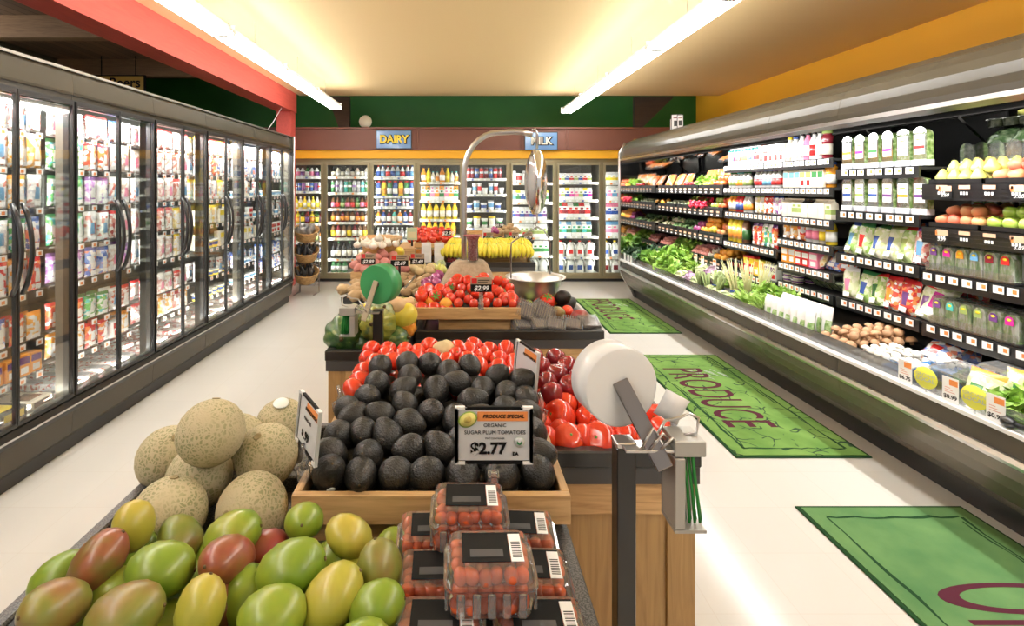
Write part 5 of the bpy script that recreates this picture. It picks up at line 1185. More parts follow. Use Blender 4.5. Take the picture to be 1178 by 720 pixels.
def floor_mat_(x0, x1, y0, y1, m, label, txt=None):
    r = empty('floor_mat', ((x0+x1)/2, (y0+y1)/2, 0)); tag(r, label, 'floor mat'); a = (x1-x0)/2; b = (y1-y0)/2
    MB().cbox(-a,a,-b,b,.0005,.008,.003).build('backing', matdk, r); MB().box(-a+.018,a-.018,-b+.018,b-.018,.008,.011).build('pile', m, r)
    bl = MB(); rs = random.Random(int(y0*10))
    def line(p, q, w_=.017):
        p = Vector(p); q = Vector(q); n = 14; d = (q-p).normalized(); s_ = Vector((-d.y, d.x)); pts = [p+(q-p)*k/n+s_*rs.uniform(-.008,.008) for k in range(n+1)]
        vs = []
        for k, c in enumerate(pts): ww = w_*rs.uniform(.35,1.2); vs += [(*(c+s_*ww/2), .0114), (*(c-s_*ww/2), .0114)]
        bl.add(vs, [(2*k, 2*k+2, 2*k+3, 2*k+1) for k in range(n)])
    k = .09
    line((-a+k,-b+k),(-a+k,b-k)); line((a-k,-b+k),(a-k,b-k)); line((-a+k,-b+k),(a-k,-b+k)); line((-a+k,b-k),(a-k,b-k)); line((-a+k+.02,-b+k+.03),(-a+k+.015,b*.2),.010); line((a-k-.02,b-k-.03),(a-k-.015,-b*.2),.010)
    bl.build('border_line', matdk, r)
    if txt:
        t, sz, tx, ty, sx_, sy_ = txt
        text(t, sz, matpu, r, (tx, ty, .0116), rot=(0,0,-pi/2), ext=.0003, sx=sx_, sy=sy_, offset=.001)
    return r
m1 = floor_mat_(1.58, 2.34, 5.34, 7.0, mfa, 'green produce mat farthest down the right aisle', ('PRODUCE', .30, -.1, .25, .78, 1.5))
m2 = floor_mat_(1.56, 2.33, 2.88, 4.65, mfa, 'green produce mat in the middle of the right aisle with full purple lettering', ('PRODUCE', .30, -.1, -.0, .78, 1.5))
m3 = floor_mat_(1.60, 2.39, .66, 2.44, mfb, 'deeper green mat nearest the camera with a partly visible large O', ('ORGANIC', .30, .03, -.035, .66, 2.7))
for mm, yy in ((m1, .45),(m2, .42)):
    b = MB(); rs = random.Random(3)
    for k in range(16):
        x = rs.uniform(-.05,.22); y = yy+rs.uniform(-.07,.09); l_ = rs.uniform(.03,.09); b.add([(x,y,.0118),(x+.01,y+.005,.0118),(x+.008+l_*.5,y-l_,.0118),(x+l_*.5,y-l_,.0118)], [(0,3,2,1)])
    b.build('grey_sprig', matgy, mm)
# ================================================================ display tables
M['rim'] = mat('black_rim', (.014,.014,.015), .3, coat=.3, bump=.1, bscale=300)
def speck():
    m, nt, b = _nt('speckled_steel'); v = objvec(nt); n = nt.nodes.new('ShaderNodeTexNoise'); n.inputs['Scale'].default_value = 300; nt.links.new(v, n.inputs['Vector'])
    r = ramp(nt, [(.4,(.05,.05,.05)),(.6,(.16,.155,.15))]); nt.links.new(n.outputs['Fac'], r.inputs[0]); nt.links.new(r.outputs[0], b.inputs['Base Color']); b.inputs['Roughness'].default_value = .45; b.inputs['Metallic'].default_value = .3; return m
M['speck'] = speck()
def table(x0, x1, y0, y1, z, label, rim='rim', skirt=True, bed=.06, rimw=.035):
    r = empty('display_table', ((x0+x1)/2, (y0+y1)/2, 0)); tag(r, label, 'display table'); a = (x1-x0)/2; b = (y1-y0)/2
    t = MB(); t.box(-a+.01,a-.01,-b+.01,b-.01,z-bed-.01,z-bed)
    for q in ((-a,a,-b,-b+rimw),(-a,a,b-rimw,b),(-a,-a+rimw,-b+rimw,b-rimw),(a-rimw,a,-b+rimw,b-rimw)): t.cbox(*q,z-.045,z,.004)
    t.build('tray_top', M[rim], r)
    if skirt:
        s = MB()
        for q in ((-a+.004,a-.004,-b+.004,-b+.02),(-a+.004,a-.004,b-.02,b-.004),(-a+.004,-a+.02,-b+.02,b-.02),(a-.02,a-.004,-b+.02,b-.02)): s.box(*q,z-.088,z-.045)
        s.build('skirt', M['dgrey'], r)
    zt = z-.088 if skirt else z-.045; c = a-.012; d = b-.012
    p = MB(); p.box(-c+.01,c-.01,-d+.01,d-.01,.08,zt); p.build('panel', M['oakz'], r)
    for sx in (-1, 1):
        for sy in (-1, 1): MB().cbox(min(sx*c,sx*(c-.075)),max(sx*c,sx*(c-.075)),min(sy*d,sy*(d-.03)),max(sy*d,sy*(d-.03)),0,zt,.002).build('leg', M['oakz'], r)
    for sy in (-1, 1): MB().box(-c+.075,c-.075,min(sy*d,sy*(d-.02)),max(sy*d,sy*(d-.02)),zt-.085,zt).build('rail', M['oak'], r)
    for sx in (-1, 1): MB().box(min(sx*c,sx*(c-.02)),max(sx*c,sx*(c-.02)),-d+.03,d-.03,zt-.085,zt).build('rail', M['oaky'], r)
    MB().box(-c+.03,c-.03,-d+.03,d-.03,0,.08).build('plinth', M['blackmatte'], r)
    return r
table(-.80, .24, .45, 1.345, .78, 'low near display table with dark speckled rims under the mangoes and tomato boxes', 'speck', False, .04, .03)
table(-.80, -.37, 1.355, 1.62, .78, 'narrow back extension of the near table carrying the rearmost cantaloupes', 'speck', False, .04, .03)
table(-.36, .647, 1.36, 2.08, .82, 'oak display table with a black rim under the nectarines and loose tomatoes')
table(-.573, -.22, 2.20, 3.22, .82, 'narrow black-rimmed oak table holding the squash')
table(-.213, .717, 2.51, 3.24, .82, 'wide black-rimmed oak table carrying the tomato crate and scale stand')
table(-.743, -.02, 3.31, 4.45, .82, 'oak table behind the squash holding potatoes and onions')
table(.0, .727, 4.80, 6.0, .82, 'far oak table with black rim holding the bananas')
table(-.62, -.02, 4.80, 6.0, .82, 'far oak table left of the bananas under the tall crates')
def crate(x0, x1, y0, y1, z0, z1, label, th=.018, bottom=True, nm='wooden_crate', cat='crate', wedge=None):
    r = empty(nm, ((x0+x1)/2, (y0+y1)/2, z0)); tag(r, label, cat); a = (x1-x0)/2; b = (y1-y0)/2; h = z1-z0
    MB().cbox(-a,a,-b,-b+th,0,h,.0015).build('side', M['oak'], r); MB().cbox(-a,a,b-th,b,0,h,.0015).build('side', M['oak'], r)
    MB().cbox(-a,-a+th,-b+th,b-th,0,h,.0015).build('side', M['oaky'], r); MB().cbox(a-th,a,-b+th,b-th,0,h,.0015).build('side', M['oaky'], r)
    MB().box(-a+.004,a-.004,-b+.004,b-.004,0,.006).build('bottom', M['oak'], r)
    if wedge: MB().prism([(-b+th+.001,.006),(b-th-.001,.006),(b-th-.001,wedge[1]),(-b+th+.001,wedge[0])], -a+th+.001, a-th-.001, 'x').build('liner', M['blackmatte'], r)
    return r
def riser(x0, x1, y0, y1, z0, z1, label, m='oak', cat='riser'):
    o = MB().cbox(x0,x1,y0,y1,z0,z1,.003).build('wooden_riser' if m == 'oak' else 'black_riser', M[m]); tag(o, label, cat); return o
riser(-.33, .21, 1.13, 1.34, .741, .795, 'dark oak riser board under the front of the avocado crate')
riser(-.33, .21, 1.365, 1.90, .761, .795, 'oak riser under the back crate of avocados and tomatoes')
crate(-.358, .242, 1.10, 1.50, .797, .86, 'shallow oak crate heaped with avocados, front one of the pair', wedge=(.02,.06))
crate(-.358, .242, 1.505, 1.93, .797, .86, 'shallow oak crate of roma tomatoes right behind the avocado crate', wedge=(.06,.08))
# --- avocados (front heap)
AV = [(248,90),(323,82),(388,92),(458,88),(420,104),(545,118),(575,122),(240,130),(318,118),(392,140),(302,155),(446,122),(497,140),(555,165),(592,165),
 (212,172),(168,198),(243,207),(300,228),(357,212),(430,212),(470,175),(540,190),(510,205),(200,238),(155,258),(110,300),(605,218),(620,250),(580,235),
 (238,290),(322,287),(405,290),(480,265),(540,262),(600,290),(638,300),(560,300),
 (123,345),(197,358),(283,357),(365,357),(450,355),(550,358),(637,347),(272,255),(205,205),(285,190)]
pts = []
for x, y in AV: pts.append(onplane(320+x/2.118, 380+y/2.118, 1.15, .875, .2))
pts = relax(pts, [.0365]*len(pts), 80, floor=.80)
for p in pts: p.x = min(max(p.x, -.30), .186); p.y = max(p.y, 1.158)
# support layer underneath
und = []
for j in range(7):
    for i in range(8):
        q = Vector((-.29+i*.068+(j%2)*.03, 1.19+j*.066, .835+.2*(j*.066)-.01))
        if q.x < .19 and all((q-p).length > .058 for p in pts): und.append(q)
allp = pts+und; lb = heap_labels('dark avocado', 'of the big heap', allp, 11)
rs = random.Random(11)
for i, (p, l) in enumerate(zip(allp, lb)):
    a = rs.uniform(0, 6.28); P['avos' if i in (24,38,42,11,25) else 'avo'].put(p, (1.2+rs.uniform(-.5,.7), rs.uniform(-.3,.3), a if i not in (24,38,42) else rs.uniform(-.4,.4)), l, 'avocados in the front crate', rs.uniform(.96,1.06))
# --- roma tomatoes behind the avocados
RT = [(195,128),(215,100),(233,84),(265,58),(283,70),(340,52),(385,50),(378,58),(440,48),(470,42),(412,70),(497,62),(525,72),(538,88),(570,75),(575,92),(500,85),(460,66),(350,66),(250,100),(300,62),(405,52),(425,58),(180,140),(555,100),(600,88),(480,55)]
pts = [onplane(320+x/2.118, 380+y/2.118, 1.66, .93, .10) for x, y in RT]
pts = relax(pts, [.030]*len(pts), 60)
und = []
for j in range(5):
    for i in range(9):
        q = Vector((-.31+i*.06, 1.56+j*.07, .90+.01*j))
        if q.x < .2 and all((q-p).length > .052 for p in pts) : und.append(q)
for p in pts: p.x = min(max(p.x,-.31),.19)
allp = pts+und; lb = heap_labels('red roma tomato', 'behind the avocados', allp, 8); rs = random.Random(5)
for p, l in zip(allp, lb): P['roma'].put(p, (rs.uniform(.9,2.2), 0, rs.uniform(0,6)), l, 'roma tomatoes in the back crate', rs.uniform(.9,1.15))
o = P['poty'].put(at(511,402,1.80), (0,0,0), 'pale yellow potato poking up in the roma tomatoes', None); 
# --- nectarines and tomatoes on the oak table
NP = [(120,125,0),(207,115,0),(205,165,0),(268,180,0),(295,150,0),(240,210,0),(180,225,0),(125,175,0),(160,150,0),(245,135,0),(150,190,0),(300,185,0),(90,140,0)]
TP = [(222,245,.9),(278,240,.9),(233,285,1),(315,300,1.25),(300,250,1),(170,310,1),(232,350,1.4),(190,405,1),(235,400,1),(268,420,1.3),(375,410,1.4),(340,370,1.25),(330,350,1),(300,380,1),(430,420,1.1),(440,350,1),(390,350,1.2),(580,330,1),(590,430,.8),(520,400,1),(480,430,1.1),(150,270,1),(350,255,1),(560,380,1),(165,365,1),(150,420,1)]
rs = random.Random(9)
pts = [onplane(580+x/3.273, 380+y/3.273, 1.42, .82, .12) for x, y, s in TP]; rr = [.036*s*.9 for x, y, s in TP]; pts = relax(pts, rr, 60, floor=.76); lb = heap_labels('large red tomato', 'on the oak table right of the avocados', pts, 12)
for p, l, q in zip(pts, lb, TP): P['tom'].put((min(p.x,.60), max(p.y,1.43), p.z), (rs.uniform(-1.3,1.3), rs.uniform(-1.3,1.3), rs.uniform(0,6)), l, 'large red tomatoes on the oak table', q[2])
pts2 = [onplane(580+x/3.273, 380+y/3.273, 1.6, .87, .10) for x, y, s in NP]; pts2 = relax(pts2, [.037]*len(pts2), 60, floor=.76); lb = heap_labels('dark red nectarine', 'behind the loose tomatoes', pts2, 10)
for i, (p, l) in enumerate(zip(pts2, lb)): P['plum'].put(p, (rs.uniform(-.8,.8), rs.uniform(-.8,.8), rs.uniform(0,6)), l, 'dark nectarines on the oak table')
k = 0
for j in range(6):
    for i in range(5):
        q = Vector((.29+i*.075, 1.46+j*.08, .80))
        if q.x < .6 and all((q-p).length > .068 for p in pts+pts2) and k < 22:
            P['tom' if j < 3 else 'plum'].put(q, (rs.uniform(-1,1),0,0), f'{"red tomato" if j < 3 else "dark nectarine"} at the bottom of the heap, {ordn(i)} from the crate, {ordn(j)} row back', None); k += 1
# --- cantaloupes
ME = [((243,497.5),1.20,None),((307,523.6),1.27,None),((196,527),None,.818),((235,551),None,.800),((202,583),None,.818),((290,586),None,.818),((313,490),None,.818)]
pts = []
for (x, y), Y, z in ME: pts.append(at(x, y, Y) if Y else onplane(x, y, 1.2, z, 0))
pts[6] = at(315, 492, 1.50); pts += [Vector((-.60,1.38,.82))]
pts = relax(pts, [.076]*len(pts), 80, floor=.741)
mdesc = ['topmost cantaloupe of the pile, smooth with a brown spot','heavily netted cantaloupe on the right side of the pile','cantaloupe at the far left rim','cantaloupe in the middle under the topmost one','lower left cantaloupe behind the yellow-green mango','lower right cantaloupe behind the green mangoes','rearmost cantaloupe with an oval sticker','cantaloupe low at the back left']
for i, (p, l) in enumerate(zip(pts, mdesc)):
    o = P['melon'].put(p, (rnd(-.5,.5) if i != 5 else 1.2, rnd(-.5,.5), rnd(0,6)), l, None, rnd(.97,1.02))
    if i in (6,): MB().lathe([(0,.0815),(.022,.079),(.024,.0775),(0,.079)], 16, 0, Matrix.Rotation(0,4,'X')).build('sticker', M['sticker'], o); o.rotation_euler = (.3,0,.3)
# --- mangoes: px, py, long px, angle(deg ccw from x), colour, words
MG = [(154,605,58,100,'y','round yellow-green mango touching the lower left cantaloupe'),(113,648,80,58,'r','dark red and green mango with a sticker by the left rim'),(184,655,84,-8,'g','plain green mango lying sideways beside the dark red one'),
 (207,619,46,-40,'b','small blushed mango under the left cantaloupe'),(64,698,76,200,'b','green mango with a brown stem scar in the left corner'),(143,708,84,10,'b','brownish blushed mango at the bottom edge left'),(230,702,70,80,'y','yellow mango at the bottom edge between blushed and green ones'),
 (67,664,50,30,'g','green mango mostly hidden at the left rim'),(132,680,50,20,'g','dark green mango down between the left ones'),(267,616,80,18,'g','long green mango behind the bright red one'),(262,647,76,215,'r','bright red mango with its stem end facing out'),
 (334,655,92,18,'g','largest bright green mango in the middle of the heap'),(350,599,54,75,'g','round green mango with its stem end up beside the avocado crate'),(400,622,68,-32,'y','yellow-green mango right of the upright round one'),
 (434,669,72,100,'b','upright green and brown mango beside the tomato boxes'),(387,687,80,42,'y','smooth yellow mango leaning right'),(313,708,78,0,'g','light green mango at the bottom edge centre'),(425,706,60,20,'g','green mango low at the bottom right of the heap'),
 (423,719,62,10,'g','pale green mango cut by the bottom edge right'),(282,687,50,100,'g','shaded green mango between the yellow and largest ones'),(384,650,40,60,'g','green mango tip behind the largest one'),(401,652,46,10,'y','yellow mango tip behind the smooth yellow one'),(303,634,44,20,'r','pinkish mango tip behind the bright red one'),(262,685,40,60,'r','reddish mango deep under the bright red one')]
pts = [onplane(x, y, .85, (.885 if L > 50 else .845), 0) for x, y, L, a, c, d in MG]
rr = [.037 if L > 50 else .02 for x, y, L, a, c, d in MG]
pts = relax(pts, rr, 60)
def elong(p, ang, mp=False):
    """orientation whose z axis leans at ang in the view plane"""
    a = R(ang); d = Vector((cos(a), .35*sin(a)+rnd(-.2,.2), sin(a)*.8)); return d.normalized().to_track_quat('Z', 'Y').to_euler()
for p, (x, y, L, a, c, d) in zip(pts, MG):
    e = elong(p, a)
    if 'stem end' in d or 'stem scar' in d: e = Vector((cos(R(a))*.45,-.8,.35)).normalized().to_track_quat('Z','Y').to_euler()
    o = P['m'+c].put(p, e, d, None, min(1.12, max(.85, L/80)) if L > 50 else .9)
    if 'sticker' in d: stick(.2, -1, 1.2)(o, .043)
riser(-.77, -.10, .50, 1.02, .741, .775, 'flat black riser under the mango heap', 'blackmatte')
k = 0; rs = random.Random(4)
for j in range(7):
    for i in range(9):
        q = Vector((-.72+i*.085, .57+j*.085, .815))
        if i > 0 and (i > 1 or j > 2) and q.x < -.12 and q.y < 1.03 and all((q-p).length > .075 for p in pts):
            P['mg'].put(q, (1.5, rs.uniform(-.2,.2), rs.uniform(0,6)), f'green mango in the bottom layer, {ordn(i)} from the rim, {ordn(j)} row back', 'mangoes in the bottom layer', .9); k += 1
# --- clamshells of grape tomatoes
def tombox():
    r = empty('tomato_box'); b = MB(); w_, d_ = .070, .050
    def loop(sx, sy, z, n=5, cr=.014):
        P_ = []
        for cx, cy, a0 in ((sx-cr,sy-cr,0),(-sx+cr,sy-cr,90),(-sx+cr,-sy+cr,180),(sx-cr,-sy+cr,270)):
            for k in range(n): a = R(a0+90*k/(n-1)); P_.append((cx+cr*cos(a), cy+cr*sin(a), z))
        return P_
    L_ = [loop(w_*.86,d_*.84,.0),loop(w_*.94,d_*.93,.042),loop(w_,d_,.043),loop(w_,d_,.049),loop(w_*.93,d_*.92,.050),loop(w_*.88,d_*.86,.071),loop(w_*.84,d_*.82,.073)]
    vs = sum(L_, []); n = 20; fs = [(i*n+k, i*n+(k+1)%n, (i+1)*n+(k+1)%n, (i+1)*n+k) for i in range(6) for k in range(n)]+[tuple(range(n-1,-1,-1)), tuple(6*n+k for k in range(n))]
    b.add(vs, fs, 0, False); b.build('clear_box', M['film'], r)
    rb = MB()
    for sx in (-1, 1):
        for q in (-.028, 0, .028): rb.cbox(sx*.066-.0025,sx*.066+.0025,q-.006,q+.006,.004,.04,.0015)
    for q in (-.045,-.022,0,.022,.045): rb.cbox(q-.006,q+.006,-.0495,-.0455,.004,.04,.0015)
    rb.build('rib', M['film2'], r)
    l = MB(); l.box(-.042,.030,-.030,.030,.0735,.0742,0); l.box(.031,.050,-.030,.030,.0735,.0744,1); l.box(-.042,.050,.030,.034,.0735,.0743,0)
    for q in range(9): l.box(.034,.048,-.022+q*.004,-.0205+q*.004,.0744,.0748,0)
    l.box(-.03,.02,-.020,-.004,.0742,.0746,2); l.build('label', [M['ink'], M['paper'], M['dgrey']], r)
    return Proto(r, 'tomato box')
TB = tombox(); GT = Proto(MB().lathe([(a*.0115,z*.0115) for a, z in romap], 10).build('grape_tomato', F['grape']), 'tomato')
riser(-.10, .195, .66, 1.04, .741, .815, 'black platform under the stacked tomato boxes', 'blackmatte')
BX = [(.02,.925,.966,0,'rear box of the top layer'),(.048,.79,.966,.02,'front box of the top layer, centre of the stack'),(-.028,.75,.891,0,'front left box of the upper row'),(.122,.75,.891,0,'front right box of the upper row'),(-.034,.855,.891,.03,'second box from the front on the left'),(.120,.858,.891,-.04,'second box from the front on the right'),
 (-.045,.96,.891,.05,'third box from the front on the left'),(.115,.965,.891,-.05,'third box from the front on the right')]
rs = random.Random(8)
for bi, (x, y, z, a, d) in enumerate(BX):
    TB.put((x, y, z-.074), (0,0,a), f'clear lidded box of grape tomatoes with black label, {d}', 'grape tomato boxes')
    for lv in range(3):
        for j in range(4):
            for i in range(6):
                if lv == 1 and j != 0: continue
                if lv == 0 and j != 0: continue
                px_, py_ = -.048+i*.019+rs.uniform(-.003,.003), -.032+j*.021+rs.uniform(-.003,.003)
                GT.put((x+px_*cos(a)-py_*sin(a), y+py_*cos(a)+px_*sin(a), z-.074+.013+lv*.0205+rs.uniform(-.002,.002)), (rs.uniform(0,3),rs.uniform(0,3),rs.uniform(0,6)), f'grape tomatoes inside the {d}', f'grape tomatoes inside the {d}', rs.uniform(.85,1.1))
# ================================================================ price signs on the near crates
def price_sign(loc, rz, label, lines, w=.145, h=.105, tilt=0, avo=True, body=None):
    r = empty('price_sign', loc, rz); r.rotation_euler.x = tilt; tag(r, label, 'price sign')
    MB().box(-w/2,w/2,0,.0025,0,h).build('card', mat('card_white', (.62,.63,.64), .4) if 'cw' not in M else M['cw'], r); M.setdefault('cw', bpy.data.materials['card_white'])
    f = MB(); t = .004
    for q in ((-w/2,w/2,0,t),(-w/2,w/2,h-t,h),(-w/2,-w/2+t,t,h-t),(w/2-t,w/2,t,h-t)): f.box(q[0],q[1],-.001,0,q[2],q[3],0)
    for sx in (-1, 1):
        for zz in (0, h): f.box(min(sx*(w/2+.003),sx*(w/2-.018)),max(sx*(w/2+.003),sx*(w/2-.018)),-.004,.004,zz-.003 if zz else -.003,zz+.003,1); f.box(min(sx*(w/2+.003),sx*(w/2-.003)),max(sx*(w/2+.003),sx*(w/2-.003)),-.004,.004,0,h,1)
    f.box(-w*.36,w*.36,-.002,.004,-.003,0,2); f.box(-w*.36,w*.36,-.002,.004,h,h+.003,2)
    f.build('frame', [M['ink'], M['white'], M['ink']], r)
    MB().box(-w*.22 if avo else -w*.1,w*.45,-.0016,0,h*.76,h*.93).build('header_band', M['orange'], r)
    for txt, sz, x, z, of in lines: text(txt, sz, M['ink'], r, (x, -.0022, z), ext=.0003, offset=of, shear=.2 if 'SPECIAL' in txt else 0)
    if avo:
        a = MB(); mm = Matrix.Translation((-w*.35,-.004,h*.80)) @ Matrix.Rotation(pi/2,4,'X') @ Matrix.Rotation(.5,4,'Z')
        for s_, q, mi in ((1,0,0),(.86,.0006,1),(.42,.0012,2)): a.lathe([(0,q),(.0165*s_,q),(.0165*s_,q+.0005),(0,q+.0005)], 24, mi, mm @ Matrix.Diagonal((1.25,.95,1,1)))
        a.build('avocado_picture', [mat('avo_rim', (.25,.42,.05), .5), mat('avo_flesh', (.80,.72,.22), .5), mat('avo_pit_hollow', (.62,.47,.12), .5)], r)
        l = MB(); mm = Matrix.Translation((w*.34,-.003,h*.38)) @ Matrix.Rotation(pi/2,4,'X'); l.lathe([(0,0),(.011,0),(.011,.0006),(0,.0006)], 20, 0, mm)
        l.lathe([(0,.001),(.0095,.001),(.0095,.0012),(0,.0012)], 20, 1, mm); l.add([(w*.34-.006,-.0048,h*.36),(w*.34,-.0048,h*.33),(w*.34+.006,-.0048,h*.36),(w*.34+.005,-.0048,h*.42),(w*.34,-.0048,h*.36),(w*.34-.005,-.0048,h*.41)], [(0,1,4,5),(1,2,3,4)], 2)
        l.build('leaf_emblem', [mat('emblem_ring', (.55,.62,.55), .5), M['cw'], cm('green')], r)
    return r
def clip(r, z=-.06, m='film2'):
    b = MB(); b.cbox(-.006,.006,-.002,.004,-.02,.0,.002); b.cbox(-.009,.009,-.004,.008,-.055,-.018,.003); b.cbox(-.012,.012,-.006,-.003,-.085,-.045,.002); b.cbox(-.012,.012,.022,.025,-.07,-.03,.002); b.cbox(-.012,.012,-.004,.024,-.032,-.028,.001)
    b.build('clip', M[m], r)
r = price_sign((.075, 1.075, .945), 0, 'large white price card reading organic sugar plum tomatoes clipped before the avocados',
  [('PRODUCE SPECIAL',.0102,.020,.0965,.0003),('ORGANIC',.0105,.002,.078,0),('SUGAR PLUM TOMATOES',.0112,.002,.063,0),('PINT CONTAINER',.005,.002,.0505,0),('$2.77',.033,-.012,.029,.0012),('EA',.0105,.045,.018,.0004)], .157, .114)
clip(r)
price_sign((-.345, 1.16, .925), -1.0, 'slanted white price card with an orange band on the left rail of the avocado crate', [('$',.02,-.03,.03,.0006),('.99',.026,.0,.03,.001),('PRODUCE SPECIAL',.010,.02,.0885,.0003),('MANGOES',.011,0,.066,.0)], .145, .11, -.1, False)
clip([o for o in bpy.data.objects if o.name.startswith('price_sign')][-1]) if False else None
def side_clip(x, y, z, label):
    b = MB(); b.tube([(x,y,z),(x+.004,y,z+.03),(x-.004,y+.004,z+.055)], [.010,.006,.005], 8); b.cbox(x-.013,x+.013,y-.01,y+.014,z-.03,z+.004,.005); b.tube([(x-.014,y,z-.02),(x-.018,y,z+.005),(x,y,z+.014),(x+.018,y,z+.005),(x+.014,y,z-.02)], .003, 6)
    o = b.build('spring_clip', M['film2']); tag(o, label, 'clip')
side_clip(-.349, 1.16, .885, 'clear spring clip holding the slanted card on the crate left rail')
price_sign((.20, 1.55, .925), -1.25, 'slanted white price card on the right rail between avocados and nectarines', [('PRODUCE SPECIAL',.010,.02,.0885,.0003),('$1.99',.028,-.0,.03,.001)], .145, .115, -.1, False)
side_clip(.233, 1.45, .885, 'clear spring clip on the crate right rail under the slanted card')
side_clip(-.349, 1.50, .885, 'clear spring clip farther back on the crate left rail')
# ================================================================ bag roll stands
def bag_stand(loc, roll_m, rollc, label, side, h, r0=.085, lenr=.11, rot=.3, ae=(.06,0)):
    """post, bracket arm, roll, twist-tie box hanging on a wire"""
    r = empty('bag_roll_stand', loc); tag(r, label, 'bag stand'); s = side
    MB().cbox(-.020,.020,-.020,.020,0,h,.002).build('post', M['black'], r); MB().cbox(-.021,.021,-.021,.021,h,h+.012,.002).build('post_cap', M['steel'] if s > 0 else M['black'], r)
    MB().box(-.10,.10,-.10,.10,0,.008).build('foot_plate', M['black'], r)
    cx, cz = rollc
    ax = Matrix.Translation((cx, .02, cz)) @ Matrix.Rotation(rot, 4, 'Z') @ Matrix.Rotation(pi/2, 4, 'X')
    b = MB(); b.lathe([(.014,-lenr),(r0,-lenr),(r0,0),(r0*.96,.0),(r0*.9,.0012),(r0*.8,0),(r0*.7,.0012),(r0*.6,0),(r0*.5,.0012),(r0*.4,0),(.014,0)], 48, 0, ax)
    ro = b.build('bag_roll', roll_m, r)
    # bracket: flat channel from the roll's hub down to the base cradle
    hub = ax @ Vector((0,0,.010)); base = Vector((ae[0], -.05, h+ae[1]))
    d = (base-hub); L = d.length; zax = d.normalized(); xax = Vector((0,1,0)).cross(zax).normalized(); yax = zax.cross(xax)
    mm = Matrix((xax, yax, zax)).transposed().to_4x4(); mm.translation = hub
    a = MB(); q_ = .017 if s > 0 else .011; a.cbox(-q_,q_,-.004,.004,-.018,L+.012,.002,0,mm); a.cbox(-q_,-q_+.005,-.004,.012,-.018,L,.001,0,mm); a.cbox(q_-.005,q_,-.004,.012,-.018,L,.001,0,mm)
    a.tube([hub+Vector((0,.0,0)), ax @ Vector((0,0,-lenr))], .008, 8); a.build('arm', M['bronze'] if s > 0 else M['steel'], r)
    c = MB(); c.cbox(-.01,.09,-.045,.0,h+.004,h+.010,.001,0,Matrix.Scale(s,4,(1,0,0)) if s < 0 else None)
    for k in range(3): c.tube([(s*(.02+.02*k),-.045,h+.012),(s*(.045+.02*k),-.045,h+.055-.01*k),(s*(.075+.015*k),-.03,h+.018)], .0028, 6)
    c.build('cradle', M['steel'], r)
    w_ = MB(); w_.tube([(s*.05,-.03,h+.02),(s*.08,-.02,h+.06),(s*.11,-.02,h+.065),(s*.13,-.02,h+.075),(s*.15,-.02,h+.065),(s*.145,-.02,h+.035),(s*.12,-.02,h+.03)], .0032, 6); w_.build('wire_loop', M['steel'], r)
    q2 = 1.25 if s > 0 else .7; t = MB(); x0, x1 = sorted((s*.088, s*.152)); t.cbox(x0,x1,-.05,.02,h-.002,h+.03,.002); t.cbox(x0 if s > 0 else x1-.022,(x0+.022) if s > 0 else x1,-.05,.02,h-.12*q2,h-.005,.002); t.box(x0,x1,-.05,.02,h-.125*q2,h-.12*q2); t.box(x0,x1,.015,.02,h-.12*q2,h-.005)
    t.build('tie_box', mat('tie_box_metal', (.42,.41,.38), .4, .4) if 'tbm' not in M else M['tbm'], r); M.setdefault('tbm', bpy.data.materials['tie_box_metal'])
    g = MB(); xa, xb = sorted((s*.113, s*.145))
    for k in range(12):
        xx = xa+(xb-xa)*k/11; g.tube([(xx-.005*s,-.02+.004*(k%3),h-.005),(xx,-.03+.006*(k%3),h-.06*q2),(xx+.008*s*(k/11),-.035+.006*(k%3),h-.115*q2)], .0028, 5)
    g.build('twist_ties', mat('green_ties', (.01,.22,.03), .4) if 'gt' not in M else M['gt'], r); M.setdefault('gt', bpy.data.materials['green_ties'])
    return r
rollw = mat('white_bag_roll', (.80,.81,.81), .35, coat=.2); rollg = mat('green_bag_roll', (.045,.30,.10), .4, coat=.2)
st = bag_stand((.352, 1.09, 0), rollw, (.002, 1.088), 'black post holding a big white roll of plastic bags beside the tomatoes', 1, .975, .085, .07, .22, (.062,-.012))
b = MB(); b.pillow(.06,.06,.03,lambda u,v:0,6,6,Matrix.Translation((.100,.03,1.015)) @ Matrix.Rotation(.5,4,'Y')); b.build('loose_bag', mat('bag_film_white', (.75,.76,.77), .3), st)
st2 = bag_stand((-.333, 2.14, 0), rollg, (-.012, 1.112), 'black post with a green roll of plastic bags beside the squash', -1, 1.0, .083, .07, -.45, (-.05,-.01))
# ================================================================ middle tables: crate of tomatoes, scale, squash
riser(-.10, .27, 2.62, 2.98, .761, .855, 'oak riser box under the tomato crate on the wide table')
crate(-.232, .315, 2.58, 3.0-.12, .857, .915, 'shallow oak crate of vine tomatoes with the 2.99 price holder', wedge=(.02,.05))
rs = random.Random(21)
VT = [(398+25,212,1,0),(440,185,.8,1),(490,208,1,2),(460,185,1,0),(545,178,1,2),(500,190,.9,0),(570,150,.9,0),(595,140,.9,0),(625,140,.9,0),(628,180,1,2),(670,130,.9,0),(645,140,.8,0),(700,150,1,1),(735,150,1,1),(760,160,.9,1),(590,210,1,1),(545,215,1.1,1),(580,238,.9,1),(620,225,.9,1),(650,240,.9,1),(700,215,1,1),(720,240,.9,1),(745,195,.9,1),(765,222,1,0),(790,200,.8,1),(805,222,1,0),(780,175,.9,1),(815,240,.8,1),(600,180,1,1),(680,185,1,1),(650,200,1,1),(520,195,1,1),(690,240,.9,1),(660,160,1,0)]
pts = [onplane(360+x/3.465, 280+y/3.465, 2.62, .925, .30) for x, y, s, k in VT]; pts = relax(pts, [.031]*len(pts), 60, floor=.87)
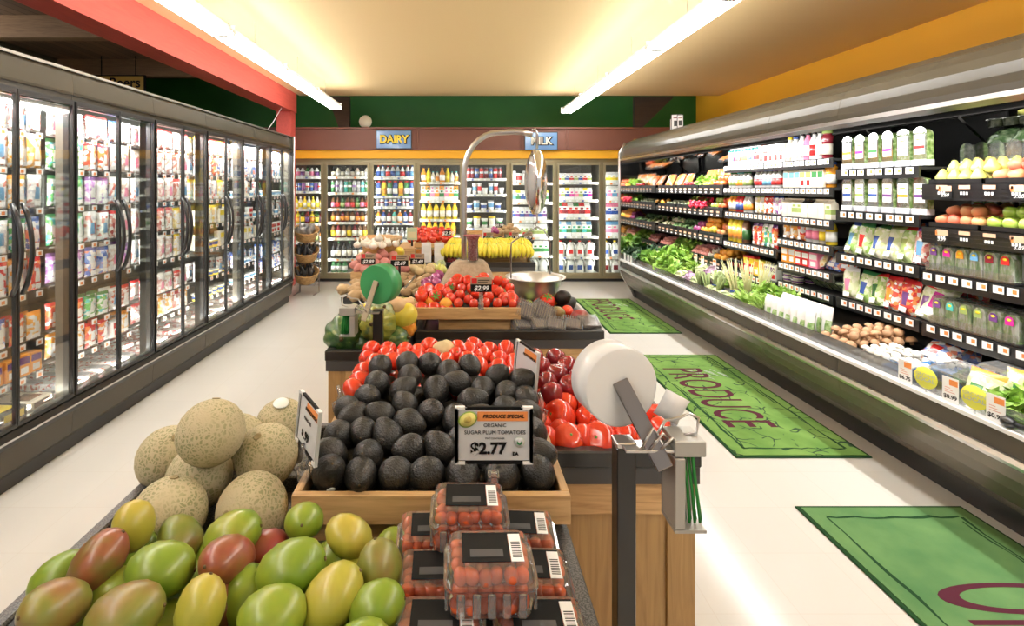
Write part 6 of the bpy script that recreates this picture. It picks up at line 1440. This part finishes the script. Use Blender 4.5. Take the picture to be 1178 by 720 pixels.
for p in pts: p.x = min(max(p.x,-.195),.28); p.y = max(min(p.y, 2.84), 2.63)
und = [Vector((-.19+i*.065, 2.63+j*.06, .90+j*.018)) for i in range(8) for j in range(4)]; und = [q for q in und if all((q-p).length > .052 for p in pts)]
allp = pts+und; lb = heap_labels('ripe tomato', 'of the crate by the scale', allp, 6); KN = ['tom','roma','tomc']
for i, (p, l) in enumerate(zip(allp, lb)):
    k = VT[i][3] if i < len(VT) else 0
    P[KN[k]].put(p, (1.35 if k == 2 else rs.uniform(.3,1.4), 0, rs.uniform(0,.5)), l, 'tomatoes in the crate by the scale', (VT[i][2] if i < len(VT) else 1)*.97)
for i, (x, y) in enumerate(((470,232),(530,243))): P['orange'].put(onplane(360+x/3.465, 280+y/3.465, 2.62, .92, 0), (0,0,i), f'yellow-orange tomato at the left front of the crate, {["left","right"][i]} one', None, .9)
def holder(loc, rz, price, label, w=.125, h=.05, header=True, stand=0):
    r = empty('price_holder', loc, rz); tag(r, label, 'price tag')
    MB().box(-w/2,w/2,0,.004,0,h).build('black_card', M['ink'], r)
    if header: MB().box(-w/2,w/2,0,.004,h,h*1.9).build('header_card', mat('header_brown', (.42,.30,.20), .5) if 'hb' not in M else M['hb'], r); M.setdefault('hb', bpy.data.materials.get('header_brown')); MB().box(-w*.45,-w*.2,-.001,0,h*1.1,h*1.8).build('red_logo', cm('red'), r); b = MB(); b.box(-w*.15,w*.4,-.001,0,h*1.5,h*1.6); b.box(-w*.15,w*.3,-.001,0,h*1.25,h*1.33); b.build('print_lines', M['ink'], r)
    if price: text(price, h*.85, M['inkw'], r, (0,-.0012,h*.48), ext=.0004, shear=.25, offset=.001)
    if stand: MB().box(-.008,.008,.004,.012,-stand,h*.5).build('clip', M['black'] if stand > .05 else M['film2'], r)
    return r
holder((.115, 2.56, 1.0), 0, '$2.99', 'black 2.99 price holder standing before the crate of tomatoes', .105, .038)
b = MB(); b.cbox(-.010,.010,-.004,.004,-.085,0,.003); b.cbox(-.014,.014,-.010,-.004,-.09,-.05,.003); o = b.build('sign_clip', M['film2'], None, (.115, 2.570, .998)); tag(o, 'clear clip under the 2.99 price holder on the tomato crate', 'clip')
# scale stand
r = empty('hanging_scale', (.08, 3.02, .82)); tag(r, 'chrome hanging produce scale with a steel pan on a curved pole', 'scale')
pl = [(-.045, 0, -.05),(-.045,0,.50),(-.045,0,.78)]
for k in range(1, 9): t = k/8*pi/2; pl.append((-.045+.20*(1-cos(t)), 0, .78+.245*sin(t)))
pl += [(.25,0,1.03),(.30,0,1.028),(.355,0,1.01)]
MB().tube(pl, .017, 12).build('pole', M['steel'], r)
MB().lathe([(.15,-.06),(.15,-.05),(.02,-.04),(.02,-.06)], 20, 0, Matrix.Translation((-.045,0,0))).build('base', M['steel'], r)
MB().tube([(.355,0,1.04),(.375,0,1.045),(.385,0,1.02),(.385,0,.93)], .007, 8).build('hook', M['steel'], r)
g = MB(); mm = Matrix.Translation((.375,0,.735)) @ Matrix.Rotation(pi/2,4,'Y'); g.lathe([(0,-.022),(.165,-.022),(.176,-.018),(.178,0),(.172,.02),(.155,.038),(.12,.05),(.06,.056),(0,.058)], 40, 0, mm @ Matrix.Diagonal((1.08,.95,1,1)))
dial = g.build('dial_housing', M['chrome'], r)
MB().lathe([(0,-.024),(.15,-.024),(.15,-.0225),(0,-.0225)], 40, 0, mm).build('dial_face', M['white'], dial)
MB().lathe([(0,-.060),(.06,-.057),(.11,-.048),(.145,-.034),(.160,-.023)], 40, 0, mm @ Matrix.Diagonal((1.08,.95,1,1))).build('glass_dome', M['film'], dial)
MB().tube([(.385,0,.55),(.385,0,.50),(.372,0,.485),(.385,0,.468),(.398,0,.485),(.39,0,.50)], .006, 6).build('lower_hook', M['bronze'], r)
px_, pz = .375, .175; w_ = MB()
w_.tube([(.385,0,.47),(.34,-.03,.45),(px_-.145,-.06,.385),(px_-.15,-.06,.36),(px_-.15,-.06,pz)], .0045, 6); w_.tube([(.385,0,.47),(.43,.03,.45),(px_+.10,.10,.385),(px_+.105,.10,.36),(px_+.105,.10,pz)], .0045, 6); w_.build('bail_wire', M['bronze'], r)
MB().lathe([(0,-.125),(.10,-.122),(.128,-.105),(.135,-.06),(.143,-.045),(.15,-.01),(.175,.0),(.176,.006),(.148,-.004),(.138,-.045),(.128,-.062),(.12,-.10),(.095,-.115),(0,-.118)], 48, 0, Matrix.Translation((px_,0,pz))).build('pan', mat('pan_steel', (.80,.80,.79), .38, .9), r)
# burlap-covered stand the pole rises from
bl = MB(); secs = [(-.19,.245,-.13,.14,.0),(-.17,.225,-.12,.13,.05),(-.13,.19,-.10,.11,.13),(-.10,.165,-.085,.095,.19),(-.07,.145,-.07,.08,.235),(-.045,.125,-.055,.07,.255),(-.02,.10,-.04,.05,.262)]
vs = []; n = 28
for (a, b_, c, d, z) in secs:
    for k in range(n):
        t = 2*pi*k/n; ex = lambda q: math.copysign(abs(q)**.5, q); fold = 1+.03*sin(5*t+z*9)*(1-z/.27)
        vs.append(((a+b_)/2+(b_-a)/2*ex(cos(t))*fold, (c+d)/2+(d-c)/2*ex(sin(t))*fold, z))
bl.add(vs, [(i*n+k, i*n+(k+1)%n, (i+1)*n+(k+1)%n, (i+1)*n+k) for i in range(len(secs)-1) for k in range(n)]+[tuple((len(secs)-1)*n+k for k in range(n))], 0, True)
o = bl.build('burlap_cover', skin('burlap', [(.3,(.42,.33,.22)),(.7,(.54,.44,.31))], 60, .9, 0, bump=.4, bscale=400), None, (.03, 3.02+.0, .835)); tag(o, 'tan burlap cloth draped over the scale base behind the tomato crate', 'cloth')
r = empty('jar', (.085, 2.97, 1.098)); tag(r, 'clear tall jar of pink netting standing on the burlap beside the pole', 'jar')
MB().lathe([(0,0),(.030,.0),(.032,.01),(.032,.12),(.036,.13)], 16).build('glass', M['film'], r); MB().lathe([(0,.004),(.026,.006),(.027,.11),(.04,.14),(.055,.148),(.02,.15),(0,.15)], 16).build('netting', skin('pink_netting', [(.4,(.30,.05,.07)),(.6,(.55,.22,.22))], 120, .7, 0), r)
# ridged clear boxes and loose produce on the wide table
def ridged():
    b = MB(); n = 9
    for k in range(n): x = -.05+k*.1/(n-1); b.cbox(x-.004,x+.004,-.045,.045,0,.07,.003)
    b.cbox(-.055,.055,-.05,.05,.028,.034,.002); o = b.build('ridged_box', M['film2']); MB().cbox(-.046,.046,-.04,.04,.005,.06,.01).build('contents', mat('dark_fruit', (.26,.20,.18), .4), o); return Proto(o, 'clear box')
RB = ridged(); rs = random.Random(2)
for i, (x, y, zz, t) in enumerate(((.32,2.61,.765,.2),(.405,2.60,.765,.2),(.49,2.595,.765,.2),(.575,2.60,.765,.2),(.655,2.62,.765,.1),(.33,2.66,.86,1.0),(.42,2.68,.85,1.1))):
    RB.put((x if i < 5 else x, y, zz+(.03 if i < 5 else 0)), (.5 if i < 5 else .9, t*.5, rs.uniform(-.3,.3)), f'clear ridged plastic box, {["first","second","third","fourth","fifth","upright first","upright second"][i]} from the tomato crate', 'clear ridged boxes', .95 if i < 5 else 1.1)
def zz(kind, x, y, Y0, z0, s, lab, sc=1, rot=(0,0,0), grp_=None, ox=530, oy=240, q=4.5):
    P[kind].put(onplane(ox+x/q, oy+y/q, Y0, z0, s), rot, lab, grp_, sc)
zz('heir',448,482,2.85,.88,0,'large ribbed heirloom tomato behind the ridged boxes',.85,(.5,0,0)); zz('mb',497,542,2.72,.86,0,'red and green mango between tomatoes and ridged boxes',.95,(1.2,.3,.3)); zz('mr',615,555,2.75,.85,0,'red mango at the right rim of the wide table',.9,(1.4,0,1.2))
zz('tom',440,520,2.78,.86,0,'red tomato under the heirloom tomato',.9); zz('tom',552,532,2.82,.86,0,'red tomato right of the two-tone mango',.9,(.4,0,0)); zz('avo',527,460,3.02,.90,0,'dark avocado at the back right of the wide table, upper one',1.15,(1.2,0,.6)); zz('avo',555,492,2.95,.86,0,'dark avocado near the right rim, lower one',1.1,(1.2,0,2)); zz('avo',520,485,2.97,.86,0,'dark avocado beside the lower one, left',1.1,(1.3,0,3))
zz('appleg',345,500,2.8,.86,0,'green apple showing behind the upright ridged box',.9); zz('tom',400,475,2.9,.88,0,'small red tomato left of the heirloom tomato',.8); zz('lemon',500,478,2.95,.87,0,'yellow lemon peeking behind the heirloom tomato',.8)
und = 0
for i in range(5):
    for j in range(3):
        P['tom' if (i+j) % 2 else 'avo'].put((.36+i*.075, 2.76+j*.1, .80), (1.2,0,i), f'{"red tomato" if (i+j)%2 else "dark avocado"} in the bottom layer of the wide table, {ordn(i)} from the crate, {ordn(j)} row back', None); und += 1
# squash table
def sq(kind, x, y, Y0, z0, lab, sc, rot=(pi/2,0,0)): P[kind].put(onplane(370+x/5.14, 300+y/5.14, Y0, z0, 0), rot, lab, None, sc)
sq('sqg',132,437,2.36,.845,'big dark green ribbed squash at the left rim',1.1,(1.45,.15,.1)); sq('sqy',335,375,2.5,.90,'striped yellow and green squash behind the black post',1.05,(1.3,.2,-.2)); sq('sql',345,320,2.65,.93,'pale striped round squash above the yellow striped one',1.0,(.9,.3,.2))
sq('sqg',235,488,2.30,.805,'dark green squash with orange patch low in the front',.75,(1.3,.3,.6)); sq('sqg',420,470,2.32,.815,'green ribbed squash low right of the post',.8,(1.3,0,1.2)); sq('sqo',490,388,2.42,.86,'orange ribbed squash beside the wide table rim',.92,(1.1,.3,.2))
sq('ymel',470,318,2.66,.92,'bright yellow melon behind the orange squash',.85,(1.5,0,1.3)); sq('butn',450,262,2.85,.97,'peach coloured butternut squash under the green bag roll',.75,(1.5,0,2.4)); sq('butn',505,262,2.95,.95,'second butternut squash nearer the tomato crate',.65,(1.5,0,2.9))
sq('sql',185,345,2.60,.90,'grey striped melon behind the dark green squash',1.05,(1.4,0,.4)); sq('ymel',330,285,2.78,.95,'yellow squash behind the pale striped one',.7,(1.4,0,1.2)); sq('sqy',420,405,2.36,.83,'green and yellow squash tucked beside the orange one',.7,(1.4,.2,.9)); sq('sqg',300,440,2.45,.80,'dark squash under the striped yellow one',.75,(1.2,0,2)); sq('ymel',270,300,2.75,.92,'yellow squash left of the pale striped one',.6,(1.3,.5,.5))
for i, (x, y) in enumerate(((-.47,2.75),(-.33,2.72),(-.46,2.95),(-.32,2.92))): P['sqy'].put((x, y, .83), (1.3,0,i), f'striped squash filling the back of the squash table, {ordn(i)} one', 'squash at the table back', .85)
P['onion'].put((-.2, 2.46, .80), (0,0,0), 'small onion by the front rim of the wide table', None, .4) if False else None
# ================================================================ potato table
def px7(x, y): return (370+x/6.547, 250+y/6.547)
rs = random.Random(33)
def heap7(kind, desc, where, L, Y0, z0, s, r, sc=1, group=None, fl=None, rz=True):
    pts = [onplane(*px7(x, y), Y0, z0, s) for x, y in L]; pts = relax(pts, [r]*len(pts), 50, floor=fl); lb = heap_labels(desc, where, pts, 6)
    for p, l in zip(pts, lb): P[kind].put(p, (rs.uniform(-.6,.6), rs.uniform(-.6,.6), rs.uniform(-.8,.8)) if rz is True else rz, l, group or f'{desc}s {where}', sc)
    return pts
heap7('potb','brown potato','at the left of the potato table',[(235,548),(268,500),(300,555),(210,545),(330,590),(290,520),(340,520),(280,590)],3.42,.87,.1,.042,1.05,fl=.77)
crate(-.76, -.45, 3.62, 3.98, .872, .925, 'shallow oak crate of red potatoes'); riser(-.72, -.10, 3.60, 4.4, .761, .87, 'black riser under the potato crates', 'blackmatte')
heap7('potr','red potato','in the crate behind the green roll',[(258,358),(300,385),(320,350),(345,295),(300,310),(390,340),(455,265),(480,290),(520,290),(550,310),(490,340),(540,345),(560,380),(600,385),(400,390),(350,390),(580,350),(430,300),(370,330),(440,390),(520,380),(480,380)],3.68,.955,.28,.034,1.0,fl=.885)
holder((-.40, 3.58, .962), 0, '$2.89', 'black 2.89 price holder in front of the red potatoes', .10, .045) if False else None
holder((-.625, 3.56, 1.0-.012), 0, '$2.89', 'black 2.89 price holder in front of the red potatoes', .10, .04)
holder((-.40, 3.50, .985), .05, '$2.69', 'black 2.69 price holder in front of the yellow potatoes', .12, .04, stand=.09)
holder((-.285, 3.58, .985), -.15, '$2.49', 'black 2.49 price holder right of the 2.69 one', .10, .04)
crate(-.40, -.17, 3.62, 3.95, .872, .92, 'oak crate of yellow potatoes right of the red ones')
heap7('poty','yellow potato','in the small crate',[(690,360),(730,360),(760,370),(700,395),(740,400),(670,390),(770,400),(790,380)],3.66,.94,.2,.034,1.0,fl=.885)
b = MB(); b.lathe([(.02,0),(.14,.0),(.165,.11),(.170,.115),(.170,.13),(.160,.13),(.155,.11),(.13,.02),(0,.02)], 28); r = b.build('bushel_basket', M['oak'], None, (-.63, 4.18, .995)); tag(r, 'round splint basket of garlic on the stand behind the red potatoes', 'basket'); MB().lathe([(.172,.10),(.176,.10),(.176,.125),(.172,.125)], 28).build('hoop', M['oakz'], r)
riser(-.80, -.46, 4.02, 4.4, .872, .992, 'plain oak box under the garlic basket')
heap7('garlic','garlic bulb','in the round basket',[(290,205),(320,200),(350,205),(380,195),(410,185),(430,165),(440,190),(470,190),(500,200),(530,200),(415,205),(460,205),(395,210),(340,190)],4.15,1.13,.15,.030,1.05,fl=1.0)
P['garlic'].put(onplane(*px7(430,160),4.2,1.17), (0,0,0), 'topmost garlic bulb in the round basket', None, 1.1)
P['lemon'].put(at(*px7(585,262),4.0), (1.3,0,.5), 'pale yellow squash beside the garlic basket', None, 1.4)
heap7('onion','purple red onion','beside the burlap cover',[(800,500),(860,455),(830,480),(790,520),(850,500),(880,440)],3.4,.88,.1,.036,1.0,fl=.77)
heap7('potb','knobbly ginger root','right of the green roll',[(620,440),(650,500),(690,520),(720,500),(740,530),(700,560),(660,560),(680,480),(760,470),(740,480),(610,500),(620,470)],3.4,.87,.2,.036,.85,fl=.77)
heap7('pear','small green gourd','behind the purple onions',[(830,385),(850,375),(890,385),(910,390)],3.75,.93,0,.03,.8)
heap7('cab','pale shallot head','left of the burlap',[(905,365),(800,430)],3.6,.88,0,.05,.5)
o = holder((-.385, 3.35, .83), .1, '$1.99', 'small black price holder low beside the ginger', .07, .035, False)
tag(MB().tube([(-.39,3.30,.82),(-.27,3.28,.96)], .006, 6).build('clear_rod', M['film2']), 'clear slanted sign rod beside the purple onions', 'rod')
# ================================================================ far tables: tomatoes, bananas, avocados
riser(-.60, -.05, 5.0, 5.6, .761, .93, 'tall oak box under the far tomato crate'); crate(-.43, .12, 5.02, 5.4, .932, .975, 'far oak crate of red tomatoes left of the pole')
heap7('tom','far red tomato','left of the scale pole',[(690,165),(725,160),(765,165),(800,150),(840,165),(880,160),(920,165),(715,125),(760,125),(805,135),(850,130),(900,130),(940,135),(735,95),(780,95),(810,100),(860,95),(890,95),(940,100),(970,155),(830,110),(760,150)],5.08,1.005,.35,.036,1.0,fl=.945)
r = empty('info_card', at(474,269,5.0)); tag(r, 'pale green and yellow information card standing before the far tomatoes', 'price card'); MB().box(-.05,.05,0,.003,-.06,.06).build('card', mat('pale_card', (.55,.62,.40), .5), r); MB().box(-.04,.04,-.001,0,-.04,.02).build('print', mat('card_cream', (.75,.66,.40), .5), r); MB().box(-.01,.01,0,.01,-.12,-.06).build('clip', M['black'], r)
holder(at(515,272,5.0), 0, '$2.99', 'black price holder at the right end of the far tomatoes', .06, .06, False)
for i in range(5): clam('white', .1, .1, .07, 'red').put((-.42+i*.12, 4.94, .80), (0,0,0), f'clear box of berries below the far tomatoes, {ordn(i)} from the left', 'berry boxes below the far tomatoes')
for i in range(4): clam('green', .1, .1, .07, 'orange').put((-.36+i*.12, 4.94, .872), (0,0,0), f'clear box on the second layer below the far tomatoes, {ordn(i)} from the left', 'upper berry boxes below the far tomatoes')
P['garlic'].put((-.11,4.86,.90), (0,0,0), 'white bulb among the berry boxes', None) if False else None
for i in range(2): o = box('paper','white',.09,.2,.06,'paper_bag','bag'); o.put((-.30+.12*i, 4.85, .80), (0,0,.1), f'plain white paper bag in front of the berry boxes, {["left","right"][i]} one', None)
for i in range(7): P['ban'].put((-.07+i*.112, 4.92+rnd(-.01,.01), .84), (-.1, rnd(-.12,.12), rnd(-.5,.5)), f'yellow banana bunch in the front row, {ordn(i)} from the left', 'banana bunches on the far table', 1.05)
for i in range(7): P['ban'].put((-.04+i*.11, 5.05+rnd(-.01,.01), .88), (-.1, rnd(-.12,.12), rnd(-.5,.5)), f'yellow banana bunch in the rear row, {ordn(i)} from the left', 'banana bunches at the rear of the far table', 1.05)
riser(.14, .72, 5.12, 5.95, .761, .86, 'oak box behind the bananas'); crate(.12, .72, 5.14, 5.5, .862, .915, 'far oak crate of dark avocados above the bananas')
def px6(x, y): return (480+x/4.5, 170+y/4.5)
pts = [onplane(*px6(x, y), 5.18, .955, .2) for x, y in [(360,500),(390,500),(415,505),(440,498),(470,500),(500,500),(530,500),(555,495),(400,480),(430,475),(460,480),(490,478),(380,478),(520,478),(550,475),(575,490),(345,490)]]; pts = relax(pts, [.034]*len(pts), 40, floor=.87)
for p, l in zip(pts, heap_labels('small dark avocado', 'of the far crate above the bananas', pts, 5)): P['avo'].put(p, (1.3,0,rs.uniform(0,6)), l, 'avocados in the far crate', .95)
riser(.13, .5, 5.53, 5.9, .862, .99, 'oak box under the far brown potatoes')
crate(.10, .50, 5.56, 5.88, .992, 1.03, 'uppermost far crate of brown potatoes and red chillies')
pts = [onplane(*px6(x, y), 5.65, 1.06, .3) for x, y in [(440,440),(465,430),(490,435),(470,415),(450,412),(495,420),(480,405),(455,425),(435,425),(505,432)]]; pts = relax(pts, [.036]*len(pts), 40, floor=1.0)
for p, l in zip(pts, heap_labels('far brown potato', 'of the uppermost crate', pts, 4)): P['potb'].put(p, (0,0,rs.uniform(0,6)), l, 'brown potatoes in the uppermost far crate', .9)
pts = [onplane(*px6(x, y), 5.65, 1.06, .2) for x, y in [(385,428),(400,432),(415,435),(395,420),(410,425),(380,438)]]
for p, l in zip(pts, heap_labels('far red onion', 'of the uppermost crate', pts, 4)): P['onion'].put(p, (0,0,rs.uniform(0,6)), l, 'red onions in the uppermost far crate', .7)
for i, (x, y, t) in enumerate(((368,478,'$1.49'),(500,475,'$1.99'),(570,475,'$2.99'))): holder(at(*px6(x,y),5.1), 0, t, f'black price holder above the far avocados, {["left","middle","right"][i]} one', .10, .04)
holder(at(*px6(423,412),5.5), 0, '$0.99', 'black price holder on the uppermost far crate', .07, .045, False)
o = box('paper','white',.08,.12,.05,'paper_bag','bag').put(at(*px6(352,445),5.3)-Vector((0,0,.06)), (0,.2,0), 'white paper bag leaning left of the far red onions', None)
for i in range(4): P['potr'].put(at(*px6(190+i*22, 487-(i%2)*6), 5.12), (0,0,i), f'pinkish sweet potato between the far tomatoes and the jar, {ordn(i)} from the left', 'sweet potatoes behind the pole', 1.1)
riser(-.05, .13, 4.93, 5.3, .761, 1.0-.03-.0, 'oak block under the pinkish sweet potatoes') if False else None
# ================================================================ basket rack by the left case end
r = empty('basket_rack', (-2.17, 7.35, 0)); tag(r, 'thin dark wire rack holding three tilted wicker baskets beyond the left case', 'rack')
b = MB()
for sx in (-.14, .14): b.tube([(sx,.14,0),(sx,.14,1.12)], .008, 6); b.tube([(sx,.14,.01),(sx,-.14,.01)], .008, 6)
for z in (.1, .40, .70, 1.1): b.tube([(-.14,.14,z),(.14,.14,z)], .006, 6)
for z in (.14,.44,.72):
    for sx in (-.14,.14): b.tube([(sx,.14,z+.06),(sx,-.12,z-.0)], .005, 6)
b.build('frame', M['bronze'], r)
wick = skin('wicker', [(.35,(.28,.14,.05)),(.5,(.50,.30,.12)),(.7,(.6,.4,.18))], 30, .6, 3, bump=.8, stretch=(1,1,5), bscale=90)
dkb = Proto(MB().lathe([(0,0),(.026,.0),(.028,.01),(.028,.09),(.012,.12),(.012,.15),(0,.15)], 10).build('dark_bottle', mat('dark_pack', (.03,.03,.035), .3, coat=.3)), 'bottle')
lg = Proto(MB().pillow(.09,.12,.06,lambda u,v:0,6,6).build('grey_pouch', mat('grey_foil', (.35,.35,.36), .3, .4)), 'pouch')
for k, z in enumerate((.20,.50,.79)):
    b = MB(); b.lathe([(0,0),(.13,0),(.15,.05),(.175,.14),(.185,.15),(.18,.16),(.165,.15),(.14,.05),(.12,.012),(0,.012)], 24)
    bs = b.build('wicker_basket', wick, None, (-2.17, 7.32, z), (.35,.12,0)); tag(bs, f'tilted brown wicker basket, {["lowest","middle","top"][k]} on the wire rack', 'basket')
    for i in range(9):
        (lg if k == 2 else dkb).put((-2.25+.08*(i%3), 7.25+.07*(i//3), z+.06+.02*(i//3)), (rnd(-.4,.2), rnd(-.4,.4), rnd(0,3)), f'{"grey foil pouch" if k == 2 else "dark small bottle"} in the {["lowest","middle","top"][k]} basket, {["left","middle","right"][i%3]} of the {["front","centre","back"][i//3]} row', f'packs in the {["lowest","middle","top"][k]} wicker basket')
# tidy: trim long wordings, drop prototypes never placed
for o in SC.objects:
    l = o.get('label')
    if l:
        for a in (' from the far end',' from the near end',' in the ',' of the ',' at the ',' beside the ',' behind the ',' with the ',' on the ',' under the ','the '):
            if len(l.split()) > 16: l = l.replace(a, a.replace('the ', ''), 1)
        for a in (' from',', '):
            pass
        while len(l.split()) > 16 and ' of ' in l: l = l.replace(' of ', ' ', 1)
        o['label'] = l
for p in Proto.allp:
    if not p.used:
        for c in [p.r]+list(p.r.children_recursive): bpy.data.objects.remove(c)
